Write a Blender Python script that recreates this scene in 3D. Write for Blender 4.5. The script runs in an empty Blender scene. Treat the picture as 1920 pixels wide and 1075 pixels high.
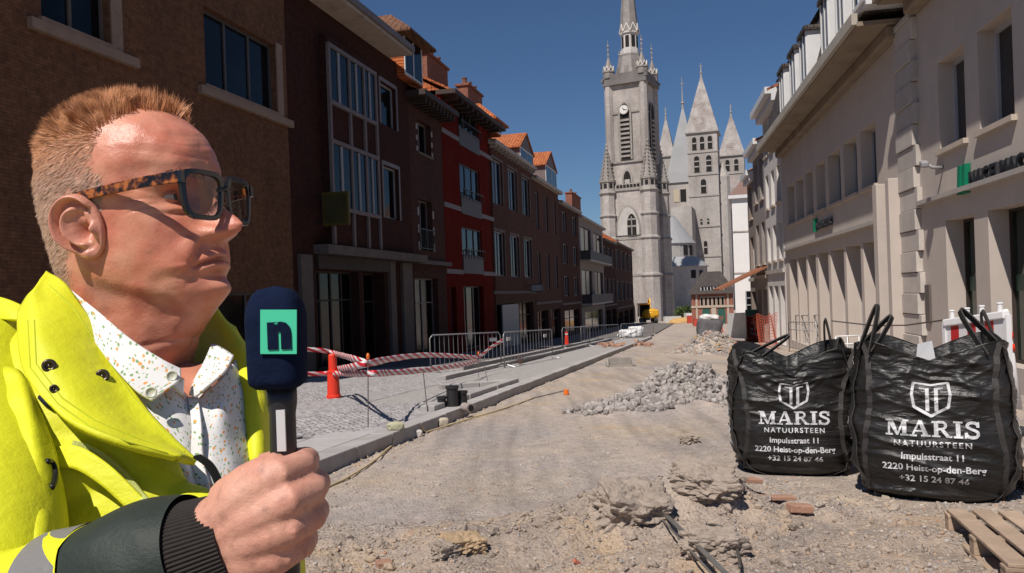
import bpy, bmesh, math, random
import numpy as np
from mathutils import Vector, Matrix, noise as mnoise
random.seed(7)
np.random.seed(7)
rad = math.radians
SC = bpy.context.scene
COL = SC.collection

# ------------------------------------------------------------------ camera, sky, sun, exposure
FPX = 1450.0            # focal length in pixels of the 1920 wide picture
PCX, PCY = 960.0, 553.5 # principal point
ROLL = rad(2.0)
HC = 1.40               # camera height
SLOPE = 57.0 / FPX      # the street falls away from the camera
cam_d = bpy.data.cameras.new("camera")
cam = bpy.data.objects.new("camera", cam_d)
COL.objects.link(cam)
cam_d.sensor_width = 36.0
cam_d.lens = FPX / 1920.0 * 36.0
cam_d.shift_y = (PCY - 537.5) / 1920.0
cam_d.clip_start = 0.05
cam_d.clip_end = 3000
cam.location = (0, 0, HC)
cam.rotation_euler = (Matrix.Rotation(rad(90), 4, 'X') @ Matrix.Rotation(-ROLL, 4, 'Z')).to_euler()
SC.camera = cam

SUN_AZ, SUN_EL = rad(31), rad(54)     # sun behind the camera, to its left
world = bpy.data.worlds.new("World")
SC.world = world
world.use_nodes = True
wn = world.node_tree.nodes
bg = wn["Background"]
sky = wn.new("ShaderNodeTexSky")
sky.sky_type = 'NISHITA'
sky.sun_disc = False
sky.sun_elevation = SUN_EL
sky.sun_rotation = math.pi + SUN_AZ
sky.altitude = 0
sky.air_density = 1.0
sky.dust_density = 0.0
sky.ozone_density = 10.0
world.node_tree.links.new(sky.outputs[0], bg.inputs[0])
bg.inputs[1].default_value = 0.061
sl = bpy.data.lights.new("sun", 'SUN')
sl.energy = 4.9
sl.angle = rad(0.5)
sl.color = (1.0, 0.94, 0.86)
sun = bpy.data.objects.new("sun", sl)
COL.objects.link(sun)
SDIR = Vector((-math.sin(SUN_AZ) * math.cos(SUN_EL), -math.cos(SUN_AZ) * math.cos(SUN_EL), math.sin(SUN_EL)))
sun.rotation_euler = SDIR.to_track_quat('Z', 'Y').to_euler()
sun.location = (-10, -15, 30)
vs = SC.view_settings
vs.view_transform = 'Standard'
vs.look = 'None'
vs.exposure = 0.0
vs.gamma = 1.0
vs.use_curve_mapping = False
SC.cycles.use_denoising = True
SC.cycles.max_bounces = 7
SC.cycles.diffuse_bounces = 2
SC.cycles.glossy_bounces = 3
SC.cycles.transparent_max_bounces = 12
SC.cycles.caustics_reflective = False
SC.cycles.caustics_refractive = False

# ------------------------------------------------------------------ where things stand
CR, SR = math.cos(ROLL), math.sin(ROLL)
def duv(px, py):
    a, b = px - PCX, py - PCY
    return (a * CR - b * SR) / FPX, (a * SR + b * CR) / FPX
def at(px, py, Y):
    u, v = duv(px, py)
    return Vector((u * Y, Y, HC - v * Y))
YK, SLOPE2 = 60.0, .0266      # the fall eases towards the belfry
def gz(Y):
    if Y <= YK:
        return -SLOPE * Y
    return -SLOPE * YK - SLOPE2 * (min(Y, 165.0) - YK)
def G(px, py, h=0.0):
    """point of the sloping street (raised by h)"""
    u, v = duv(px, py)
    Y = (HC - h) / (v - SLOPE) if v > SLOPE + 1e-5 else 1e9
    if Y > YK:
        Y = min((HC - h + (SLOPE - SLOPE2) * YK) / max(v - SLOPE2, 1e-4), 165.0)
    return Vector((u * Y, Y, gz(Y) + h))

# ------------------------------------------------------------------ mesh helpers
class MB:
    def __init__(s):
        s.v, s.f, s.m = [], [], []
        s.mi = 0
    def face(s, pts):
        i = len(s.v)
        s.v += [tuple(p) for p in pts]
        s.f.append(tuple(range(i, i + len(pts))))
        s.m.append(s.mi)
    def raw(s, vs_, fs):
        i = len(s.v)
        s.v += [tuple(p) for p in vs_]
        for f in fs:
            s.f.append(tuple(i + k for k in f))
            s.m.append(s.mi)
    def hexa(s, p):
        s.raw(p, [(0, 3, 2, 1), (4, 5, 6, 7), (0, 1, 5, 4), (1, 2, 6, 5), (2, 3, 7, 6), (3, 0, 4, 7)])
    def box(s, c, d, rz=0.0, R=None):
        x, y, z = d[0] / 2, d[1] / 2, d[2] / 2
        P = [Vector(q) for q in ((-x, -y, -z), (x, -y, -z), (x, y, -z), (-x, y, -z), (-x, -y, z), (x, -y, z), (x, y, z), (-x, y, z))]
        if R is None:
            R = Matrix.Rotation(rz, 3, 'Z')
        c = Vector(c)
        s.hexa([c + R @ q for q in P])
    def beam(s, a, b, w, h, up=(0, 0, 1)):
        a, b = Vector(a), Vector(b)
        d = (b - a).normalized()
        x = d.cross(Vector(up))
        if x.length < 1e-4:
            x = d.cross(Vector((1, 0, 0)))
        x.normalize()
        y = x.cross(d)
        q = [(-1, -1), (1, -1), (1, 1), (-1, 1)]
        s.hexa([a + x * (i * w / 2) + y * (j * h / 2) for i, j in q] + [b + x * (i * w / 2) + y * (j * h / 2) for i, j in q])
    def tube(s, pts, r, n=8, cap=True, squash=1.0):
        pts = [Vector(p) for p in pts]
        if not isinstance(r, (list, tuple)):
            r = [r] * len(pts)
        t0 = (pts[1] - pts[0]).normalized()
        up = Vector((0, 0, 1)) if abs(t0.z) < .9 else Vector((1, 0, 0))
        x = t0.cross(up).normalized()
        vs_, fs = [], []
        for k, p in enumerate(pts):
            t = (pts[min(k + 1, len(pts) - 1)] - pts[max(k - 1, 0)]).normalized()
            x = (x - t * x.dot(t)).normalized()
            y = t.cross(x)
            for j in range(n):
                a = 2 * math.pi * j / n
                vs_.append(p + x * (math.cos(a) * r[k]) + y * (math.sin(a) * r[k] * squash))
        for k in range(len(pts) - 1):
            for j in range(n):
                fs.append((k * n + j, k * n + (j + 1) % n, (k + 1) * n + (j + 1) % n, (k + 1) * n + j))
        if cap:
            fs.append(tuple(range(n))[::-1])
            fs.append(tuple((len(pts) - 1) * n + j for j in range(n)))
        s.raw(vs_, fs)
    def lathe(s, c, prof, n=16, ang0=0.0, rz=None):
        """prof: list of (r, z)"""
        c = Vector(c)
        vs_, fs = [], []
        for r, z in prof:
            for j in range(n):
                a = ang0 + 2 * math.pi * j / n
                vs_.append(c + Vector((math.cos(a) * r, math.sin(a) * r, z)))
        for k in range(len(prof) - 1):
            for j in range(n):
                fs.append((k * n + j, k * n + (j + 1) % n, (k + 1) * n + (j + 1) % n, (k + 1) * n + j))
        fs.append(tuple(range(n))[::-1])
        fs.append(tuple((len(prof) - 1) * n + j for j in range(n)))
        s.raw(vs_, fs)
    def prism(s, poly, vec):
        poly = [Vector(p) for p in poly]
        vec = Vector(vec)
        n = len(poly)
        s.raw(poly + [p + vec for p in poly], [tuple(range(n))[::-1], tuple(range(n, 2 * n))] + [(i, (i + 1) % n, n + (i + 1) % n, n + i) for i in range(n)])
    def grid(s, P):
        """P[i][j] points"""
        n, m = len(P), len(P[0])
        s.raw([p for row in P for p in row], [(i * m + j, i * m + j + 1, (i + 1) * m + j + 1, (i + 1) * m + j) for i in range(n - 1) for j in range(m - 1)])
    def build(s, name, mat, parent=None, smooth=False, bevel=0, fix=True, uv=True):
        me = bpy.data.meshes.new(name)
        me.from_pydata(s.v, [], s.f)
        mats = mat if isinstance(mat, (list, tuple)) else [mat]
        for m_ in mats:
            me.materials.append(m_)
        if len(mats) > 1:
            me.polygons.foreach_set('material_index', s.m)
        if fix:
            bm = bmesh.new(); bm.from_mesh(me)
            bmesh.ops.recalc_face_normals(bm, faces=bm.faces)
            bm.to_mesh(me); bm.free()
        if uv:
            auto_uv(me)
        if smooth:
            me.polygons.foreach_set('use_smooth', [True] * len(me.polygons))
        o = bpy.data.objects.new(name, me)
        COL.objects.link(o)
        if parent is not None:
            put_under(o, parent)
        if bevel:
            b = o.modifiers.new('bevel', 'BEVEL')
            b.width = bevel; b.segments = 2; b.limit_method = 'ANGLE'
        return o

def auto_uv(me):
    n = len(me.polygons)
    if n == 0:
        return
    lay = me.uv_layers.new(name='UVMap')
    nl = len(me.loops)
    co = np.empty(len(me.vertices) * 3, np.float32); me.vertices.foreach_get('co', co); co = co.reshape(-1, 3)
    vi = np.empty(nl, np.int32); me.loops.foreach_get('vertex_index', vi)
    no = np.empty(n * 3, np.float32); me.polygons.foreach_get('normal', no); no = no.reshape(-1, 3)
    tot = np.empty(n, np.int32); me.polygons.foreach_get('loop_total', tot)
    pid = np.repeat(np.arange(n), tot)
    N = no[pid]
    P = co[vi]
    hor = np.abs(N[:, 2]) > .93
    T = np.stack([-N[:, 1], N[:, 0], np.zeros(len(N))], 1)
    L = np.linalg.norm(T, axis=1, keepdims=True); L[L < 1e-6] = 1
    T = T / L
    B = np.cross(N, T)
    u = np.where(hor, P[:, 0], (P * T).sum(1))
    v = np.where(hor, P[:, 1], (P * B).sum(1))
    lay.data.foreach_set('uv', np.stack([u, v], 1).astype(np.float32).ravel())

def wmat(o):
    m = Matrix.Translation(o.location) @ o.rotation_euler.to_matrix().to_4x4() @ Matrix.Diagonal((*o.scale, 1))
    if o.parent:
        m = wmat(o.parent) @ o.matrix_parent_inverse @ m
    return m
def put_under(o, parent):
    o.parent = parent
    o.matrix_parent_inverse = wmat(parent).inverted()
def tag(o, label, cat, group=None):
    o['label'] = label; o['category'] = cat
    if group:
        o['group'] = group
    return o
def thing(name, label, cat, loc=(0, 0, 0), group=None, rz=0.0):
    o = bpy.data.objects.new(name, None)
    o.empty_display_size = .2
    COL.objects.link(o)
    o.location = loc
    o.rotation_euler = (0, 0, rz)
    return tag(o, label, cat, group)
def struct(o, kind='structure'):
    o['kind'] = kind
    return o
def copy_tree(o, parent=None):
    c = o.copy()
    COL.objects.link(c)
    if parent is not None:
        c.parent = parent
    for ch in o.children:
        copy_tree(ch, c)
    return c

# ------------------------------------------------------------------ materials
MATS = {}
def new_mat(name):
    m = bpy.data.materials.new(name)
    m.use_nodes = True
    return m, m.node_tree.nodes, m.node_tree.links, m.node_tree.nodes['Principled BSDF']
def mulc(c, k):
    return (min(c[0] * k, 1), min(c[1] * k, 1), min(c[2] * k, 1), 1)
def ramp(nd, stops):
    r = nd.new('ShaderNodeValToRGB')
    e = r.color_ramp.elements
    while len(e) < len(stops):
        e.new(0.5)
    for k, (p, c) in enumerate(stops):
        e[k].position = p
        e[k].color = c if len(c) == 4 else (*c, 1)
    return r
def pos_noise(nd, lk, scale, detail=4, rough=.6, obj=False):
    t = nd.new('ShaderNodeTexNoise')
    t.inputs['Scale'].default_value = scale
    t.inputs['Detail'].default_value = detail
    t.inputs['Roughness'].default_value = rough
    if obj:
        tc = nd.new('ShaderNodeTexCoord'); lk.new(tc.outputs['Object'], t.inputs['Vector'])
    else:
        g = nd.new('ShaderNodeNewGeometry'); lk.new(g.outputs['Position'], t.inputs['Vector'])
    return t
def mat(name, col, rough=.8, var=.18, scale=3.0, bump=0.0, bscale=30.0, metal=0.0, spec=.4, rnd=0.0, obj=False, dirt=None):
    if name in MATS:
        return MATS[name]
    m, nd, lk, b = new_mat(name)
    b.inputs['Roughness'].default_value = rough
    b.inputs['Metallic'].default_value = metal
    b.inputs['Specular IOR Level'].default_value = spec
    t = pos_noise(nd, lk, scale, 6, .65, obj)
    r = ramp(nd, [(.28, mulc(col, 1 - var)), (.5, mulc(col, 1)), (.74, mulc(col, 1 + var))])
    lk.new(t.outputs[0], r.inputs[0])
    out = r.outputs[0]
    if dirt:
        t2 = pos_noise(nd, lk, dirt[1], 5, .7, obj)
        r2 = ramp(nd, [(.48, (0, 0, 0)), (.66, (1, 1, 1))])
        lk.new(t2.outputs[0], r2.inputs[0])
        mx = nd.new('ShaderNodeMixRGB'); mx.blend_type = 'MIX'
        ml = nd.new('ShaderNodeMath'); ml.operation = 'MULTIPLY'; ml.inputs[1].default_value = dirt[2]
        lk.new(r2.outputs[0], ml.inputs[0]); lk.new(ml.outputs[0], mx.inputs[0])
        lk.new(out, mx.inputs[1]); mx.inputs[2].default_value = (*dirt[0], 1)
        out = mx.outputs[0]
    if rnd:
        oi = nd.new('ShaderNodeObjectInfo')
        mr = nd.new('ShaderNodeMapRange'); mr.inputs['To Min'].default_value = 1 - rnd; mr.inputs['To Max'].default_value = 1 + rnd
        lk.new(oi.outputs['Random'], mr.inputs[0])
        mx = nd.new('ShaderNodeMixRGB'); mx.blend_type = 'MULTIPLY'; mx.inputs[0].default_value = 1
        lk.new(out, mx.inputs[1]); lk.new(mr.outputs[0], mx.inputs[2]); out = mx.outputs[0]
    lk.new(out, b.inputs['Base Color'])
    if bump:
        t3 = pos_noise(nd, lk, bscale, 6, .65, obj)
        bp = nd.new('ShaderNodeBump'); bp.inputs['Strength'].default_value = min(1, bump * 1.0); bp.inputs['Distance'].default_value = .02 * bump
        lk.new(t3.outputs[0], bp.inputs['Height']); lk.new(bp.outputs[0], b.inputs['Normal'])
    MATS[name] = m
    return m
def brick_mat(name, c1, c2, mort, bw=.22, bh=.072, ms=.009, rough=.85, bump=.5, stain=.35, off=.5, var=.5, stain_col=(.03, .025, .022), sscale=.7):
    if name in MATS:
        return MATS[name]
    m, nd, lk, b = new_mat(name)
    b.inputs['Roughness'].default_value = rough
    b.inputs['Specular IOR Level'].default_value = .06
    uv = nd.new('ShaderNodeUVMap')
    t = nd.new('ShaderNodeTexBrick')
    t.offset = off
    t.inputs['Scale'].default_value = 1
    t.inputs['Brick Width'].default_value = bw
    t.inputs['Row Height'].default_value = bh
    t.inputs['Mortar Size'].default_value = ms
    t.inputs['Mortar Smooth'].default_value = .3
    t.inputs['Color1'].default_value = (*c1, 1)
    t.inputs['Color2'].default_value = (*c2, 1)
    t.inputs['Mortar'].default_value = (*mort, 1)
    lk.new(uv.outputs[0], t.inputs['Vector'])
    n1 = pos_noise(nd, lk, sscale, 6, .7)
    mp = nd.new('ShaderNodeMapping'); mp.inputs['Scale'].default_value = (1, 1, .35)
    g = nd.new('ShaderNodeNewGeometry'); lk.new(g.outputs['Position'], mp.inputs['Vector']); lk.new(mp.outputs[0], n1.inputs['Vector'])
    r1 = ramp(nd, [(.38, (0, 0, 0)), (.72, (1, 1, 1))]); lk.new(n1.outputs[0], r1.inputs[0])
    ml = nd.new('ShaderNodeMath'); ml.operation = 'MULTIPLY'; ml.inputs[1].default_value = stain; lk.new(r1.outputs[0], ml.inputs[0])
    n2 = pos_noise(nd, lk, 6, 4, .6)
    r2 = ramp(nd, [(.3, (1 - var * .5,) * 3), (.7, (1 + var * .5,) * 3)]); lk.new(n2.outputs[0], r2.inputs[0])
    mm = nd.new('ShaderNodeMixRGB'); mm.blend_type = 'MULTIPLY'; mm.inputs[0].default_value = 1
    lk.new(t.outputs['Color'], mm.inputs[1]); lk.new(r2.outputs[0], mm.inputs[2])
    mx = nd.new('ShaderNodeMixRGB'); lk.new(ml.outputs[0], mx.inputs[0]); lk.new(mm.outputs[0], mx.inputs[1]); mx.inputs[2].default_value = (*stain_col, 1)
    lk.new(mx.outputs[0], b.inputs['Base Color'])
    bp = nd.new('ShaderNodeBump'); bp.inputs['Strength'].default_value = bump; bp.inputs['Distance'].default_value = .012; bp.invert = True
    lk.new(t.outputs['Fac'], bp.inputs['Height']); lk.new(bp.outputs[0], b.inputs['Normal'])
    MATS[name] = m
    return m
def glass_mat(name, col=(.01, .012, .015), rough=.05, spec=.6):
    if name in MATS:
        return MATS[name]
    m, nd, lk, b = new_mat(name)
    t = pos_noise(nd, lk, 1.3, 3)
    r = ramp(nd, [(.35, mulc(col, .6)), (.7, mulc(col, 1.8))]); lk.new(t.outputs[0], r.inputs[0]); lk.new(r.outputs[0], b.inputs['Base Color'])
    b.inputs['Roughness'].default_value = rough
    b.inputs['Specular IOR Level'].default_value = spec
    t2 = pos_noise(nd, lk, 2.2, 2)
    bp = nd.new('ShaderNodeBump'); bp.inputs['Strength'].default_value = .04; bp.inputs['Distance'].default_value = .05
    lk.new(t2.outputs[0], bp.inputs['Height']); lk.new(bp.outputs[0], b.inputs['Normal'])
    MATS[name] = m
    return m
def smoothstep(a, b, x):
    t = min(1, max(0, (x - a) / (b - a)))
    return t * t * (3 - 2 * t)
def nz(x, y, z=0.0, s=1.0):
    return mnoise.noise(Vector((x * s, y * s, z * s)))
def fbm(x, y, s=1.0, o=4, z=0.0):
    a, t, k = 1.0, 0.0, s
    for _ in range(o):
        t += a * mnoise.noise(Vector((x * k, y * k, z + 3.7 * k)))
        a *= .5; k *= 2.07
    return t
GLASS = glass_mat('window_glass', (.006, .007, .009), .06, .22)
GLASS_DK = glass_mat('shop_glass', (.004, .004, .005), .10, .2)
WHITE_FRAME = mat('white_frame', (.31, .30, .31), .5, .08, 2, spec=.2)
# ------------------------------------------------------------------ rows of houses
class Facade:
    def __init__(s, X0, k, side):
        s.X0, s.k = X0, k
        L = math.sqrt(1 + k * k)
        s.L = L
        s.d = Vector((k / L, 1 / L, 0))
        s.n = Vector((1 / L, -k / L, 0)) * side
        s.rz = math.atan2(s.d.y, s.d.x)
    def F(s, t, o, z):
        return Vector((s.X0, 0, z)) + s.d * t + s.n * o
    def ray(s, px, py, out=0.0):
        u, v = duv(px, py)
        X0 = s.X0 + s.n.x * out; Yo = s.n.y * out
        # (X0 + k*(Y-Yo)) = uY
        Y = (X0 - s.k * Yo) / (u - s.k)
        return (Y - Yo) * s.L, HC - v * Y
    def tpx(s, px, py=480, out=0.0):
        return s.ray(px, py, out)[0]
    def yz(s, t):
        return gz(t / s.L)
    def box(s, mb, t0, t1, o0, o1, z0, z1):
        mb.hexa([s.F(t0, o0, z0), s.F(t1, o0, z0), s.F(t1, o1, z0), s.F(t0, o1, z0), s.F(t0, o0, z1), s.F(t1, o0, z1), s.F(t1, o1, z1), s.F(t0, o1, z1)])
LF = Facade(-13.17, .254, 1)
RF = Facade(5.86, .183, -1)

def W(fac, pa, pb, **k):
    """window given by two opposite corners in the picture, on that facade"""
    out = k.pop('out', 0.0)
    ta, za = fac.ray(*pa, out); tb, zb = fac.ray(*pb, out)
    d = dict(t0=min(ta, tb), t1=max(ta, tb), z0=min(za, zb), z1=max(za, zb), rd=.18, nx=2, nzv=1, frame=WHITE_FRAME, glass=GLASS, sill=None, surr=None, name='window', fw=.06, flip=False, extra=None)
    d.update(k)
    return d

def wall_mesh(fac, t0, t1, zb, zt, holes, depth=8.0, out=0.0):
    mb = MB()
    ts = sorted({t0, t1, *[h['t0'] for h in holes], *[h['t1'] for h in holes]})
    zs = sorted({zb, zt, *[h['z0'] for h in holes], *[h['z1'] for h in holes]})
    ts = [t for t in ts if t0 - 1e-6 <= t <= t1 + 1e-6]
    zs = [z for z in zs if zb - 1e-6 <= z <= zt + 1e-6]
    for i in range(len(ts) - 1):
        j = 0
        while j < len(zs) - 1:
            tm = (ts[i] + ts[i + 1]) / 2
            def inside(jj):
                zm = (zs[jj] + zs[jj + 1]) / 2
                return any(h['t0'] < tm < h['t1'] and h['z0'] < zm < h['z1'] for h in holes)
            if inside(j):
                j += 1; continue
            j2 = j
            while j2 + 1 < len(zs) - 1 and not inside(j2 + 1):
                j2 += 1
            a, b_ = ts[i], ts[i + 1]
            mb.face([fac.F(a, out, zs[j]), fac.F(b_, out, zs[j]), fac.F(b_, out, zs[j2 + 1]), fac.F(a, out, zs[j2 + 1])])
            j = j2 + 1
    for h in holes:
        a, b_, c, d, r = h['t0'], h['t1'], h['z0'], h['z1'], -h['rd'] - .1
        for q in (((a, c), (a, d)), ((b_, c), (b_, d)), ((a, c), (b_, c)), ((a, d), (b_, d))):
            mb.face([fac.F(q[0][0], out, q[0][1]), fac.F(q[1][0], out, q[1][1]), fac.F(q[1][0], out + r, q[1][1]), fac.F(q[0][0], out + r, q[0][1])])
    # sides, back, top
    for t in (t0, t1):
        mb.face([fac.F(t, out, zb), fac.F(t, -depth, zb), fac.F(t, -depth, zt), fac.F(t, out, zt)])
    mb.face([fac.F(t0, -depth, zb), fac.F(t1, -depth, zb), fac.F(t1, -depth, zt), fac.F(t0, -depth, zt)])
    mb.face([fac.F(t0, out, zt), fac.F(t1, out, zt), fac.F(t1, -depth, zt), fac.F(t0, -depth, zt)])
    return mb

def window_part(fac, root, h, out=0.0):
    a, b_, c, d = h['t0'], h['t1'], h['z0'], h['z1']
    o = out - h['rd']
    fw = h['fw']
    mb = MB()
    fac.box(mb, a + .001, a + fw, o - .05, o + .03, c, d)
    fac.box(mb, b_ - fw, b_ - .001, o - .05, o + .03, c, d)
    fac.box(mb, a + fw, b_ - fw, o - .05, o + .03, c, c + fw)
    fac.box(mb, a + fw, b_ - fw, o - .05, o + .03, d - fw, d)
    for k in range(1, h['nx']):
        t = a + (b_ - a) * k / h['nx']
        fac.box(mb, t - fw * .6, t + fw * .6, o - .045, o + .025, c + fw, d - fw)
    for k in range(1, h['nzv']):
        z = c + (d - c) * (1 - .3 * k if h['nzv'] == 2 else k / h['nzv'])
        fac.box(mb, a + fw, b_ - fw, o - .04, o + .02, z - fw * .4, z + fw * .4)
    w = mb.build(h['name'], h['frame'], root)
    g = MB()
    fac.box(g, a + fw * .5, b_ - fw * .5, o - .06, o - .02, c + fw * .5, d - fw * .5)
    g.build('pane', h['glass'], w)
    if h['sill'] is not None:
        s = MB()
        fac.box(s, a - .08, b_ + .08, out - h['rd'], out + .09, c - .10, c - .004)
        s.build('sill', h['sill'], w)
    if h['surr'] is not None:
        s = MB()
        sw = .14
        fac.box(s, a - sw, a - .002, out - .02, out + .02, c, d + sw)
        fac.box(s, b_ + .002, b_ + sw, out - .02, out + .02, c, d + sw)
        fac.box(s, a - .002, b_ + .002, out - .02, out + .022, d + .002, d + sw + .02)
        s.build('surround', h['surr'], w)
    if h['extra'] == 'rail':
        s = MB()
        fac.box(s, a - .1, b_ + .1, out + .05, out + .09, c + .95, c + 1.0)
        fac.box(s, a - .1, b_ + .1, out + .05, out + .09, c + .06, c + .1)
        n = 9
        for k in range(n + 1):
            t = a - .1 + (b_ - a + .2) * k / n
            fac.box(s, t - .012, t + .012, out + .06, out + .08, c + .1, c + .95)
        s.build('balcony_rail', MATS.get('dark_iron') or mat('dark_iron', (.015, .015, .016), .5, .1), w)
    return w

def house(fac, name, label, t0, t1, zt, wallmat, wins, group=None, depth=8.0, cat='house', zb=None):
    if zb is None:
        zb = fac.yz(t1) - .4
    root = thing(name, label, cat, fac.F((t0 + t1) / 2, 0, zb), group)
    wall_mesh(fac, t0, t1, zb, zt, wins, depth).build('wall', wallmat, root, fix=False)
    for h in wins:
        window_part(fac, root, h)
    return root

def band(fac, root, name, m, t0, t1, z0, z1, o1=.06, o0=-.02, bevel=0):
    mb = MB(); fac.box(mb, t0, t1, o0, o1, z0, z1)
    return mb.build(name, m, root, bevel=bevel)

def gable_roof(fac, root, m, t0, t1, z0, rise=3.2, eave=.35, depth=8.0, th=.12, name='roof'):
    mb = MB()
    half = depth / 2
    def sec(t):
        return [fac.F(t, eave, z0 - .12), fac.F(t, -half, z0 + rise), fac.F(t, -depth - .2, z0 - .1), fac.F(t, -depth - .2, z0 - .1 - th), fac.F(t, -half, z0 + rise - th), fac.F(t, eave, z0 - .12 - th)]
    a = sec(t0); b_ = sec(t1)
    mb.raw(a + b_, [tuple(range(6)), tuple(range(6, 12))[::-1]] + [(i, (i + 1) % 6, 6 + (i + 1) % 6, 6 + i) for i in range(6)])
    # gable end walls
    mb.face([fac.F(t0, -.01, z0 - .05), fac.F(t0, -half, z0 + rise - th), fac.F(t0, -depth, z0 - .05)])
    mb.face([fac.F(t1, -.01, z0 - .05), fac.F(t1, -half, z0 + rise - th), fac.F(t1, -depth, z0 - .05)])
    return mb.build(name, m, root)

def tile_mat(name, c1, c2, bw=.24, bh=.30):
    if name in MATS:
        return MATS[name]
    m = brick_mat(name, c1, c2, mulc(c1, .25)[:3], bw, bh, .018, .75, 1.0, .3, 0.0, .7, (.06, .045, .035), 1.2)
    return m

ORANGE = tile_mat('orange_tiles', (.52, .17, .07), (.42, .125, .05))
BROWNT = tile_mat('brown_tiles', (.23, .115, .07), (.17, .085, .055), .3, .2)
SLATE = brick_mat('slate', (.12, .10, .09), (.075, .065, .06), (.02, .018, .018), .2, .14, .012, .6, .9, .25, .5, .6)
BRICK_BROWN = brick_mat('brown_brick', (.225, .104, .057), (.175, .078, .043), (.125, .077, .05), stain=.3)
BRICK_DARK = brick_mat('dark_brick', (.075, .025, .018), (.055, .019, .014), (.05, .03, .026), stain=.4)
BRICK_DARK2 = brick_mat('dark_brick_two', (.10, .04, .03), (.075, .032, .025), (.07, .048, .04), stain=.35)
BRICK_PINK = brick_mat('pink_brick', (.13, .058, .042), (.10, .045, .034), (.09, .06, .05), stain=.3)
RED_PAINT = mat('red_render', (.115, .0075, .004), .8, .14, 1.2, .25, 60, spec=.03, dirt=((.15, .02, .012), .9, .5))
STONE_DK = mat('dark_stone', (.14, .112, .096), .85, .2, 2.0, .4, 25, dirt=((.10, .08, .07), 1.5, .5))
STONE_LT = mat('light_stone', (.42, .37, .33), .85, .15, 2.0, .3, 25, dirt=((.2, .16, .13), 1.2, .4))
SOFFIT = mat('soffit_paint', (.45, .37, .31), .7, .12, 1.5, .1, 20, dirt=((.25, .19, .15), 1.3, .5))
DARKWOOD = mat('dark_timber', (.045, .03, .025), .7, .25, 3)
GREY_PANEL = mat('grey_panel', (.09, .082, .082), .6, .12, 2)
DORMER_WHITE = mat('dormer_white', (.66, .65, .65), .5, .08, 2)
IRON = mat('dark_iron', (.015, .015, .016), .5, .1)
SILL_BR = mat('brown_sill', (.30, .21, .155), .85, .15, 3, .3, 30)

def tz(fac, px, py, out=0.0):
    return fac.ray(px, py, out)

# ---- brown brick house behind the man
t0 = LF.tpx(-260, 300); t1 = LF.tpx(543, 300)
w1b = dict(t0=LF.tpx(78, 40), t1=LF.tpx(208, 80)); w2b = dict(t0=LF.tpx(386, 150), t1=LF.tpx(520, 200))
zs1 = LF.ray(140, 58)[1]
base_w = W(LF, (80, 30), (200, 70))
def plainwin(t0, t1, z0, z1, **k):
    d = dict(t0=t0, t1=t1, z0=z0, z1=z1, rd=.22, nx=2, nzv=1, frame=WHITE_FRAME, glass=GLASS, sill=None, surr=None, name='window', fw=.07, flip=False, extra=None)
    d.update(k); return d
CURTAIN = mat('grey_curtain', (.16, .16, .19), .9, .3, 6)
wins = [plainwin(w1b['t0'], w1b['t1'], zs1, zs1 + 2.1, sill=SILL_BR, frame=STONE_DK),
        plainwin(w2b['t0'], w2b['t1'], zs1, zs1 + 2.1, sill=SILL_BR, frame=GREY_PANEL, nx=3)]
dz1 = LF.yz(t1)
zl = dz1 + .2
gw = (w2b['t0'] - 1.0)
wins += [plainwin(w2b['t0'] + .1, w2b['t1'] - .1, zl + .9, zl + 2.5, glass=GLASS_DK, frame=GREY_PANEL),
         plainwin(w1b['t0'], w1b['t1'], zl + .9, zl + 2.5, glass=GLASS_DK, frame=GREY_PANEL),
         plainwin(t0 + .6, t0 + 1.8, zs1, zs1 + 2.1, sill=SILL_BR, frame=GREY_PANEL)]
hB = house(LF, 'brick_house', 'brown brick house with tan stone window sills behind the man in yellow', t0, t1 - .02, 12.2, BRICK_BROWN, wins)
for h in wins[:2]:
    band(LF, hB, 'sill_band', SILL_BR, h['t0'] - .35, h['t1'] + .75, zs1 - .32, zs1 - .102, .13)
    band(LF, hB, 'jamb', SILL_BR, h['t1'] + .004, h['t1'] + .34, zs1 - .10, zs1 + 2.2, .035)
gable_roof(LF, hB, BROWNT, t0, t1 - .02, 12.2)

# ---- dark brick house with glazed bay, wide soffit and a tiled dormer
ta = LF.tpx(543, 300); tb = LF.tpx(768, 300)
zA = LF.ray(700, 96)[1] + .2
FR_A = mat('grey_frame', (.20, .17, .17), .6, .1, 2)
winA = [W(LF, (712, 150), (744, 246), nx=1, rd=.2, surr=FR_A, fw=.08), W(LF, (718, 308), (750, 414), nx=1, rd=.2, surr=FR_A, fw=.08)]
zshop = LF.ray(640, 470)[1]
bayt0, bayt1 = LF.tpx(602, 200), LF.tpx(690, 200)
zfl = LF.yz(tb) + .05
winA += [plainwin(LF.tpx(594, 560), LF.tpx(674, 560), zfl + .35, zshop - .75, nx=4, nzv=2, frame=DARKWOOD, glass=GLASS_DK, rd=.35, name='shop_window'),
         plainwin(LF.tpx(681, 560), LF.tpx(722, 560), zfl, zshop - .75, nx=2, nzv=2, frame=DARKWOOD, glass=GLASS_DK, rd=.5, name='shop_door')]
hA = house(LF, 'brick_house', 'dark brick house with a three-light bay, wide pale soffit and orange tiled dormer', ta, tb, zA, BRICK_DARK, winA)
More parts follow.
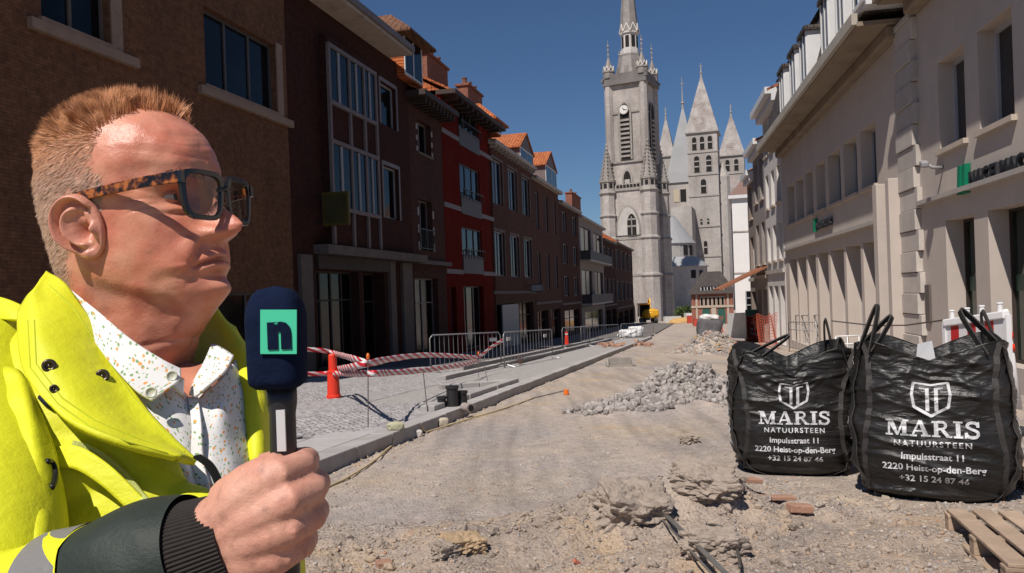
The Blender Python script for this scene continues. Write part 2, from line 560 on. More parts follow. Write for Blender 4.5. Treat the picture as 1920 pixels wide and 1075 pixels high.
# bay: two storeys of three lights with brick spandrels in a pale grid
zr = [LF.ray(606, 90)[1], LF.ray(610, 196)[1], LF.ray(612, 268)[1], LF.ray(617, 392)[1], zshop + .12]
mb = MB(); LF.box(mb, bayt0, bayt1, -.02, .30, zshop + .12, zr[0] + .35)
bay = mb.build('bay', BRICK_DARK, hA)
mb = MB()
for zc in zr[:4]:
    LF.box(mb, bayt0 - .05, bayt1 + .05, .28, .40, zc - .07, zc + .07)
bay_ts = [bayt0 + (bayt1 - bayt0) * f for f in (0, .40, .72, 1.0)]
for t in bay_ts:
    LF.box(mb, t - .07, t + .07, .28, .385, zshop + .15, zr[0] - .071)
mb.build('mullion_grid', mat('bay_frame', (.19, .155, .15), .7, .15, 2), bay)
for (za, zb_) in ((zr[1], zr[0]), (zr[3], zr[2])):
    for i in range(3):
        mb = MB(); LF.box(mb, bay_ts[i] + .08, bay_ts[i + 1] - .08, .29, .33, za + .09, zb_ - .09)
        p = mb.build('pane', GLASS, bay)
        mb = MB(); LF.box(mb, bay_ts[i] + (bay_ts[i + 1] - bay_ts[i]) * .42, bay_ts[i] + (bay_ts[i + 1] - bay_ts[i]) * .52, .30, .37, za + .09, zb_ - .09)
        mb.build('sash_bar', WHITE_FRAME, bay)
band(LF, hA, 'shop_cornice', STONE_DK, LF.tpx(588, 470), tb + .4, zshop - .22, zshop + .1, .55)
band(LF, hA, 'shop_fascia', DARKWOOD, LF.tpx(592, 500), LF.tpx(735, 500), zshop - .70, zshop - .24, .12)
for pp in ((560, 582), (728, 738), (752, 770)):
    q = band(LF, hA, 'stone_pier', STONE_DK, LF.tpx(pp[0], 560), LF.tpx(pp[1], 560), zfl - .3, zshop - .26, .14, bevel=.02)
# soffit and roof
te0, te1 = ta - .1, LF.tpx(768, 140, .9)
mb = MB()
LF.box(mb, te0, te1, -.1, 1.05, zA - .02, zA + .16)
mb.build('soffit', SOFFIT, hA)
mb = MB()
LF.box(mb, te0, te1 + .03, 1.04, 1.16, zA + .1, zA + .34)
mb.build('gutter', mat('gutter_zinc', (.19, .155, .145), .6, .2, 3), hA)
gable_roof(LF, hA, BROWNT, te0, te1, zA + .35, 3.4, 1.0)
# dormer
def dormer(fac, root, t0, t1, z0, z1, out, back, cheek, roofm, style='hip', rise=.9, ov=.3, frame=DORMER_WHITE, nx=2):
    mb = MB(); fac.box(mb, t0, t1, back, out, z0, z1)
    d = mb.build('dormer', cheek, root)
    mb = MB()
    e = ov
    if style == 'hip':
        zc = z1 + rise
        A = [fac.F(t0 - e, out + e, z1), fac.F(t1 + e, out + e, z1), fac.F(t1 + e, back, z1), fac.F(t0 - e, back, z1)]
        m_ = (t0 + t1) / 2
        R = [fac.F(m_, out - (t1 - t0) * .45, zc), fac.F(m_, back, zc)]
        lo = [p - Vector((0, 0, .14)) for p in A]
        mb.raw(A + R + lo, [(0, 1, 4), (1, 2, 5, 4), (3, 0, 4, 5), (0, 1, 7, 6), (1, 2, 8, 7), (3, 0, 6, 9), (6, 7, 8, 9), (2, 3, 9, 8)])
    else:
        m_ = (t0 + t1) / 2
        A = [fac.F(t0 - e, out + .12, z1 - .05), fac.F(m_, out + .12, z1 + rise), fac.F(t1 + e, out + .12, z1 - .05)]
        B = [fac.F(t0 - e, back, z1 - .05), fac.F(m_, back, z1 + rise), fac.F(t1 + e, back, z1 - .05)]
        off = Vector((0, 0, -.1))
        mb.raw(A + B + [p + off for p in A] + [p + off for p in B], [(0, 3, 4, 1), (1, 4, 5, 2), (6, 7, 10, 9), (7, 8, 11, 10), (0, 1, 7, 6), (1, 2, 8, 7), (0, 6, 9, 3), (2, 5, 11, 8)])
    mb.build('dormer_roof', roofm, d)
    if style != 'hip':
        mb = MB()
        mb.face([fac.F(t0, out, z1), fac.F(t1, out, z1), fac.F((t0 + t1) / 2, out, z1 + rise - .1)])
        mb.build('gable_front', cheek, d)
    mb = MB()
    f = .09
    fac.box(mb, t0 + .02, t0 + f, out - .02, out + .05, z0 + .1, z1 - .05)
    fac.box(mb, t1 - f, t1 - .02, out - .02, out + .05, z0 + .1, z1 - .05)
    fac.box(mb, t0 + f, t1 - f, out - .02, out + .05, z0 + .1, z0 + .1 + f)
    fac.box(mb, t0 + f, t1 - f, out - .02, out + .05, z1 - .05 - f, z1 - .05)
    for k in range(1, nx):
        t = t0 + (t1 - t0) * k / nx
        fac.box(mb, t - .04, t + .04, out - .02, out + .045, z0 + .1 + f, z1 - .05 - f)
    w = mb.build('window_frame', frame, d)
    mb = MB(); fac.box(mb, t0 + f, t1 - f, out - .01, out + .02, z0 + .1 + f, z1 - .05 - f)
    mb.build('pane', GLASS, d)
    return d
CLAD = brick_mat('orange_cladding', (.60, .18, .065), (.52, .145, .05), (.22, .06, .025), 1.6, .13, .02, .7, 1.0, .12)
do = .35
td0, zd0 = LF.ray(757, 108, do)
td1, _ = LF.ray(790, 118, do)
zd1 = LF.ray(757, 62, do)[1]
dormer(LF, hA, td0, td1, zd0 - .8, zd1, do, -3.2, CLAD, BROWNT, 'hip', 1.25, .55)

# ---- brick house with stone quoined windows
tc0, tc1 = tb + .02, LF.tpx(829, 300)
zC = LF.ray(800, 205)[1]
winC = [W(LF, (781, 222), (809, 296), nx=2, rd=.3, sill=STONE_DK, glass=GLASS_DK, frame=FR_A), W(LF, (784, 372), (813, 472), nx=2, rd=.3, frame=FR_A, extra='rail')]
zf2 = LF.yz(tc1) + .05
zc2 = LF.ray(800, 492)[1]
winC += [plainwin(LF.tpx(779, 570), LF.tpx(834 - 12, 570), zf2, zc2 - .75, nx=2, nzv=2, rd=.3, glass=GLASS_DK, frame=FR_A, name='shop_window')]
hC = house(LF, 'brick_house', 'narrow dark brick house with stone quoined windows beside the red house', tc0, tc1, zC, BRICK_DARK2, winC)
for h in winC[:2]:
    n = 6
    for sgn, tt in ((-1, h['t0']), (1, h['t1'])):
        for k in range(n):
            ww = .30 if k % 2 else .16
            z0q = h['z0'] + (h['z1'] - h['z0']) * k / n
            if k % 2 == 0:
                a, b_ = (tt - ww, tt - .003) if sgn < 0 else (tt + .003, tt + ww)
                band(LF, hC, 'quoin', STONE_LT, a, b_, z0q, z0q + (h['z1'] - h['z0']) / n - .02, .025)
band(LF, hC, 'cornice', STONE_DK, tc0, tc1 + .1, zc2 - .12, zc2 + .06, .3)
mb = MB(); LF.box(mb, tc0 - .3, tc1 + .1, -.2, .95, zC - .02, zC + .22)
for k in range(9):
    t = tc0 + (tc1 - tc0) * (k + .5) / 9
    LF.box(mb, t - .07, t + .07, .0, .8, zC - .28, zC - .021)
mb.build('eave', DARKWOOD, hC)
gable_roof(LF, hC, ORANGE, tc0, tc1, zC + .3, 2.6, .9)

# ---- red rendered house
tr0, tr1 = tc1 + .02, LF.tpx(921, 300)
zR = LF.ray(845, 192)[1]
zRb = [LF.ray(836, 248)[1], LF.ray(840, 385)[1], LF.ray(845, 509)[1]]
gcol0, gcol1 = LF.tpx(862, 330), LF.tpx(899, 330)
winR = []
for (za, zb_) in ((LF.ray(865, 240)[1], LF.ray(862, 176)[1]), (LF.ray(865, 366)[1], LF.ray(864, 305)[1]), (LF.ray(868, 478)[1], LF.ray(868, 425)[1])):
    winR.append(plainwin(gcol0, gcol1, za, zb_, nx=3, rd=.12, frame=GREY_PANEL))
zrf = LF.yz(tr1) + .05
winR += [plainwin(gcol0, gcol1, zrf + .3, zRb[2] - .75, nx=3, rd=.3, frame=GREY_PANEL, glass=GLASS_DK), plainwin(LF.tpx(846, 590), LF.tpx(857, 590), zrf, zRb[2] - .8, nx=1, rd=.3, frame=GREY_PANEL, glass=GLASS_DK, name='door')]
hR = house(LF, 'red_house', 'bright red rendered house with grey window column and pale bands', tr0, tr1, zR, RED_PAINT, winR)
for zb_ in zRb:
    band(LF, hR, 'band', mat('pale_band', (.22, .19, .19), .8, .1, 2), tr0, gcol0 - .02, zb_ - .12, zb_ + .12, .05)
    band(LF, hR, 'band', MATS['pale_band'], gcol1 + .02, tr1, zb_ - .12, zb_ + .12, .05)
prev = None
for i, h in enumerate(winR[:3]):
    zlow = h['z0'] - 1.0
    band(LF, hR, 'spandrel_panel', GREY_PANEL, gcol0, gcol1, zlow, h['z0'] - .01, .06)
    mb = MB()
    LF.box(mb, gcol0 - .05, gcol1 + .05, .16, .20, h['z0'] + .30, h['z0'] + .35)
    for k in range(8):
        t = gcol0 + (gcol1 - gcol0) * k / 7
        LF.box(mb, t - .012, t + .012, .165, .195, h['z0'] - .2, h['z0'] + .30)
    mb.build('rail', IRON, hR)
mb = MB(); LF.box(mb, tr0 - .1, tr1 + .6, -.2, .85, zR, zR + .22)
for k in range(10):
    t = tr0 + (tr1 - tr0) * (k + .5) / 10
    LF.box(mb, t - .08, t + .08, .0, .75, zR - .22, zR - .001)
mb.build('eave', DARKWOOD, hR)
gable_roof(LF, hR, ORANGE, tr0, tr1 + .4, zR + .3, 2.4, .75)
# chimneys with pots
BRICK_CH = brick_mat('chimney_brick', (.33, .13, .085), (.26, .10, .065), (.20, .13, .10), stain=.4)
def chimney(fac, root, px0, px1, ytop, out, h=2.5, pots=3, w=.75):
    t0, z = fac.ray(px0, ytop, out)
    t1, _ = fac.ray(px1, ytop, out)
    mb = MB()
    fac.box(mb, t0, t1, out - w, out, z - h, z)
    fac.box(mb, t0 - .1, t1 + .1, out - w - .1, out + .1, z, z + .14)
    c = mb.build('chimney', BRICK_CH, root)
    for k in range(pots):
        t = t0 + (t1 - t0) * (k + .5) / pots
        mb = MB(); mb.lathe(fac.F(t, out - w / 2, z + .14), [(.17, 0), (.15, .42), (.18, .44), (.18, .5), (.13, .5)], 10)
        mb.build('chimney_pot', BRICK_CH, c, smooth=False)
    return c
chimney(LF, hR, 800, 838, 100, -1.8, 3.0)

# ---- row of smaller houses down to the belfry
def small_house(px0, px1, ytop, pxm, label, wm, cols, rows, eave_m, roof_m, eave_out=.35, rise=2.2, frame=WHITE_FRAME, gfy=None, shop=True, surr=None, brackets=0, name='brick_house', rowy=None, wfrac=.62, gl=GLASS):
    t0, t1 = LF.tpx(px0, 450) + .02, LF.tpx(px1, 450)
    zt = LF.ray(pxm, ytop)[1]
    fl = LF.yz(t1) + .05
    wins = []
    H = zt - fl
    gfh = 3.3 if gfy is None else gfy
    fh = (H - gfh) / rows
    for r in range(rows):
        for c in range(cols):
            a = t0 + (t1 - t0) * (c + .5 - wfrac / 2) / cols
            b_ = t0 + (t1 - t0) * (c + .5 + wfrac / 2) / cols
            z0 = fl + gfh + fh * r + fh * .22
            wins.append(plainwin(a, b_, z0, z0 + fh * .62, nx=2, rd=.16, frame=frame, surr=surr, fw=.07, glass=gl))
    if shop:
        ns = max(1, cols - 1)
        for c in range(ns):
            a = t0 + (t1 - t0) * (c + .12) / ns; b_ = t0 + (t1 - t0) * (c + .88) / ns
            wins.append(plainwin(a, b_, fl, fl + gfh * .8, nx=2, nzv=2, rd=.3, frame=DARKWOOD, glass=GLASS_DK, name='shop_window'))
    h = house(LF, name, label, t0, t1, zt, wm, wins)
    mb = MB(); LF.box(mb, t0, t1, -.05, eave_out, zt, zt + .25)
    for k in range(brackets):
        t = t0 + (t1 - t0) * (k + .5) / brackets
        LF.box(mb, t - .06, t + .06, 0, eave_out * .8, zt - .2, zt - .001)
    mb.build('cornice', eave_m, h)
    band(LF, h, 'string_course', STONE_DK, t0, t1, fl + gfh - .15, fl + gfh + .05, .08)
    gable_roof(LF, h, roof_m, t0, t1, zt + .3, rise, eave_out - .05)
    return h, t0, t1, zt
hc_, a, b_, z = small_house(921, 1000, 292, 950, 'brick house with six tall white windows and dentilled cornice', BRICK_PINK, 3, 2, STONE_LT, ORANGE, .5, 2.3, surr=STONE_DK, brackets=14, gfy=3.9)
chimney(LF, hc_, 877, 903, 160, -1.8, 2.6)
band(LF, hc_, 'shop_shutter', mat('grey_shutter', (.34, .32, .31), .6, .1, 2), a + (b_ - a) * .16, a + (b_ - a) * .52, LF.yz(b_), LF.yz(b_) + 3.1, .06)
do = -.2
t_0, z_0 = LF.ray(975, 308, do); t_1, _ = LF.ray(999, 315, do)
DCHEEK = mat('dormer_cheek', (.16, .13, .125), .8, .15, 3)
dormer(LF, hc_, t_0, t_1, z_0 - .6, LF.ray(975, 274, do)[1], do, -4, DCHEEK, ORANGE, 'gable', 1.35, .25)
t_0, z_0 = LF.ray(921, 235, -.1); t_1, _ = LF.ray(939, 248, -.1)
dormer(LF, hc_, t_0, t_1, z_0 - .3, LF.ray(921, 222, -.1)[1], -.1, -4, CLAD, ORANGE, 'hip', 1.3, .45)
hd_, a, b_, z = small_house(1000, 1049, 350, 1020, 'brick house with narrow slit windows and a white gutter end', BRICK_PINK, 3, 2, STONE_LT, ORANGE, .45, 2.0, wfrac=.3)
t_0, z_0 = LF.ray(1023, 340, -.2); t_1, _ = LF.ray(1043, 352, -.2)
dormer(LF, hd_, t_0, t_1, z_0 - .6, LF.ray(1023, 308, -.2)[1], -.2, -4, DCHEEK, ORANGE, 'gable', 1.45, .25)
he_, a, b_, z = small_house(1049, 1086, 392, 1066, 'plain dark brick house with white roof edge beside the balcony house', BRICK_DARK2, 2, 3, STONE_LT, ORANGE, .4, 1.6, wfrac=.4)
chimney(LF, he_, 1072, 1088, 362, -2.2, 2.2, 2)
hf_, a, b_, z = small_house(1086, 1130, 420, 1106, 'pale rendered house with two projecting balconies in the brick row', mat('pale_render', (.24, .20, .185), .85, .12, 1.5, dirt=((.2, .16, .14), 1, .4)), 2, 2, STONE_LT, ORANGE, .45, 2.4, frame=GREY_PANEL, wfrac=.8)
fl = LF.yz(b_) + .05
for r in range(2):
    zz = fl + 3.3 + (z - fl - 3.3) / 2 * r + .25
    mb = MB(); LF.box(mb, a + .3, b_ - .3, -.05, 1.1, zz - .18, zz)
    bal = mb.build('balcony', STONE_LT, hf_)
    mb = MB()
    LF.box(mb, a + .3, b_ - .3, 1.04, 1.09, zz + .01, zz + .95)
    LF.box(mb, a + .3, a + .35, 0, 1.03, zz + .01, zz + .95)
    mb.build('balcony_front', mat('balcony_dark', (.05, .04, .04), .6, .2), bal)
hg_, a, b_, z = small_house(1130, 1152, 455, 1140, 'small dark brick house under a low orange roof in the row', BRICK_DARK, 3, 2, STONE_DK, ORANGE, .35, 1.6)
hh_, a, b_, z = small_house(1152, 1184, 462, 1165, 'dark brick corner house beside the belfry and excavator', BRICK_DARK2, 4, 2, STONE_DK, ORANGE, .35, 2.6)
# hanging signs on the left hand row
def blade_sign(px, py0, py1, wout, label, m, fm):
    t, z1 = LF.ray(px, py0, .3); _, z0 = LF.ray(px, py1, .3)
    r = thing('hanging_sign', label, 'sign', LF.F(t, 0, z0))
    mb = MB(); LF.box(mb, t - .06, t + .06, .28, .28 + wout, z0, z1); b = mb.build('sign_box', fm, r)
    mb = MB(); LF.box(mb, t - .075, t - .061, .34, .22 + wout, z0 + .08, z1 - .08); mb.build('sign_face', m, r)
    mb = MB(); LF.box(mb, t - .02, t + .02, -.02, .3, z1 - .14, z1 - .09); LF.box(mb, t - .02, t + .02, -.02, .3, z0 + .09, z0 + .14); mb.build('bracket', IRON, r)
blade_sign(606, 362, 424, .95, 'dark yellow rimmed box sign hanging from the bay house', mat('sign_olive', (.05, .045, .012), .6, .3, 2), mat('sign_yellow', (.10, .075, .008), .6, .1))
blade_sign(996, 533, 548, .9, 'small pale sign hanging from the row under slit windows', mat('sign_pale', (.4, .38, .37), .6, .1), GREY_PANEL)
# ------------------------------------------------------------------ bank and houses on the right
RENDER_W = mat('bank_render', (.52, .445, .39), .85, .06, 1.0, .15, 80, dirt=((.42, .36, .33), .8, .35))
RENDER_P = mat('bank_render_two', (.50, .43, .38), .85, .06, 1.0, .15, 80, dirt=((.40, .35, .32), .9, .35))
ASHLAR = mat('ashlar', (.47, .42, .38), .85, .12, 2.5, .3, 30, rnd=.12)
EAVE_TAN = mat('eave_tan', (.26, .20, .145), .8, .15, 1.2, .2, 30, dirt=((.16, .11, .08), 1.0, .6))
SILLST = mat('sill_stone', (.48, .40, .33), .8, .12, 3, .2, 40)
def text_mesh(txt, size, depth=0.0, bold=0.0, spacing=1.0, align='CENTER', res=3):
    c = bpy.data.curves.new('txt', 'FONT')
    c.body = txt; c.size = size; c.extrude = depth; c.offset = bold; c.space_character = spacing
    c.align_x = align; c.resolution_u = res
    o = bpy.data.objects.new('txt', c)
    COL.objects.link(o)
    bpy.context.view_layer.update()
    dg = bpy.context.evaluated_depsgraph_get()
    me = bpy.data.meshes.new_from_object(o.evaluated_get(dg))
    bpy.data.objects.remove(o)
    me.materials.clear()
    return me
def face_text(fac, root, txt, size, t, z, out, m, depth=.03, name='lettering', bold=0.0, spacing=1.0, align='LEFT', sx=1.0, toward=-1):
    """lettering that stands on a facade; reads along -d on the right hand row"""
    me = text_mesh(txt, size, depth, bold, spacing, align)
    me.materials.append(m)
    o = bpy.data.objects.new(name, me)
    COL.objects.link(o)
    xa = fac.d * toward
    za = Vector((0, 0, 1)); na = xa.cross(za)
    M_ = Matrix((( xa.x * sx, 0, na.x, 0), (xa.y * sx, 0, na.y, 0), (0, 1, 0, 0), (0, 0, 0, 1)))
    p = fac.F(t, out, z)
    me.transform(Matrix.Translation(p) @ M_)
    if root is not None:
        put_under(o, root)
    return o

# main bank building
b0, b1 = RF.tpx(1702, 420), RF.tpx(1471, 440)
zE = RF.ray(1560, 183, 0)[1]     # underside of the eave
sillz = RF.ray(1560, 384)[1]
tops = RF.ray(1585, 268)[1]
ffw = [(1476, 1489), (1492, 1506), (1510, 1524), (1530, 1547), (1553, 1576), (1582, 1607), (1614, 1643)]
GL_B = glass_mat('bank_glass', (.02, .02, .022), .08, .5)
FRB = mat('bank_frame', (.40, .40, .43), .5, .08)
winB = []
for (p0, p1) in ffw:
    yy = 420 - (p0 - 1477) * .487
    a = RF.tpx(p1, yy - 60); b_ = RF.tpx(p0, yy - 60)
    winB.append(plainwin(a, b_, sillz, sillz + 1.62, nx=1, rd=.32, frame=FRB, glass=GL_B, sill=SILLST, fw=.05))
zg = RF.yz(b1) + .1
gtop = RF.ray(1590, 462)[1]
gfw = [(1486, 1494), (1503, 1511), (1520, 1529), (1540, 1550), (1562, 1575), (1587, 1602), (1604, 1626)]
for i, (p0, p1) in enumerate(ffw):
    yy = 540
    c = winB[i]
    winB.append(plainwin(c['t0'] - .05, c['t1'] + .1, zg + .3, gtop, nx=1, rd=.42, frame=FRB, glass=GL_B, fw=.05, name='ground_floor_window'))
# entrance
winB.append(plainwin(RF.tpx(1682, 560), RF.tpx(1652, 560), zg, gtop + .1, nx=1, nzv=2, rd=.75, frame=DARKWOOD, glass=GLASS_DK, fw=.08, name='entrance_door'))
hK = house(RF, 'bank_building', 'long pale rendered bank with slate mansard, white dormers and deep window reveals', b0, b1, zE, RENDER_W, winB, cat='bank', depth=10)
zsg = RF.ray(1560, 440)[1]
band(RF, hK, 'ledge', mat('bank_ledge', (.40, .36, .33), .8, .1, 2), RF.tpx(1668, 405), b1 - .05, zsg - .10, zsg, .14)
for px in (1676, 1690):
    pass
# pilasters at the entrance
for (p0, p1) in ((1668, 1676), (1694, 1701)):
    q = band(RF, hK, 'pilaster', RENDER_P, RF.tpx(p1, 520), RF.tpx(p0, 520), zg - .4, RF.ray(1690, 335)[1], .34, bevel=.015)
# deep eave
mb = MB()
e0, e1 = b0 - 9.0, b1 + .1
RF.box(mb, b0 - .02, e1, -.05, .95, zE + .02, zE + .12)
sof = mb.build('soffit', EAVE_TAN, hK)
mb = MB(); RF.box(mb, b0 - .02, e1, .93, 1.06, zE + .06, zE + .32); mb.build('gutter', mat('bank_gutter', (.42, .37, .31), .7, .12, 2), hK)
mb = MB(); RF.box(mb, b0 + .1, e1 - .1, -.02, .28, zE - .28, zE + .018); mb.build('cornice_moulding', EAVE_TAN, hK, bevel=.05)
# mansard
mz0, mz1 = zE + .3, zE + 3.1
def man_out(z):
    return .78 - (z - mz0) * .28
mb = MB()
A = [RF.F(b0 - .02, man_out(mz0), mz0), RF.F(e1, man_out(mz0), mz0), RF.F(e1, man_out(mz1), mz1), RF.F(b0 - .02, man_out(mz1), mz1)]
B = [RF.F(b0 - .02, -10, mz0), RF.F(e1, -10, mz0), RF.F(e1, -9.5, mz1), RF.F(b0 - .02, -9.5, mz1)]
mb.hexa([A[0], A[1], B[1], B[0], A[3], A[2], B[2], B[3]])
mr = mb.build('mansard_roof', SLATE, hK)
mb = MB()
mb.hexa([RF.F(b0 - .02, man_out(mz1) + .15, mz1), RF.F(e1, man_out(mz1) + .15, mz1), RF.F(e1, -9.3, mz1), RF.F(b0 - .02, -9.3, mz1),
         RF.F(b0 - .02, -4.3, mz1 + 1.8), RF.F(e1, -4.3, mz1 + 1.8), RF.F(e1, -4.9, mz1 + 1.8), RF.F(b0 - .02, -4.9, mz1 + 1.8)])
mb.build('upper_roof', SLATE, hK)
for (p0, p1) in ((1467, 1480), (1486, 1503), (1505, 1525), (1546, 1567), (1574, 1597), (1605, 1636)):
    pm = (p0 + p1) / 2
    yy = 240 - (pm - 1470) * 1.05
    a = RF.tpx(p1, yy, .8); b_ = RF.tpx(p0, yy, .8)
    w = min(b_ - a, 1.5); c = (a + b_) / 2
    d = dormer(RF, hK, c - w * .36, c + w * .36, mz0 + .05, mz0 + 1.75, .86, -1.5, DORMER_WHITE, SLATE, 'hip', .12, .1)
# sign of the main building
BLACKL = mat('letter_black', (.02, .02, .022), .4, .1)
GREENL = mat('letter_green', (.005, .20, .10), .4, .1)
ts_, zs_ = RF.ray(1534, 431)
def bank_sign(txt, t, z, size, hgt, label, sx=1.0):
    r = thing('bank_sign', label, 'sign', RF.F(t, .05, z))
    # two slanted green bars of the emblem
    mb = MB()
    for k in range(2):
        o_ = -k * size * .55 * sx
        mb.prism([RF.F(t + size * .95 * sx + o_, .02, z - hgt * .1), RF.F(t + size * .62 * sx + o_, .02, z - hgt * .1), RF.F(t + size * .45 * sx + o_, .02, z + hgt), RF.F(t + size * .78 * sx + o_, .02, z + hgt)], RF.n * .10)
    mb.build('emblem', GREENL, r)
    face_text(RF, r, txt, size, t - size * .35 * sx, z + .02, .07, BLACKL, .04, sx=sx, bold=.012)
bank_sign('NAGELMACKERS', ts_, zs_ - .02, .30, .42, 'small bank name sign above the narrow ground floor windows', 1.0)
# near wing
n0, n1 = RF.tpx(2150, 420), RF.tpx(1722, 420)
zE2 = zE + .15
sz2 = RF.ray(1790, 270)[1]
winN = []
a, z_a = RF.ray(1763, 284); b_, z_b = RF.ray(1812, 250)
zt2 = RF.ray(1763, 115)[1]
winN.append(plainwin(b_, a, sz2, zt2, nx=1, rd=.3, frame=FRB, glass=GL_B, sill=SILLST, fw=.09))
a2 = RF.tpx(1838, 245); wN = winN[0]['t1'] - winN[0]['t0']
winN.append(plainwin(a2 - wN, a2, sz2, zt2, nx=1, rd=.3, frame=FRB, glass=GL_B, sill=SILLST, fw=.09))
gt, gzt = RF.ray(1778, 410)
zgn = RF.yz(n1) + .1
winN.append(plainwin(RF.tpx(1830, 520), RF.tpx(1776, 520), zgn + .5, RF.ray(1780, 412)[1], nx=1, rd=.36, frame=DARKWOOD, glass=glass_mat('green_glass', (.012, .022, .016), .06, .6), fw=.05, name='ground_floor_window'))
g1 = RF.tpx(1855, 480); wG = winN[2]['t1'] - winN[2]['t0']
winN.append(plainwin(g1 - wG, g1, zgn + .5, winN[2]['z1'], nx=1, rd=.36, frame=DARKWOOD, glass=MATS['green_glass'], fw=.05, name='ground_floor_window'))
# windows out of the picture to go on with the wing
winN.append(plainwin(a2 - 3.4 * wN, a2 - 2.4 * wN, sz2, zt2, nx=1, rd=.3, frame=FRB, glass=GL_B, sill=SILLST, fw=.09))
hN = house(RF, 'bank_wing', 'pale rendered bank wing with tall green tinted ground floor windows', n0, n1, zE2, RENDER_P, winN, cat='bank', depth=10)
mb = MB(); RF.box(mb, n0, n1 - .2, -.05, .75, zE2, zE2 + .14); RF.box(mb, n0, n1 - .2, .73, .85, zE2 + .04, zE2 + .3); mb.build('eave', EAVE_TAN, hN)
mb = MB(); RF.box(mb, n0, n1 - .4, -.02, .3, zE2 - .34, zE2 - .002); mb.build('cornice_moulding', EAVE_TAN, hN, bevel=.06)
mb = MB()
mb.hexa([RF.F(n0, .6, zE2 + .3), RF.F(n1 + .3, .6, zE2 + .3), RF.F(n1 + .3, -9, zE2 + .3), RF.F(n0, -9, zE2 + .3), RF.F(n0, -.3, zE2 + 3), RF.F(n1 + .3, -.3, zE2 + 3), RF.F(n1 + .3, -9, zE2 + 3), RF.F(n0, -9, zE2 + 3)])
mb.build('mansard_roof', SLATE, hN)
zl2 = RF.ray(1760, 368)[1]
band(RF, hN, 'ledge', MATS['bank_ledge'], n0, RF.tpx(1729, 376), zl2 - .09, zl2, .14)
ts_, zs_ = RF.ray(1822, 352)
bank_sign('NAGELMACKERS', ts_, zs_ - .04, .40, .48, 'large bank name sign over the tall green tinted windows', 1.0)
# green plates on the tall panes
for h in winN[2:4]:
    zz = RF.ray(1800, 533)[1]
    mb = MB(); RF.box(mb, h['t0'] + .1, h['t1'] - .1, -.375, -.37, zz - .14, zz + .14)
    mb.build('window_sticker', mat('sticker_green', (.004, .05, .035), .4, .1), hN)
# quoined ashlar pier between the two
pq0, pq1 = RF.tpx(1727, 400), RF.tpx(1704, 400)
z = zgn - .6
k = 0
root_q = thing('ashlar_pier', 'pier of squared stone blocks between the two bank fronts', 'pier', RF.F((pq0 + pq1) / 2, 0, z))
while z < zE - .1:
    hgt = .46
    o_ = .10 if k % 2 else .13
    mb = MB(); RF.box(mb, pq0 - (.12 if k % 2 else 0), pq1 + .35, -.1, o_, z, min(z + hgt - .012, zE - .05))
    mb.build('stone_block', ASHLAR, root_q, bevel=.012)
    z += hgt; k += 1
# camera dome on bracket
tcm, zcm = RF.ray(1738, 312, .3)
r = thing('security_camera', 'white security camera on bracket beside the bank sign', 'camera', RF.F(tcm, .0, zcm))
mb = MB(); mb.tube([RF.F(tcm, 0, zcm - .05), RF.F(tcm, .2, zcm - .03), RF.F(tcm, .3, zcm + .04)], .035, 8); mb.build('bracket', WHITE_FRAME, r, smooth=True)
mb = MB(); mb.beam(RF.F(tcm + .1, .34, zcm + .08), RF.F(tcm - .22, .4, zcm + .0), .14, .12); mb.build('camera_body', WHITE_FRAME, r, bevel=.03)
# door plate and notice on the bank
tp, zp = RF.ray(1741, 565, .02)
mb = MB(); RF.box(mb, tp - .13, tp + .13, .002, .05, zp - .45, zp + .35); o = mb.build('letter_box', mat('letterbox', (.12, .10, .09), .5, .1), None); tag(o, 'flat dark letter box on the bank wall beside the pier', 'letter box')

# ---- next houses on the right
def right_house(px0, px1, ytop, pxm, name, label, wm, cols, rows, frame=DORMER_WHITE, out=.4, roof=ORANGE, rise=2.0, dark=False, gfh=3.6):
    t0, t1 = RF.tpx(px1, 450) + .02, RF.tpx(px0, 450)
    zt = RF.ray(pxm, ytop)[1]
    fl = RF.yz(t1) + .05
    wins = []
    fh = (zt - fl - gfh) / rows
    for r in range(rows):
        for c in range(cols):
            a = t0 + (t1 - t0) * (c + .22) / cols; b_ = t0 + (t1 - t0) * (c + .78) / cols
            z0 = fl + gfh + fh * r + fh * .2
            wins.append(plainwin(a, b_, z0, z0 + fh * .64, nx=2, rd=.2, frame=frame, sill=SILLST))
    for c in range(cols):
        a = t0 + (t1 - t0) * (c + .15) / cols; b_ = t0 + (t1 - t0) * (c + .85) / cols
        wins.append(plainwin(a, b_, fl + .2, fl + gfh - .7, nx=1, rd=.3, frame=frame, glass=GLASS_DK))
    h = house(RF, name, label, t0, t1, zt, wm, wins, depth=9)
    mb = MB(); RF.box(mb, t0, t1, -.05, out, zt, zt + .3); RF.box(mb, t0, t1, -.04, out * .55, zt - .3, zt - .002); mb.build('cornice', DORMER_WHITE, h)
    gable_roof(RF, h, roof, t0, t1, zt + .35, rise, out - .1, 9)
    band(RF, h, 'string_course', STONE_LT, t0, t1, fl + gfh - .1, fl + gfh + .08, .1)
    return h, t0, t1, zt
WHITEW = mat('white_wall', (.60, .56, .53), .85, .08, 1.2, dirt=((.4, .36, .33), 1, .4))
h1, *_ = right_house(1437, 1470, 182, 1455, 'white_house', 'tall white rendered house adjoining the bank with stepped cornice', WHITEW, 3, 3, out=.6)
h2, a, b_, z = right_house(1416, 1437, 275, 1426, 'grey_house', 'grey house with dark cornice and brown awning past the white house', mat('grey_wall', (.27, .235, .215), .85, .12, 1.5), 2, 2, out=.5)
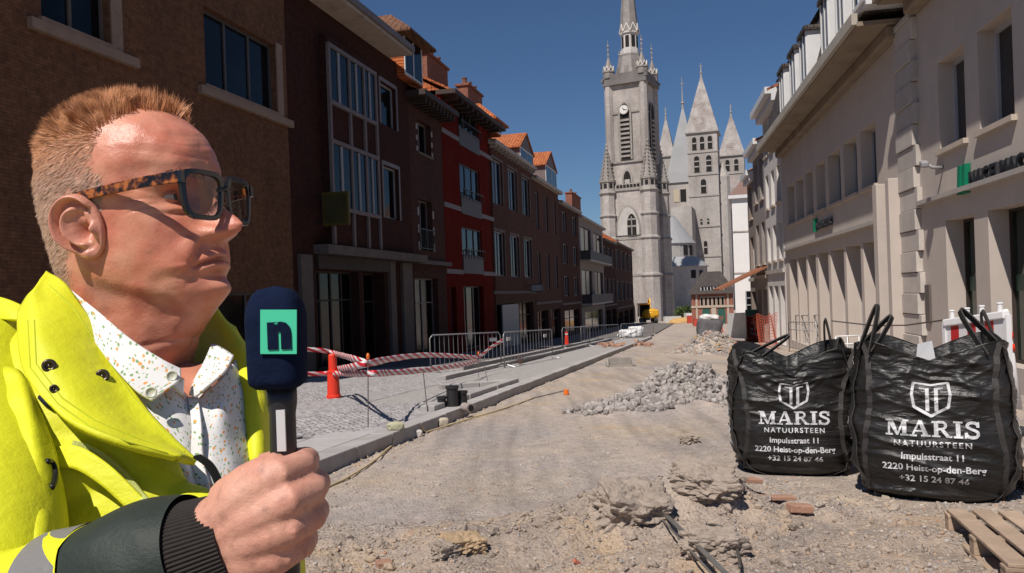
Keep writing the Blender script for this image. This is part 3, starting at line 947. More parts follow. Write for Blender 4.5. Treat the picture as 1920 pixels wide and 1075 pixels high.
# awning
mb = MB(); fl = RF.yz(b_)
zA1 = RF.ray(1437, 510)[1]
mb.hexa([RF.F(a, .02, zA1 + .2), RF.F(b_, .02, zA1 + .2), RF.F(b_, 2.4, zA1 - .9), RF.F(a, 2.4, zA1 - .9), RF.F(a, .02, zA1 + .3), RF.F(b_, .02, zA1 + .3), RF.F(b_, 2.4, zA1 - .8), RF.F(a, 2.4, zA1 - .8)])
mb.build('awning', mat('awning_brown', (.26, .10, .05), .8, .15), h2)
h3, *_ = right_house(1404, 1416, 330, 1410, 'grey_house', 'narrow brownish house with white window between awning house and white gable', mat('brown_wall', (.24, .19, .16), .85, .12, 1.5), 1, 2, out=.4)

# ------------------------------------------------------------------ free standing blocks at the end of the street
class Block:
    """a rectangular building seen from a corner, placed by its front bottom edge"""
    def __init__(s, px0, px1, Y, yaw=0.0, pyref=500):
        p0, p1 = at(px0, pyref, Y), at(px1, pyref, Y)
        s.c = (p0 + p1) / 2
        s.w = abs(p1.x - p0.x)
        s.Y = Y
        s.rz = yaw
        s.zb = gz(Y) - .3
        s.R = Matrix.Rotation(yaw, 3, 'Z')
        s.F0 = lambda x, y, z: Vector((s.c.x, s.Y, 0)) + s.R @ Vector((x, y, 0)) + Vector((0, 0, z))
    def z(s, px, py):
        return at(px, py, s.Y).z
    def box(s, mb, x0, x1, y0, y1, z0, z1):
        mb.hexa([s.F0(x0, y0, z0), s.F0(x1, y0, z0), s.F0(x1, y1, z0), s.F0(x0, y1, z0), s.F0(x0, y0, z1), s.F0(x1, y0, z1), s.F0(x1, y1, z1), s.F0(x0, y1, z1)])
    def pyr(s, mb, x0, x1, y0, y1, z0, z1, ridge=0.0):
        cx, cy = (x0 + x1) / 2, (y0 + y1) / 2
        if ridge:
            q = [s.F0(cx - ridge, cy, z1), s.F0(cx + ridge, cy, z1)]
            b = [s.F0(x0, y0, z0), s.F0(x1, y0, z0), s.F0(x1, y1, z0), s.F0(x0, y1, z0)]
            mb.raw(b + q, [(0, 1, 5, 4), (1, 2, 5), (2, 3, 4, 5), (3, 0, 4), (3, 2, 1, 0)])
        else:
            b = [s.F0(x0, y0, z0), s.F0(x1, y0, z0), s.F0(x1, y1, z0), s.F0(x0, y1, z0), s.F0(cx, cy, z1)]
            mb.raw(b, [(0, 1, 4), (1, 2, 4), (2, 3, 4), (3, 0, 4), (3, 2, 1, 0)])
# white gable end building
WB = Block(1377, 1412, 70, rad(-17.5))
rW = thing('white_house', 'white painted house end wall with dark roof facing up the street', 'house', WB.F0(0, 0, WB.zb))
zw = WB.z(1395, 372)
mb = MB(); WB.box(mb, -WB.w / 2, WB.w / 2 + 2.5, 0, 10, WB.zb, zw); mb.build('wall', mat('white_paint', (.74, .71, .69), .8, .05, 1), rW)
for z_ in (434, 512):
    mb = MB(); WB.box(mb, -WB.w / 2 - .03, WB.w / 2 + 2.55, -.06, .1, WB.z(1395, z_) - .06, WB.z(1395, z_) + .06); mb.build('string_course', STONE_LT, rW)
mb = MB(); WB.box(mb, -WB.w / 2 - .3, WB.w / 2 + 2.8, -.3, 10.2, zw, zw + .3); mb.build('cornice', DORMER_WHITE, rW)
mb = MB(); WB.pyr(mb, -WB.w / 2 - .2, WB.w / 2 + 2.7, -.2, 10, zw + .3, zw + 3.4, .4); mb.build('roof', mat('rust_roof', (.21, .13, .105), .85, .2, 2), rW)
for (p0, y0, y1) in ((1404, 388, 432), (1407, 460, 508), (1395, 546, 586)):
    xa = at(p0, 480, WB.Y).x - WB.c.x
    mb = MB(); WB.box(mb, xa, xa + (1.0 if p0 > 1400 else 1.2), -.03, .05, WB.z(p0, y1), WB.z(p0, y0)); w = mb.build('window', WHITE_FRAME, rW)
    n_ = 3
    for k in range(n_):
        za, zb_ = WB.z(p0, y1), WB.z(p0, y0)
        h_ = (zb_ - za) / n_
        mb = MB(); WB.box(mb, xa + .1, xa + .9, -.05, 0, za + h_ * k + .08, za + h_ * (k + 1) - .04); mb.build('pane', GLASS_DK, w)
# timbered house with slate hip roof
TB = Block(1295, 1371, 108, rad(-15))
rT = thing('timbered_house', 'low red brick and timber house with slate hip roof below the cathedral', 'house', TB.F0(0, 0, TB.zb))
zt = TB.z(1333, 551)
hw = TB.w / 2
BRICK_RED = brick_mat('red_brick', (.36, .13, .085), (.30, .10, .07), (.28, .2, .17), stain=.2)
mb = MB(); TB.box(mb, -hw, hw, 0, 8, TB.zb, zt); mb.build('wall', BRICK_RED, rT)
STONE_SAND = mat('sandstone', (.44, .36, .29), .85, .12, 2)
nw = 6
for k in range(nw):
    x = -hw + TB.w * (.20 + .60 * (k + .5) / nw)
    z0, z1 = TB.z(1333, 574), TB.z(1333, 556)
    mb = MB(); TB.box(mb, x - .25, x + .25, -.06, .05, z0, z1); w = mb.build('window', STONE_SAND, rT)
    mb = MB(); TB.box(mb, x - .15, x + .15, -.08, 0, z0 + .12, z1 - .15); mb.build('pane', GLASS_DK, w)
for sx in (-1, 1):
    for q in (.04, .14):
        x = sx * (hw - q * TB.w * .9)
        mb = MB(); TB.box(mb, x - .13, x + .13, -.1, .05, TB.zb, zt); mb.build('pilaster', STONE_SAND if q > .1 else BRICK_RED, rT)
zs = TB.z(1333, 577)
mb = MB(); TB.box(mb, -hw - .05, hw + .05, -.14, .04, zs, zs + .3); mb.build('string_course', STONE_SAND, rT)
for x in (-.85, 1.2):
    mb = MB(); TB.box(mb, x - .5, x + .5, -.09, .04, TB.zb, zs - .2); mb.build('door', mat('green_door', (.02, .09, .065), .6, .1), rT)
mb = MB(); TB.box(mb, -.15, .5, -.11, .05, TB.zb, zs - .05); mb.build('stone_jamb', STONE_SAND, rT)
mb = MB(); TB.pyr(mb, -hw - .5, hw + .5, -.6, 8.4, zt, TB.z(1340, 508), hw * .45); ro = mb.build('roof', SLATE, rT)
for k in range(4):
    x = -hw + TB.w * (.28 + .155 * k)
    z0 = TB.z(1333, 547)
    mb = MB(); TB.box(mb, x - .27, x + .27, .1, 2, z0, z0 + .85); d = mb.build('dormer', DORMER_WHITE, rT)
    mb = MB(); TB.box(mb, x - .17, x + .17, .07, .12, z0 + .15, z0 + .7); mb.build('pane', GLASS_DK, d)
    mb = MB(); TB.pyr(mb, x - .36, x + .36, -.05, 2.2, z0 + .85, z0 + 1.4); mb.build('dormer_roof', SLATE, d)
# ------------------------------------------------------------------ belfry
BST = brick_mat('belfry_stone', (.48, .435, .405), (.43, .39, .36), (.37, .335, .31), 1.1, .5, .014, .95, .15, .85, .5, .6, (.19, .16, .145), .22)
BST2 = brick_mat('belfry_trim', (.37, .335, .305), (.32, .29, .265), (.22, .20, .18), .9, .42, .01, .9, .2, .55, .5, .4, (.12, .105, .095), .3)
BDARK = mat('belfry_dark_stone', (.16, .145, .14), .9, .3, .4)
LEAD = mat('lead', (.25, .225, .21), .6, .25, .6, dirt=((.12, .09, .08), .5, .5))
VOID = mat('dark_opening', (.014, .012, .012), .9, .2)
GOLDW = mat('pale_gilding', (.62, .57, .52), .6, .1)
BY = 158.0
def belfry():
    nc = at(1212, 300, BY)                 # near corner of the shaft
    phi = rad(27)
    ax = Vector((-math.cos(phi), math.sin(phi), 0))   # along the front face to the left
    ay = Vector((math.sin(phi), math.cos(phi), 0))    # along the right face, away
    def z(py, px=1190):
        return at(px, py, BY).z
    Wd = 7.9
    ctr = nc + ax * (Wd / 2) + ay * (Wd / 2)
    def P(x, y, zz):      # x right, y away in the tower's own axes, from its centre
        q = Vector((ctr.x, ctr.y, 0)) - ax * x + ay * y
        return Vector((q.x, q.y, zz))
    def box(mb, x0, x1, y0, y1, z0, z1):
        mb.hexa([P(x0, y0, z0), P(x1, y0, z0), P(x1, y1, z0), P(x0, y1, z0), P(x0, y0, z1), P(x1, y0, z1), P(x1, y1, z1), P(x0, y1, z1)])
    def octo(mb, x, y, prof, n=8):
        c = P(x, y, 0)
        mb.lathe(c, [(r, zz) for r, zz in prof], n, math.atan2(ax.y, ax.x) + math.pi / n)
    def arch_pts(side, u, z0, z1, w, off, n=7):
        """pointed arch outline on a face; side 'f' front, 'r' right"""
        pts = []
        hs = z1 - w * .95
        out = [(-w / 2, z0), (w / 2, z0), (w / 2, hs)]
        for k in range(1, n):
            a = k / n
            out.append((w / 2 * math.cos(a * math.pi / 2) ** 1.0 * (1 - .0 * a), hs + (z1 - hs) * math.sin(a * math.pi / 2) ** 1.25))
        out.append((0, z1))
        for k in range(n - 1, 0, -1):
            a = k / n
            out.append((-w / 2 * math.cos(a * math.pi / 2), hs + (z1 - hs) * math.sin(a * math.pi / 2) ** 1.25))
        out.append((-w / 2, hs))
        for uu, zz in out:
            pts.append(P(u + uu, off, zz) if side == 'f' else P(off, u + uu, zz))
        return pts
    root = thing('belfry', 'tall grey stone belfry with clock, corner pinnacles and lantern spire at the street end', 'belfry', P(0, 0, gz(BY) - .5))
    zb = gz(BY) - .5
    z1 = z(352)       # balustrade of the lower stage
    z2 = z(300)       # base of the shaft stage
    z3 = z(152)       # parapet
    hw = Wd / 2
    HW = hw + .45
    # lower stage
    mb = MB(); box(mb, -HW, HW, -HW, HW, zb, z1); mb.build('lower_stage', BST, root)
    for sx in (-1, 1):
        for sy in (-1, 1):
            if sx < 0 and sy > 0:
                continue
            mb = MB()
            octo(mb, sx * HW, sy * HW, [(2.0, zb), (2.0, z(515)), (1.85, z(512)), (1.85, z(445)), (1.72, z(442)), (1.72, z(400)), (1.65, z(398)), (1.65, z1 + .2)])
            bt = mb.build('buttress', BST, root)
            mb = MB()
            for pyb in (517, 447, 402, 358):
                r0 = 2.12 if pyb > 500 else 1.98 if pyb > 440 else 1.85
                octo(mb, sx * HW, sy * HW, [(r0, z(pyb) - .25), (r0 + .12, z(pyb)), (r0 - .1, z(pyb) + .3)])
            mb.build('string_course', BST2, bt)
            # pinnacle
            mb = MB()
            zp0 = z1 + .2
            octo(mb, sx * HW, sy * HW, [(1.6, zp0), (1.6, z(338)), (1.78, z(337)), (1.78, z(333)), (1.5, z(332)), (.18, z(268)), (.3, z(266)), (.05, z(260))])
            pn = mb.build('pinnacle', BST2, root)
            mb = MB()
            for k in range(8):
                a0 = math.atan2(ax.y, ax.x) + math.pi / 8 + k * math.pi / 4
                for j in range(9):
                    f = j / 9
                    r_ = 1.62 + (.18 - 1.62) * f
                    zz = z(331) + (z(268) - z(331)) * f
                    c = P(sx * HW, sy * HW, 0)
                    mb.box((c.x + math.cos(a0) * r_, c.y + math.sin(a0) * r_, zz + .12), (.24, .24, .28), a0)
            struct(mb.build('crockets', BST2, pn), 'stuff')
            for k in range(8):
                a0 = math.atan2(ax.y, ax.x) + k * math.pi / 4
                c = P(sx * HW, sy * HW, 0)
                mb = MB()
                mb.box((c.x + math.cos(a0) * 1.48, c.y + math.sin(a0) * 1.48, (z(349) + z(340)) / 2), (.12, .62, z(340) - z(349)), a0)
                mb.build('opening', VOID, pn)
    # balustrade
    for (x0, x1, y0, y1) in ((-HW, HW, -HW - .1, -HW + .25), (HW - .25, HW + .1, -HW, HW)):
        mb = MB(); box(mb, x0, x1, y0, y1, z1, z(342)); bl = mb.build('balustrade', BST2, root)
    for k in range(7):
        x = -HW + 2.2 + k * (2 * HW - 4.4) / 6
        mb = MB(); box(mb, x - .28, x + .28, -HW - .14, -HW - .09, z1 + .25, z(344)); mb.build('opening', VOID, bl)
        mb = MB(); box(mb, HW + .09, HW + .14, x - .28, x + .28, z1 + .25, z(344)); mb.build('opening', VOID, bl)
    mb = MB(); box(mb, -HW - .25, HW + .25, -HW - .25, HW + .25, z1 - .35, z1 + .02); mb.build('cornice', BST2, root)
    # big lower window (recess) in front
    def opening(side, u, z0_, z1_, w, face, m, depth=.05, name='window', trim=True):
        off = -face if side == 'f' else face
        sg = -1 if side == 'f' else 1
        vec = (ay if side == 'f' else -ax) * (sg if side == 'f' else 1)
        if trim:
            o_ = MB(); pts_o = arch_pts(side, u, z0_ - .0, z1_ + .45, w + .8, off + sg * .02)
            o_.prism(pts_o, vec * .16)
            t_ = o_.build('arch_moulding', BST2, root)
        i_ = MB(); i_.prism(arch_pts(side, u, z0_ + .02, z1_, w, off + sg * (.19 if trim else .02)), vec * depth)
        return i_.build(name, m, root)
    PALE = mat('niche_stone', (.47, .44, .41), .9, .12, .5)
    w = opening('f', -.2, z(440), z(387), 4.6, HW, PALE, name='blind_arch')
    w2 = opening('f', .6, z(440), z(400), 1.9, HW + .25, VOID, trim=False)
    for zz in (412, 425):
        mb = MB(); box(mb, -.35, 1.55, -HW - .36, -HW - .3, z(zz), z(zz) + .35); mb.build('tracery', BST2, w2)
    mb = MB(); box(mb, .5, .7, -HW - .36, -HW - .3, z(440), z(405)); mb.build('tracery', BST2, w2)
    w3 = opening('f', -1.2, z(520), z(462), 1.5, HW, VOID)
    mb = MB(); box(mb, -1.95, -.45, -HW - .34, -HW - .2, z(494), z(490)); mb.build('tracery', BST2, w3)
    opening('f', -1.0, zb, z(552), 3.4, HW, VOID, name='doorway')
    # dark slot on the right face between the buttresses
    opening('r', 0, zb, z(545), 2.4, HW, VOID, name='doorway')
    for pyb in (516, 446):
        mb = MB(); box(mb, -HW - .1, HW + .1, -HW - .1, HW + .1, z(pyb) - .25, z(pyb) + .2); mb.build('string_course', BST2, root)
    # middle stage and shaft
    mb = MB(); box(mb, -hw, hw, -hw, hw, z1, z3); mb.build('shaft', BST, root)
    for sx in (-1, 1):
        for sy in (-1, 1):
            mb = MB(); octo(mb, sx * (hw - .25), sy * (hw - .25), [(.95, z2), (.95, z3)]); mb.build('corner_shaft', BST, root)
    for pyb, e in ((300, .3), (206, .2)):
        mb = MB(); box(mb, -hw - e, hw + e, -hw - e, hw + e, z(pyb) - .22, z(pyb) + .22); mb.build('string_course', BST2, root)
    opening('f', -.2, z(350), z(318), 1.5, hw + .05, VOID, name='niche')
    mb = MB(); box(mb, -.75, .35, -hw - .3, -hw - .1, z(350), z(334)); mb.build('statue_plinth', BST, root)
    opening('r', -.6, z(350), z(322), 1.2, hw + .05, VOID, name='niche')
    lv = opening('f', -.2, z(296), z(190), 2.0, hw + .3, VOID, name='louvre_opening')
    lr = opening('r', 0, z(296), z(190), 1.9, hw + .3, VOID, name='louvre_opening')
    for k in range(9):
        zz = z(292) + (z(224) - z(292)) * k / 8
        mb = MB(); box(mb, -1.2, .8, -hw - .72, -hw - .4, zz, zz + .42); mb.build('louvre', BST2, lv)
        mb = MB(); box(mb, hw + .4, hw + .72, -.95, .95, zz, zz + .42); mb.build('louvre', BST2, lr)
    # clock
    cz = z(203)
    n = 32
    cf = P(-.2, -hw - .85, cz)
    def disc(r0, off, m, nm, par):
        mb = MB(); mb.prism([cf - ax * (math.cos(2 * math.pi * k / n) * r0) - ay * off + Vector((0, 0, math.sin(2 * math.pi * k / n) * r0)) for k in range(n)], -ay * .08)
        return mb.build(nm, m, par)
    rim = disc(1.02, 0, LEAD, 'clock', root)
    fc = disc(.88, .1, mat('clock_white', (.66, .63, .60), .6, .1), 'clock_face', rim)
    for (ang, L_) in ((rad(100), .7), (rad(-30), .5)):
        a_ = cf - ay * .22
        d_ = -ax * math.sin(ang) + Vector((0, 0, math.cos(ang)))
        mb = MB(); mb.beam(a_ - d_ * .1, a_ + d_ * L_, .1, .04, up=ay); mb.build('clock_hand', VOID, rim)
    # parapet
    mb = MB(); box(mb, -hw - .75, hw + .75, -hw - .75, hw + .75, z3 - .1, z3 + .9); box(mb, -hw - .55, hw + .55, -hw - .55, hw + .55, z3 + .9, z(132)); mb.build('parapet', BDARK, root)
    for sx in (-1, 1):
        for sy in (-1, 1):
            mb = MB(); q = P(sx * (hw + .6), sy * (hw + .6), z(142)); mb.box(q, (.9, .5, .6), math.atan2(sy, sx)); mb.build('gargoyle', BDARK, root)
    # corner turrets
    for sx in (-1, 1):
        for sy in (-1, 1):
            x, y = sx * (hw - .35), sy * (hw - .35)
            mb = MB(); octo(mb, x, y, [(1.2, z(138)), (1.2, z(127)), (1.35, z(126)), (1.0, z(122)), (.14, z(96)), (.1, z(70)), (.02, z(62))]); tt = mb.build('turret', LEAD, root)
            mb = MB()
            for k in range(8):
                a0 = math.atan2(ax.y, ax.x) + math.pi / 8 + (k + .5) * math.pi / 4
                c = P(x, y, 0)
                for sg in (-1, 1):
                    b0 = Vector((c.x + math.cos(a0) * 1.1 - math.sin(a0) * .42 * sg, c.y + math.sin(a0) * 1.1 + math.cos(a0) * .42 * sg, z(124)))
                    b1 = Vector((c.x + math.cos(a0) * 1.05, c.y + math.sin(a0) * 1.05, z(114)))
                    mb.beam(b0, b1, .14, .14)
            for pyb in (92, 82, 74):
                octo(mb, x, y, [(.08, z(pyb) - .15), (.28, z(pyb)), (.08, z(pyb) + .15)])
            struct(mb.build('gilding', GOLDW, tt), 'stuff')
    # lantern and spire
    mb = MB(); octo(mb, 0, 0, [(3.5, z(138)), (2.4, z(95)), (2.4, z(90))]); mb.build('spire_base', LEAD, root)
    for k in range(8):
        a0 = math.atan2(ax.y, ax.x) + k * math.pi / 4
        c = P(0, 0, 0)
        mb = MB()
        mb.box((c.x + math.cos(a0) * 2.55, c.y + math.sin(a0) * 2.55, z(122)), (.9, .8, 1.6), a0)
        dd = mb.build('spire_dormer', LEAD, root)
    mb = MB(); octo(mb, 0, 0, [(2.05, z(92)), (2.05, z(80)), (1.75, z(79)), (1.75, z(50)), (2.05, z(49)), (2.05, z(46))]); la = mb.build('lantern', mat('lantern_white', (.54, .50, .47), .7, .1, 1), root)
    for k in range(8):
        a0 = math.atan2(ax.y, ax.x) + k * math.pi / 4
        c = P(0, 0, 0)
        mb = MB(); mb.box((c.x + math.cos(a0) * 1.62, c.y + math.sin(a0) * 1.62, (z(76) + z(54)) / 2), (.12, .8, z(54) - z(76)), a0); mb.build('opening', VOID, la)
    mb = MB(); octo(mb, 0, 0, [(2.05, z(46)), (1.8, z(22)), (1.45, z(-15)), (.15, z(-150)), (.02, z(-160))]); mb.build('spire', LEAD, root)
    mb = MB()
    for k in range(8):
        a0 = math.atan2(ax.y, ax.x) + k * math.pi / 4
        c = P(0, 0, 0)
        for sg in (-1, 1):
            b0 = Vector((c.x + math.cos(a0) * 1.95 - math.sin(a0) * .75 * sg, c.y + math.sin(a0) * 1.95 + math.cos(a0) * .75 * sg, z(46)))
            b1 = Vector((c.x + math.cos(a0) * 1.75, c.y + math.sin(a0) * 1.75, z(30)))
            mb.beam(b0, b1, .2, .2)
    struct(mb.build('spire_gables', GOLDW, root), 'stuff')
belfry()

# ------------------------------------------------------------------ cathedral
CST = brick_mat('cathedral_stone', (.48, .44, .41), (.43, .395, .37), (.37, .34, .315), 1.2, .55, .015, .95, .12, .8, .5, .45, (.19, .165, .15), .12)
CST2 = mat('cathedral_trim', (.34, .31, .29), .9, .15, .5)
SPIRE = mat('spire_slate', (.36, .325, .305), .75, .25, .5, .5, 3, dirt=((.19, .135, .12), .3, .8))
GREYROOF = mat('cathedral_roof', (.30, .30, .305), .7, .12, .2)
def cathedral():
    CY = 225.0
    root = thing('cathedral', 'grey stone cathedral with slate spired towers behind the belfry', 'cathedral', at(1330, 560, CY))
    root.location.z = gz(CY) - .3
    zb = gz(CY) - .3
    yaw = rad(-19)
    def tower(p0, p1, ytop, yapex, rows, Y, pxap=None, dep=None, name='tower', fin=22, pxc=None):
        B = Block(p0, p1, Y, yaw)
        hw = B.w / 2
        zt = B.z((p0 + p1) / 2, ytop); za = B.z((p0 + p1) / 2, yapex)
        d = B.w if dep is None else dep
        mb = MB(); B.box(mb, -hw, hw, 0, d, zb, zt); tw = mb.build(name, CST, root)
        mb = MB(); B.pyr(mb, -hw - .4, hw + .4, -.4, d + .4, zt, za); sp = mb.build('spire', SPIRE, root)
        mb = MB(); B.box(mb, -hw - .5, hw + .5, -.5, d + .5, zt - .4, zt - .02); mb.build('cornice', CST2, tw)
        mb = MB()
        c = B.F0(0, d / 2, za)
        mb.tube([c - Vector((0, 0, 1.2)), c + Vector((0, 0, 1.5)), c + Vector((0, 0, 3.4))], [.35, .16, .06], 6)
        mb.lathe(c + Vector((0, 0, .1)), [(.1, 0), (.45, .35), (.1, .7)], 8)
        mb.box(c + Vector((0, 0, 2.4)), (1.1, .14, .14))
        mb.build('finial', CST2, sp)
        for sxy in ((0, -1),):
            mb = MB(); B.box(mb, -.5, .5, .35, 2, zt + 1.0, zt + 2.4); dm = mb.build('lucarne', mat('lucarne_wood', (.33, .19, .10), .8, .2), sp)
            mb = MB(); B.pyr(mb, -.75, .75, .2, 2.4, zt + 2.4, zt + 3.3); mb.build('lucarne_roof', SPIRE, sp)
        for (y0, y1, n, frac, wfr) in rows:
            for k in range(n):
                x = (-hw + B.w * (k + .5) / n) * frac
                z0, z1 = B.z((p0 + p1) / 2, y1), B.z((p0 + p1) / 2, y0)
                w = wfr
                pts = [(-w / 2, z0), (w / 2, z0), (w / 2, z1 - w / 2)] + [(w / 2 * math.cos(a), z1 - w / 2 + w / 2 * math.sin(a)) for a in (.5, 1.05, 1.57, 2.1, 2.64)] + [(-w / 2, z1 - w / 2)]
                mb = MB(); mb.prism([B.F0(x + u * 1.35, -.12, z0 + (v - z0) * 1.05) for u, v in pts], B.R @ Vector((0, .2, 0))); wd = mb.build('window', CST2, tw)
                mb = MB(); mb.prism([B.F0(x + u, -.16, v) for u, v in pts], B.R @ Vector((0, .1, 0))); mb.build('opening', VOID, wd)
                m_ = max(2, int((z1 - z0) / 1.4))
                mb = MB()
                for j in range(1, m_):
                    zz = z0 + (z1 - z0) * j / m_
                    B.box(mb, x - w * .46, x + w * .46, -.3, -.17, zz - .18, zz + .18)
                struct(mb.build('louvres', CST2, wd), 'stuff')
            zz = B.z((p0 + p1) / 2, y1 + 5)
            mb = MB(); B.box(mb, -hw - .15, hw + .15, -.2, .1, zz - .2, zz + .2); mb.build('string_course', CST2, tw)
        return B, tw
    tower(1297, 1352, 246, 132, [(256, 280, 3, .78, 1.25), (292, 322, 2, .8, 1.5), (336, 362, 1, 1, 1.5), (410, 420, 2, .45, .6), (452, 476, 1, 1, 1.0)], CY)
    tower(1357, 1401, 290, 208, [(299, 320, 2, .72, 1.3)], CY + 26)
    tower(1242, 1270, 292, 215, [], CY + 34)
    # big central lantern roof
    B = Block(1256, 1318, CY + 20, yaw)
    hw = B.w / 2
    mb = MB(); B.box(mb, -hw, hw, 0, B.w, zb, B.z(1280, 342)); tw = mb.build('lantern_tower', CST, root)
    mb = MB(); B.pyr(mb, -hw - .5, hw + .5, -.5, B.w + .5, B.z(1280, 342), B.z(1290, 190)); sp = mb.build('spire', GREYROOF, root)
    c = B.F0(0, B.w / 2, B.z(1290, 190))
    mb = MB(); mb.tube([c - Vector((0, 0, 2)), c + Vector((0, 0, 4)), c + Vector((0, 0, 9))], [.4, .15, .06], 6); mb.lathe(c, [(.1, 0), (.6, .6), (.1, 1.2)], 8); mb.box(c + Vector((0, 0, 7)), (1.4, .15, .15)); mb.build('finial', CST2, sp)
    for k in range(2):
        x = -hw + B.w * (.28 + .2 * k)
        mb = MB(); B.box(mb, x - .9, x + .9, -.15, .1, B.z(1285, 378), B.z(1285, 355)); mb.build('window', VOID if k else mat('pale_niche', (.46, .39, .29), .9, .1), tw)
    # transept and apse
    B = Block(1262, 1300, CY - 8, yaw)
    hw = B.w / 2
    mb = MB(); B.box(mb, -hw, hw, 0, 14, zb, B.z(1280, 388)); mb.build('transept', CST, root)
    for (p0, p1, yw, yr, Y, ws) in ((1206, 1304, 455, 400, CY - 18, ((1286, 460, 478), (1298, 460, 478))), (1205, 1326, 499, 481, CY - 30, ((1297, 507, 522), (1314, 507, 522)))):
        c = at((p0 + p1) / 2, 500, Y + 6)
        r_ = abs(at(p1, 500, Y).x - at(p0, 500, Y).x) / 2
        zw, zr_ = at(1290, yw, Y).z, at(1290, yr, Y).z
        mb = MB(); mb.lathe((c.x, c.y, 0), [(r_, zb), (r_, zw)], 28); ap = mb.build('apse', CST, root)
        mb = MB(); mb.lathe((c.x, c.y, 0), [(r_ + .4, zw - .15), (r_ + .4, zw), (r_ * (.25 if yr < 450 else .72), zr_), (.3, zr_ + .2)], 28); mb.build('apse_roof', GREYROOF, ap)
        for (px, y0, y1) in ws:
            q = at(px, 500, Y)
            dx = q.x - c.x
            yy = c.y - math.sqrt(max(.1, r_ * r_ - dx * dx))
            a0 = math.atan2(yy - c.y, dx)
            mb = MB(); mb.box((c.x + math.cos(a0) * r_, yy, (at(px, y0, Y).z + at(px, y1, Y).z) / 2), (.3, 1.3, at(px, y0, Y).z - at(px, y1, Y).z), a0); mb.build('window', VOID, ap)
    # nave to the right of the front tower
    B = Block(1352, 1420, CY + 22, yaw)
    hw = B.w / 2
    mb = MB(); B.box(mb, -hw, hw, 0, 12, zb, B.z(1380, 352)); mb.build('nave', CST, root)
    mb = MB(); B.pyr(mb, -hw, hw, 0, 12, B.z(1380, 352), B.z(1380, 318), hw * .8); mb.build('nave_roof', mat('nave_roof', (.27, .23, .215), .8, .2, .4), root)
    # stair turret by the tower
    c = at(1360, 500, CY + 2)
    mb = MB(); mb.lathe((c.x, c.y, 0), [(2.2, zb), (2.2, at(1360, 330, CY).z), (.1, at(1360, 300, CY).z)], 10); mb.build('stair_turret', CST, root)
cathedral()
# ------------------------------------------------------------------ street surface
def kX(Y):
    return -2.117 + .2415 * (Y - 7.2)
KQ = 1.0 / math.cos(math.atan(.2415))
def KP(q, Y, h=.12):
    """point q metres left of the kerb face"""
    return Vector((kX(Y) - q * KQ, Y, gz(Y) + h))
def kq(p):
    return (kX(p.y) - p.x) / KQ
BAG1 = G(1752, 940); BAG2 = G(1490, 893)
HP1, HP2 = G(1285, 760), G(1170, 774)
MOUNDS = [(G(1180, 985), .75, .42, .22), (G(1330, 968), .50, .38, .17), (G(1020, 1010), .6, .4, .07), (G(870, 1030), .5, .35, .08), (G(1480, 1040), .9, .5, .04),
          (G(620, 1040), .8, .4, .05), (G(1600, 930), .5, .4, .08), (HP1, .95, .85, .62), (HP2, .75, .50, .13),
          (G(1420, 960), .7, .4, .06), (G(1740, 1010), .6, .4, .04)]
def gh(x, y):
    """height of the dug up street above its plane"""
    q = (kX(y) - x)
    if q > 0:
        return -.06
    rough = .010 * fbm(x, y, 3.5, 4) + .018 * fbm(x, y, .8, 3)
    near = smoothstep(6.4, 5.0, y)
    right = smoothstep(.9, 2.2, x - .10 * (y - 5)) * smoothstep(9.5, 7.0, y)
    k = max(near, right * .9)
    rough += k * (.045 * fbm(x, y, 3.0, 5, 5.0) + .022 * abs(fbm(x, y, 9.0, 3, 9.0)) + .02 * max(0, fbm(x, y, 1.6, 2, 2.0)))
    h = rough
    for (c, a, b, hh) in MOUNDS:
        dx, dy = (x - c.x) / a, (y - c.y) / b
        r2 = dx * dx + dy * dy
        if r2 < 6:
            h += hh * math.exp(-r2 * 1.4) * (1 + .35 * fbm(x, y, 4.0, 3, 1.0))
    # spoil along the kerb
    e = smoothstep(.55, .05, -q)
    h += e * (-.045 + .028 * fbm(x, y, 2.2, 3, 7.0))
    # keep flat below the bags
    for c in (BAG1, BAG2):
        d = math.hypot(x - c.x, y - c.y - .45)
        f = smoothstep(.85, .55, d)
        h = h * (1 - f) + .0 * f
    return h
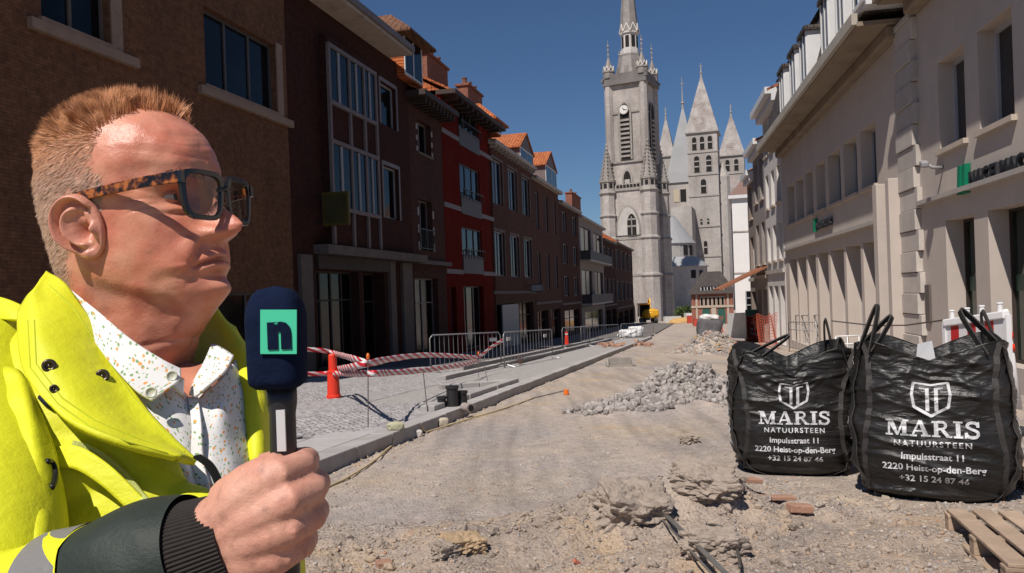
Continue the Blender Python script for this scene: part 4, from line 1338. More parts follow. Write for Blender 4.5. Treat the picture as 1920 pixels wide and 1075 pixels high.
def ground_material():
    m, nd, lk, b = new_mat('street_dirt')
    b.inputs['Roughness'].default_value = .95
    b.inputs['Specular IOR Level'].default_value = .15
    n1 = pos_noise(nd, lk, .55, 6, .62)
    r1 = ramp(nd, [(.34, (.375, .33, .305)), (.48, (.425, .36, .315)), (.60, (.445, .37, .305)), (.72, (.50, .375, .25))])
    lk.new(n1.outputs[0], r1.inputs[0])
    n2 = pos_noise(nd, lk, 7, 8, .75)
    r2 = ramp(nd, [(.3, (.72, .72, .73)), (.5, (1, 1, 1)), (.72, (1.22, 1.2, 1.18))])
    lk.new(n2.outputs[0], r2.inputs[0])
    mx = nd.new('ShaderNodeMixRGB'); mx.blend_type = 'MULTIPLY'; mx.inputs[0].default_value = 1
    lk.new(r1.outputs[0], mx.inputs[1]); lk.new(r2.outputs[0], mx.inputs[2])
    mpr = nd.new('ShaderNodeMapping'); mpr.inputs['Rotation'].default_value = (0, 0, .237); mpr.inputs['Scale'].default_value = (2.6, .16, 1)
    gr_ = nd.new('ShaderNodeNewGeometry'); lk.new(gr_.outputs['Position'], mpr.inputs['Vector'])
    nr_ = nd.new('ShaderNodeTexNoise'); nr_.inputs['Scale'].default_value = 1.4; nr_.inputs['Detail'].default_value = 5; lk.new(mpr.outputs[0], nr_.inputs['Vector'])
    rr_ = ramp(nd, [(.34, (.78, .775, .78)), (.5, (1, 1, 1)), (.66, (1.14, 1.12, 1.09))]); lk.new(nr_.outputs[0], rr_.inputs[0])
    mxr = nd.new('ShaderNodeMixRGB'); mxr.blend_type = 'MULTIPLY'; mxr.inputs[0].default_value = .9; lk.new(mx.outputs[0], mxr.inputs[1]); lk.new(rr_.outputs[0], mxr.inputs[2]); mx = mxr
    gy = nd.new('ShaderNodeNewGeometry'); sy_ = nd.new('ShaderNodeSeparateXYZ'); lk.new(gy.outputs['Position'], sy_.inputs[0])
    nq = pos_noise(nd, lk, 1.1, 5, .6)
    ay = nd.new('ShaderNodeMath'); ay.operation = 'MULTIPLY_ADD'; ay.inputs[1].default_value = 2.2; lk.new(nq.outputs[0], ay.inputs[0]); lk.new(sy_.outputs[1], ay.inputs[2])
    ry = nd.new('ShaderNodeMapRange'); ry.inputs['From Min'].default_value = 6.7; ry.inputs['From Max'].default_value = 5.9; ry.inputs['To Min'].default_value = 0; ry.inputs['To Max'].default_value = .85; lk.new(ay.outputs[0], ry.inputs[0])
    nb = pos_noise(nd, lk, 2.4, 6, .65)
    rb = ramp(nd, [(.35, (.30, .245, .205)), (.5, (.40, .315, .25)), (.65, (.48, .345, .22))]); lk.new(nb.outputs[0], rb.inputs[0])
    md = nd.new('ShaderNodeMixRGB'); lk.new(ry.outputs[0], md.inputs[0]); lk.new(mx.outputs[0], md.inputs[1]); lk.new(rb.outputs[0], md.inputs[2]); mx = md
    # grit
    g = nd.new('ShaderNodeNewGeometry')
    v = nd.new('ShaderNodeTexVoronoi'); v.inputs['Scale'].default_value = 48; lk.new(g.outputs['Position'], v.inputs['Vector'])
    r3 = ramp(nd, [(0.0, (.62, .60, .60)), (.35, (.95, .95, .95)), (1, (1.12, 1.1, 1.08))])
    lk.new(v.outputs['Color'], r3.inputs[0])
    m2 = nd.new('ShaderNodeMixRGB'); m2.blend_type = 'MULTIPLY'; m2.inputs[0].default_value = .8
    lk.new(mx.outputs[0], m2.inputs[1]); lk.new(r3.outputs[0], m2.inputs[2])
    lk.new(m2.outputs[0], b.inputs['Base Color'])
    bp = nd.new('ShaderNodeBump'); bp.inputs['Strength'].default_value = .9; bp.inputs['Distance'].default_value = .02
    n3 = pos_noise(nd, lk, 26, 8, .75)
    ad = nd.new('ShaderNodeMath'); ad.operation = 'SUBTRACT'
    ml = nd.new('ShaderNodeMath'); ml.operation = 'MULTIPLY'; ml.inputs[1].default_value = .6
    lk.new(v.outputs['Distance'], ml.inputs[0]); lk.new(n3.outputs[0], ad.inputs[0]); lk.new(ml.outputs[0], ad.inputs[1])
    lk.new(ad.outputs[0], bp.inputs['Height']); lk.new(bp.outputs[0], b.inputs['Normal'])
    return m
DIRT = ground_material()
rows = []
Y = 2.2
while Y < 163:
    rows.append(Y); Y *= 1.0085 if Y < 16 else 1.022
us = np.linspace(-.62, .86, 300)
P = [[(u * y, y, gz(y) + gh(u * y, y)) for u in us] for y in rows]
mb = MB(); mb.grid(P)
o = mb.build('street', DIRT, smooth=True, fix=False); struct(o)
# wide ground all round
mb = MB()
XS = [-900, -200, -60, -20, 20, 60, 200, 900]
YS = [-60, -20, 0, 2.4, 40, 60, 80, 165, 300, 900, 2500]
def zc(y):
    return gz(max(y, -60)) - .12
mb.grid([[(x, y, zc(y)) for x in XS] for y in YS])
struct(mb.build('ground', DIRT, fix=False))

# pavement slab on the left
PAVE = mat('pavement_bed', (.16, .14, .13), .95, .25, 1.5, .6, 25)
mb = MB()
ys = [1.5, 4, 7, 10, 14, 20, 28, 40, 60, 90, 128]
top = [[KP(.29, y, .055) for y in ys], [Vector((-13.17 + .254 * y - .4, y, gz(y) + .055)) if y > 13 else Vector((-13.2 - .0 + .05 * y, y, gz(y) + .055)) for y in ys]]
mb.grid([[Vector(p) for p in top[0]], [Vector(p) for p in top[1]]])
mb.grid([[p for p in top[0]], [p - Vector((0, 0, .3)) for p in top[0]]])
struct(mb.build('pavement', PAVE, fix=False))
# kerb stones
KERB = mat('kerb_concrete', (.40, .375, .36), .85, .10, 2.0, .25, 60, rnd=.07, dirt=((.27, .23, .2), 1.8, .5))
KJ = mat('joint_dark', (.10, .085, .08), .9, .2)
kerb = bpy.data.objects.new('kerb', None); COL.objects.link(kerb); kerb.location = KP(.15, 8, 0); struct(kerb)
def kerb_run(root, y0, y1, q0, w, h0, h1, step=1.0, m=KERB, name='kerb_stone', qf=None):
    y = y0
    while y < y1 - .05:
        ye = min(y + step, y1) - .012
        a = q0(y) if callable(q0) else q0
        b = q0(ye) if callable(q0) else q0
        j = random.uniform(-.006, .006)
        mb = MB()
        mb.hexa([KP(a, y, h0), KP(b, ye, h0), KP(b + w, ye, h0), KP(a + w, y, h0), KP(a, y, h1 + j), KP(b, ye, h1 + j), KP(b + w, ye, h1 + j), KP(a + w, y, h1 + j)])
        mb.build(name, m, root, bevel=.012)
        y += step
        if y > 40:
            step = 2.0
kerb_run(kerb, 2.6, 62, 0.0, .28, -.25, .12)
# pale slabs next to the kerb
slabs = bpy.data.objects.new('paving_slabs', None); COL.objects.link(slabs); slabs.location = KP(.6, 7, 0); struct(slabs)
SLABM = mat('slab_concrete', (.43, .405, .395), .85, .08, 2.0, .2, 70, rnd=.08, dirt=((.33, .29, .26), 1.5, .4))
y = 2.8
while y < 9.6:
    for k in range(2):
        mb = MB()
        a, b = .30 + k * .62, .30 + k * .62 + .605
        ye = min(y + .93, 9.9 - k * .35 - .0)
        if ye - y > .2:
            mb.hexa([KP(a, y, .0), KP(a, ye, .0), KP(b, ye, .0), KP(b, y, .0), KP(a, y, .112), KP(a, ye, .112), KP(b, ye, .112), KP(b, y, .112)])
            mb.build('slab', SLABM, slabs, bevel=.008)
    y += .94
# setts
SETT = mat('sett_stone', (.31, .29, .285), .8, .15, 6, .5, 60, rnd=.22)
SETTL = mat('sett_stone_far', (.31, .29, .285), .8, .35, 6, .5, 60)
sett_root = bpy.data.objects.new('sett_paving', None); COL.objects.link(sett_root); sett_root.location = KP(2, 12, 0); struct(sett_root)
def sett_mesh(k):
    rnd_ = random.Random(k)
    mb = MB()
    a, b, c = .066, .066, .07
    e = .020
    lo = [(-a, -b, -c), (a, -b, -c), (a, b, -c), (-a, b, -c)]
    mi = [(-a, -b, -e), (a, -b, -e), (a, b, -e), (-a, b, -e)]
    hi = [((-a + e) + rnd_.uniform(-.006, .006), (-b + e) + rnd_.uniform(-.006, .006), rnd_.uniform(-.006, .004)) for _ in range(1)]
    hi = [((sx * (a - e)) + rnd_.uniform(-.006, .006), (sy * (b - e)) + rnd_.uniform(-.006, .006), rnd_.uniform(-.007, .005)) for sx, sy in ((-1, -1), (1, -1), (1, 1), (-1, 1))]
    ce = [(0, 0, .008)]
    mb.raw(lo + mi + hi + ce, [(0, 1, 5, 4), (1, 2, 6, 5), (2, 3, 7, 6), (3, 0, 4, 7), (4, 5, 9, 8), (5, 6, 10, 9), (6, 7, 11, 10), (7, 4, 8, 11), (8, 9, 12), (9, 10, 12), (10, 11, 12), (11, 8, 12)])
    me = bpy.data.meshes.new('sett'); me.from_pydata(mb.v, [], mb.f); me.materials.append(SETT)
    return me
SM = [sett_mesh(k) for k in range(8)]
SMV = [[Vector(v.co) for v in m.vertices] for m in SM]
SMF = [[tuple(p.vertices) for p in m.polygons] for m in SM]
pos = []
y = 8.4
r = 0
while y < 26:
    q = .42
    while q < 7.0:
        yy = y + .32 * abs(math.sin(q * 2.2)) + random.uniform(-.008, .008)
        hole = (q < 1.62 and yy < 9.75) or (yy > 13.6 and q < 2.3) or yy < 8.6 + .5 * q
        p = KP(q, yy, .105 + .008 * nz(q, yy, 0, 3))
        if not hole and p.x > -13.0 + .254 * yy:
            pos.append((p, q, yy))
        q += .146
    y += .146; r += 1
pos.sort(key=lambda t: t[0].y)
mbs = MB()
for i, (p, q, yy) in enumerate(pos):
    rz = .23 + random.uniform(-.12, .12) + .5 * math.cos(q * 2.2)
    k = random.randrange(8)
    vis = at_px = None
    inview = p.x / p.y > -.315
    if inview and i < 2000 and len(sett_root.children) < 290:
        o = bpy.data.objects.new('sett', SM[k]); COL.objects.link(o)
        o.parent = sett_root; o.matrix_parent_inverse = Matrix.Translation(-sett_root.location)
        o.location = p; o.rotation_euler = (0, 0, rz)
    else:
        R = Matrix.Rotation(rz, 3, 'Z')
        mbs.raw([p + R @ v for v in SMV[k]], SMF[k])
o = mbs.build('setts', SETTL, sett_root, fix=False); struct(o, 'stuff')
# sand trench with bricks at the pavement edge
# second kerb further left and low slab
p1, p2 = G(836, 706, .2), G(1147, 635, .2)
qa, qb = kq(p1), kq(p2)
inner = bpy.data.objects.new('inner_kerb', None); COL.objects.link(inner); inner.location = p1; struct(inner)
kerb_run(inner, p1.y, p2.y, lambda y: qa + (qb - qa) * (y - p1.y) / (p2.y - p1.y), .22, .0, .21, 1.6)
kerb_run(inner, p1.y + 4, p2.y + 1.5, lambda y: qa + .75 + (qb - qa) * (y - p1.y) / (p2.y - p1.y), .22, .0, .24, 1.6)
pe = G(965, 712, .2); ps = G(815, 712, .2)
ya, yb = G(830, 742, .16).y, G(965, 714, .16).y
ramp_root = bpy.data.objects.new('kerb_return', None); COL.objects.link(ramp_root); ramp_root.location = KP(1, ya, .1); struct(ramp_root)
A0, A1 = G(822, 722, .16), G(962, 712, .16); B0, B1 = G(905, 762, .13), G(972, 738, .13)
for k in range(2):
    f0, f1 = k / 2, (k + 1) / 2 - .01
    a = A0.lerp(A1, f0); b = A0.lerp(A1, f1)
    dv = Vector((.10, -.42, 0))
    mb = MB(); mb.hexa([Vector((v.x, v.y, gz(v.y) - .0)) for v in (a, b, b + dv, a + dv)] + [Vector((v.x, v.y, gz(v.y) + .19)) for v in (a, b, b + dv, a + dv)])
    mb.build('kerb_stone', KERB, ramp_root, bevel=.015)
C0, C1 = G(815, 768, .14), G(974, 714, .14)
for k in range(3):
    a = C0.lerp(C1, k / 3); b = C0.lerp(C1, (k + 1) / 3 - .01)
    dv = Vector((-.22, .05, 0))
    mb = MB(); mb.hexa([Vector((v.x, v.y, gz(v.y) - .0)) for v in (a, b, b + dv, a + dv)] + [Vector((v.x, v.y, gz(v.y) + .20)) for v in (a, b, b + dv, a + dv)])
    mb.build('kerb_stone', KERB, ramp_root, bevel=.015)
# gravel bed between the kerbs
GRAV = mat('gravel_bed', (.36, .335, .32), .95, .3, 9, .9, 60)
mb = MB()
ys = np.linspace(13.5, 60, 30)
mb.grid([[KP(.29 + .0, y, .085 + .01 * nz(y, 1)) for y in ys], [KP(2.2, y, .085 + .01 * nz(y, 2)) for y in ys]])
struct(mb.build('gravel_bed', GRAV, fix=False))

# ------------------------------------------------------------------ loose stones
def rock_mesh(seed, name, m, d=(1, 1, 1), amp=.28, sub=2, flat=True, cube=.35):
    bm = bmesh.new()
    bmesh.ops.create_icosphere(bm, subdivisions=sub, radius=1)
    s = seed * 3.17
    for v in bm.verts:
        c = v.co.copy()
        n = c.normalized()
        mx = max(abs(n.x), abs(n.y), abs(n.z))
        k = (1 - cube) + cube / mx
        k *= 1 + amp * mnoise.noise(n * 1.3 + Vector((s, s * .7, -s))) + amp * .5 * mnoise.noise(n * 3.1 + Vector((s, 0, s)))
        v.co = Vector((n.x * d[0], n.y * d[1], n.z * d[2])) * k
    me = bpy.data.meshes.new(name); bm.to_mesh(me); bm.free()
    me.materials.append(m)
    if not flat:
        me.polygons.foreach_set('use_smooth', [True] * len(me.polygons))
    return me
COB = mat('cobble_stone', (.34, .30, .275), .9, .2, 9, .6, 70, rnd=.28)
cob = [rock_mesh(k, 'cobblestone', COB, (.066, .058, .05), .18, 1, True, .75) for k in range(9)]
hc = G(1270, 740)
cnt = 0
def heap_z(x, y):
    return gz(y) + gh(x, y)
random.seed(21)
placed = []
tries = 0
def heap_xy():
    if random.random() < .8:
        c, ra, rb_ = HP1, 1.22, .98
    else:
        c, ra, rb_ = HP2, .85, .45
    an = random.uniform(0, 6.283); q = math.sqrt(random.random()) * (1 + .12 * math.sin(an * 5))
    return c.x + math.cos(an) * q * ra, c.y + math.sin(an) * q * rb_
while cnt < 285 and tries < 9000:
    tries += 1
    x_, y_ = heap_xy()
    p = Vector((x_, y_, gz(y_) + gh(x_, y_) + .035))
    # mostly the side of the heap that faces up the street
    if y_ > HP1.y + .25:
        continue
    if any((p - q).length < .078 for q in placed):
        continue
    placed.append(p)
    o = bpy.data.objects.new('cobblestone', random.choice(cob)); COL.objects.link(o)
    o.location = p + Vector((0, 0, random.uniform(-.01, .03))); o.rotation_euler = [random.uniform(0, 6.3) for _ in range(3)]
    s = random.uniform(.6, 1.05); o.scale = (s, s, s)
    tag(o, 'loose grey cobblestone lying in the heap behind the black bags', 'cobblestone', 'cobblestones in the heap')
    cnt += 1
def scatter(name, n, pick, meshes_v, meshes_f, m, smin, smax, parent=None):
    mb = MB()
    for _ in range(n):
        p = pick()
        if p is None:
            continue
        k = random.randrange(len(meshes_v))
        s = smin * (smax / smin) ** (random.random() ** 2.2)
        R = Matrix.Rotation(random.uniform(0, 6.3), 3, 'Z') @ Matrix.Rotation(random.uniform(0, 6.3), 3, 'X')
        mb.raw([p + R @ (v * s) for v in meshes_v[k]], meshes_f[k])
    o = mb.build(name, m, parent, fix=False, uv=False)
    struct(o, 'stuff')
    return o
peb = [rock_mesh(40 + k, 'tmp', COB, (1, .85, .65), .35, 1, True, .4) for k in range(6)]
PV = [[Vector(v.co) for v in m.vertices] for m in peb]; PF = [[tuple(p.vertices) for p in m.polygons] for m in peb]
def speckled(name, cols, rough=.95):
    m, nd, lk, b = new_mat(name)
    b.inputs['Roughness'].default_value = rough; b.inputs['Specular IOR Level'].default_value = .2
    g = nd.new('ShaderNodeNewGeometry')
    r = ramp(nd, cols); r.color_ramp.interpolation = 'CONSTANT'
    lk.new(g.outputs['Random Per Island'], r.inputs[0])
    n = pos_noise(nd, lk, 40, 4); r2 = ramp(nd, [(.3, (.75, .75, .75)), (.7, (1.15, 1.15, 1.15))]); lk.new(n.outputs[0], r2.inputs[0])
    mx = nd.new('ShaderNodeMixRGB'); mx.blend_type = 'MULTIPLY'; mx.inputs[0].default_value = 1
    lk.new(r.outputs[0], mx.inputs[1]); lk.new(r2.outputs[0], mx.inputs[2]); lk.new(mx.outputs[0], b.inputs['Base Color'])
    return m
RUBB = speckled('rubble_mix', [(0, (.36, .30, .255)), (.3, (.31, .27, .245)), (.5, (.40, .325, .255)), (.72, (.42, .31, .22)), (.86, (.45, .40, .36)), (.93, (.25, .21, .185)), (.98, (.42, .23, .15))])
def pick_fg():
    while True:
        px = random.uniform(545, 1920); py = random.uniform(905, 1085) if random.random() < .8 else random.uniform(840, 1000)
        if px < 1350 and py < 985 - .03 * (px - 545) and random.random() < .93:
            continue
        p = G(px, py)
        if p.x < kX(p.y) + .02:
            continue
        for _ in range(2):
            p = G(px, py, gh(p.x, p.y))
        return Vector((p.x, p.y, gz(p.y) + gh(p.x, p.y) + .001))
random.seed(5)
scatter('rubble', 11000, pick_fg, PV, PF, RUBB, .0025, .017)
scatter('clods', 420, pick_fg, PV, PF, DIRT, .018, .055)
def pick_all():
    while True:
        px = random.uniform(545, 1920); py = random.uniform(640, 930)
        p = G(px, py)
        if p.x < kX(p.y) + .02 or p.x > 10:
            continue
        return Vector((p.x, p.y, gz(p.y) + gh(p.x, p.y) + .001))
scatter('gravel', 2200, pick_all, PV, PF, RUBB, .005, .020)
def pick_kerb():
    y = 4.2 * (20 / 4.2) ** random.random()
    x = kX(y) + abs(random.gauss(0, .16)) + .02
    return Vector((x, y, gz(y) + gh(x, y)))
scatter('gravel', 1500, pick_kerb, PV, PF, RUBB, .005, .028)
# far heap of rubble
hh_ = G(1335, 662)
def far_z(x, y):
    r2 = ((x - hh_.x) / 1.5) ** 2 + ((y - hh_.y) / 1.3) ** 2
    return gz(y) + .95 * math.exp(-r2 * 1.5) * (1 + .3 * fbm(x, y, 1.5, 3)) - .05
mb = MB(); mb.grid([[(hh_.x + u * .15, hh_.y + v * .15, far_z(hh_.x + u * .15, hh_.y + v * .15)) for u in range(-16, 17)] for v in range(-14, 15)])
far_heap = mb.build('rubble_heap', DIRT, smooth=True, fix=False)
tag(far_heap, 'heap of broken stone and earth below the grey sack in the street', 'heap')
def pick_heap():
    a = random.uniform(0, 6.3); r_ = math.sqrt(random.random()) * 1.9
    x, y = hh_.x + math.cos(a) * r_, hh_.y + math.sin(a) * r_ * .85
    return Vector((x, y, far_z(x, y)))
FAR_R = speckled('heap_mix', [(0, (.34, .30, .27)), (.35, (.28, .25, .24)), (.6, (.38, .27, .16)), (.72, (.42, .24, .17)), (.82, (.44, .40, .37)), (.93, (.19, .16, .15))])
scatter('stones', 1500, pick_heap, PV, PF, FAR_R, .03, .11, far_heap)
# under the cobble heap: the stones below the top layer
def pick_cob():
    x_, y_ = heap_xy()
    return Vector((x_, y_, gz(y_) + gh(x_, y_) + random.uniform(-.02, .03)))
CVv = [[Vector(v.co) for v in m.vertices] for m in cob]; CVf = [[tuple(p.vertices) for p in m.polygons] for m in cob]
scatter('cobble_heap_base', 2600, pick_cob, CVv, CVf, speckled('cobble_mix', [(0, (.33, .295, .27)), (.3, (.28, .25, .235)), (.55, (.37, .33, .30)), (.8, (.24, .215, .205)), (.92, (.42, .385, .36))]), .6, 1.0)

# broken slabs of road base in front
CHUNK = mat('road_base_chunk', (.36, .29, .235), .95, .22, 11, 1.0, 34, obj=True, dirt=((.30, .25, .215), 9, .6))
def chunk(px, py, d, seed, label, rz, tilt=(0, 0), zoff=0.0, m=CHUNK, name='broken_slab'):
    bm = bmesh.new(); bmesh.ops.create_icosphere(bm, subdivisions=5, radius=1)
    s = seed * 1.7
    for v in bm.verts:
        n = v.co.normalized()
        mx = max(abs(n.x), abs(n.y), abs(n.z))
        k = .40 + .60 / mx
        sv = Vector((s, -s, s))
        k *= 1 + .26 * mnoise.noise(n * 1.4 + sv) + .17 * (abs(mnoise.noise(n * 3.3 + sv)) - .25) * 2
        side = 1 - smoothstep(.55, .85, n.z) * .8
        k *= 1 + side * (.07 * (abs(mnoise.noise(n * 5 - sv)) - .2) * 2 + .05 * mnoise.noise(n * 12 + sv) + .035 * mnoise.noise(n * 28)) + .022 * mnoise.noise(n * 45 + sv)
        v.co = Vector((n.x * d[0], n.y * d[1], n.z * d[2])) * k
    me = bpy.data.meshes.new(name); bm.to_mesh(me); bm.free(); me.materials.append(m)
    o = bpy.data.objects.new(name, me); COL.objects.link(o)
    p = G(px, py)
    o.location = (p.x, p.y, gz(p.y) + gh(p.x, p.y) + zoff); o.rotation_euler = (tilt[0], tilt[1], rz)
    tag(o, label, 'rubble')
    return o
chunk(1185, 1003, (.24, .19, .15), 3, 'big broken lump of road base, dark underside, beside the bent bar', .2, (.30, .12), -.01)
chunk(1325, 980, (.22, .17, .12), 8, 'flatter broken slab of road base under the loose cable', -.3, (.12, .1), -.02)
chunk(1340, 1052, (.18, .11, .09), 13, 'brown broken slab with a dark hollow beneath the bent bar', .1, (0, .1), .05)
chunk(1278, 922, (.09, .05, .04), 17, 'small flat grey stone lying above the cable loop', .1, (0, 0), .03)
chunk(1343, 912, (.15, .10, .05), 19, 'pale wedge of broken stone by the black bag', .5, (.1, .2), .03)
chunk(1292, 832, (.10, .08, .055), 23, 'squared grey stone block alone on the dirt street', .1, (0, 0), .045)
chunk(870, 1050, (.14, .10, .05), 29, 'sandy flat stone at the edge of the dug up patch', .3, (.1, .1), .03, mat('sand_chunk', (.40, .28, .17), .95, .25, 8, .9, 25, obj=True))
chunk(840, 1060, (.10, .07, .05), 31, 'pale grey broken stone in the dug up patch', .8, (.1, .1), .04)
# brick fragments and wood splinters
BRK = mat('loose_brick', (.36, .20, .135), .95, .22, 9, .6, 40, rnd=.15, obj=True)
def flat_piece(px, py, d, rz, label, m, name, cat, tilt=(0, 0), z=.0):
    mb = MB(); mb.box((0, 0, 0), d)
    o = mb.build(name, m, bevel=min(d) * .12)
    p = G(px, py)
    o.location = (p.x, p.y, gz(p.y) + gh(p.x, p.y) + d[2] * .4 + z); o.rotation_euler = (tilt[0], tilt[1], rz)
    tag(o, label, cat); return o
WOODS = mat('splintered_wood', (.46, .31, .22), .85, .2, 12, .4, 50, obj=True)
flat_piece(1395, 965, (.28, .09, .03), .35, 'tilted pinkish brick shard by the broken slab', BRK, 'brick_piece', 'brick', (0, .15), .02)
flat_piece(1450, 968, (.30, .07, .025), -.05, 'long flat brick shard in front of the small bag', BRK, 'brick_piece', 'brick', (0, .03), .01)
flat_piece(1500, 978, (.16, .09, .05), .1, 'short thick brick piece with a dark gap beneath', BRK, 'brick_piece', 'brick', (0, .1), .02)
flat_piece(1335, 915, (.22, .05, .02), .7, 'narrow pale wood splinter leaning on the pale stone wedge', WOODS, 'wood_splinter', 'wood', (0, .25), .04)
flat_piece(720, 1062, (.09, .07, .04), .4, 'small sandy brick piece in the dug up strip', BRK, 'brick_piece', 'brick', (.1, .1))
flat_piece(1082, 1058, (.05, .03, .02), .4, 'tiny red brick chip in the dug up strip', mat('red_chip', (.45, .15, .09), .9, .1), 'brick_piece', 'brick', (.2, .6))
BR2 = mat('loose_brick_far', (.42, .24, .17), .95, .2, 5, rnd=.2)
bm_ = MB(); bm_.box((0, 0, 0), (.22, .11, .07)); tmpb = bm_.build('loose_brick', BR2, bevel=.006); bme = tmpb.data
COL.objects.unlink(tmpb)
random.seed(3)
for (cx, cy, n, sx, sy, lab) in ((1147, 652, 12, 22, 3, 'loose orange brick scattered on the gravel strip behind the kerb'), (1205, 647, 12, 15, 3, 'loose orange brick in the row lying on the dirt beside the kerb')):
    for k in range(n):
        p = G(cx + sx * (k / (n - 1) * 2 - 1), cy + random.uniform(-sy, sy))
        hb = .085 if p.x < kX(p.y) else gh(p.x, p.y)
        o = bpy.data.objects.new('loose_brick', bme); COL.objects.link(o)
        o.location = (p.x, p.y, gz(p.y) + hb + .06 + random.uniform(0, .05)); o.rotation_euler = (random.uniform(-.2, .2), random.uniform(-.2, .2), random.uniform(0, 3))
        o.scale = (1.5, 1.5, 1.7)
        tag(o, lab, 'brick', 'loose bricks on the gravel strip' if cx < 1180 else 'loose bricks on the dirt')
# hoses and cables
def px_path(pts, lift=.015, sub=6):
    W_ = []
    for px, py in pts:
        p = G(px, py)
        h = gh(p.x, p.y) if p.x > kX(p.y) else .1
        p = G(px, py, h)
        W_.append(Vector((p.x, p.y, p.z + lift)))
    out = []
    for i in range(len(W_) - 1):
        p0, p1, p2, p3 = W_[max(i - 1, 0)], W_[i], W_[i + 1], W_[min(i + 2, len(W_) - 1)]
        for k in range(sub):
            t = k / sub
            q = .5 * ((2 * p1) + (-p0 + p2) * t + (2 * p0 - 5 * p1 + 4 * p2 - p3) * t * t + (-p0 + 3 * p1 - 3 * p2 + p3) * t ** 3)
            hh = gh(q.x, q.y) if q.x > kX(q.y) else .1
            q.z = max(q.z, gz(q.y) + hh + lift * .6)
            out.append(q)
    out.append(W_[-1])
    return out
def path_thing(name, label, cat, pts, r, m, lift=.015, squash=1.0):
    mb = MB(); mb.tube(px_path(pts, lift), r, 8, True, squash)
    return tag(mb.build(name, m, smooth=True), label, cat)
HOSE = mat('hose_yellow', (.52, .40, .22), .7, .2, 5)
path_thing('hose', 'dusty yellow hose snaking along the kerb', 'hose', [(430, 1000), (500, 970), (560, 942), (640, 905), (700, 868), (735, 838), (768, 822), (830, 803), (890, 784), (950, 766), (1000, 748)], .012, HOSE)
CABLE = mat('cable_dark', (.075, .065, .055), .6, .2, 6)
path_thing('cable', 'thin dark cable loop on top of the broken slabs', 'cable', [(1168, 934), (1185, 929), (1212, 931), (1232, 946), (1258, 944), (1290, 934), (1304, 916), (1302, 908)], .008, CABLE, .05)
path_thing('cable', 'short dark cable end running under the smaller black bag', 'cable', [(1290, 906), (1320, 895), (1350, 884), (1385, 878)], .007, CABLE, .03)
path_thing('cable', 'stiff dark cable arching over the dark hollow', 'cable', [(1300, 1012), (1335, 1003), (1362, 1012), (1376, 1030), (1386, 1064), (1388, 1085)], .009, CABLE, .06)
path_thing('cable', 'thin dark cord lying from the orange cap to the kerb', 'cable', [(1000, 748), (1030, 741), (1058, 734)], .008, CABLE)
a, b = at(1222, 940, 5.35), at(1372, 1090, 4.22)
a = G(1222, 940, .16); b = G(1378, 1092, .10)
mb = MB(); mb.beam(a, b, .030, .012); mb.beam(a + Vector((-.025, .0, -.02)), b + Vector((-.05, .03, -.03)), .012, .01)
tag(mb.build('steel_bar', mat('bar_grey', (.20, .185, .165), .45, .2, 8, metal=.4), bevel=.003), 'flat grey steel bar leaning on the broken lump', 'bar')
# ------------------------------------------------------------------ cones, stakes and tape
CONE_RED = mat('cone_red', (.75, .045, .02), .45, .08, 6)
CONE_OR = mat('cap_orange', (.75, .16, .02), .5, .08, 6)
WHITE_PL = mat('white_plastic', (.72, .70, .70), .5, .06, 5)
RED_PL = mat('red_plastic', (.55, .03, .025), .45, .08, 5)
def cone(px, py, h, label, stripe=False):
    p = G(px, py, .105)
    r = thing('traffic_cone', label, 'cone', p)
    mb = MB(); mb.lathe(p, [(.145, 0), (.14, .05), (.125, .06), (.11, h * .55), (.085, h * .57), (.08, h * .97), (.06, h), (.03, h)], 24); mb.build('cone_body', CONE_RED, r, smooth=False)
    mb = MB(); mb.lathe(p, [(.105, h * .56), (.115, h * .57), (.115, h * .62), (.09, h * .63)], 24); mb.build('collar', CONE_RED, r)
    if stripe:
        for f in (.4, .75):
            mb = MB(); mb.lathe(p, [(.122 - .04 * f, h * f), (.126 - .04 * f, h * f), (.122 - .04 * f, h * (f + .1)), (.10 - .04 * f, h * (f + .1))], 20); mb.build('reflective_band', WHITE_PL, r)
    return p
pc = cone(626, 746, .86, 'red traffic post standing on the setts with tape tied round it')
cone(1063, 646, .80, 'small red traffic cone far down the pavement by the barriers', True)
STEEL = mat('rebar', (.14, .11, .095), .7, .2, 9)
def stake(px, py, pyt, label, cap=True, lean=0.0):
    p = G(px, py, .11)
    top = at(px + lean, pyt, p.y)
    r = thing('marker_stake', label, 'stake', p)
    mb = MB(); mb.tube([p - Vector((0, 0, .06)), top], .008, 6); mb.build('rod', STEEL, r)
    if cap:
        mb = MB(); mb.lathe(top - Vector((0, 0, .04)), [(.02, 0), (.024, .03), (.024, .05), (.012, .08)], 10); mb.build('cap', CONE_OR, r)
    return p, top
s1, s1t = stake(690, 800, 668, 'tall thin steel stake with orange cap holding the tape')
s2, s2t = stake(802, 772, 692, 'bare thin steel stake standing at the sett edge', False, -9)
s3, s3t = stake(897, 706, 662, 'steel stake with orange cap beside the barrier fence', True)
s4, s4t = stake(917, 722, 684, 'leaning bare rod stuck beside the low kerb', False, -10)
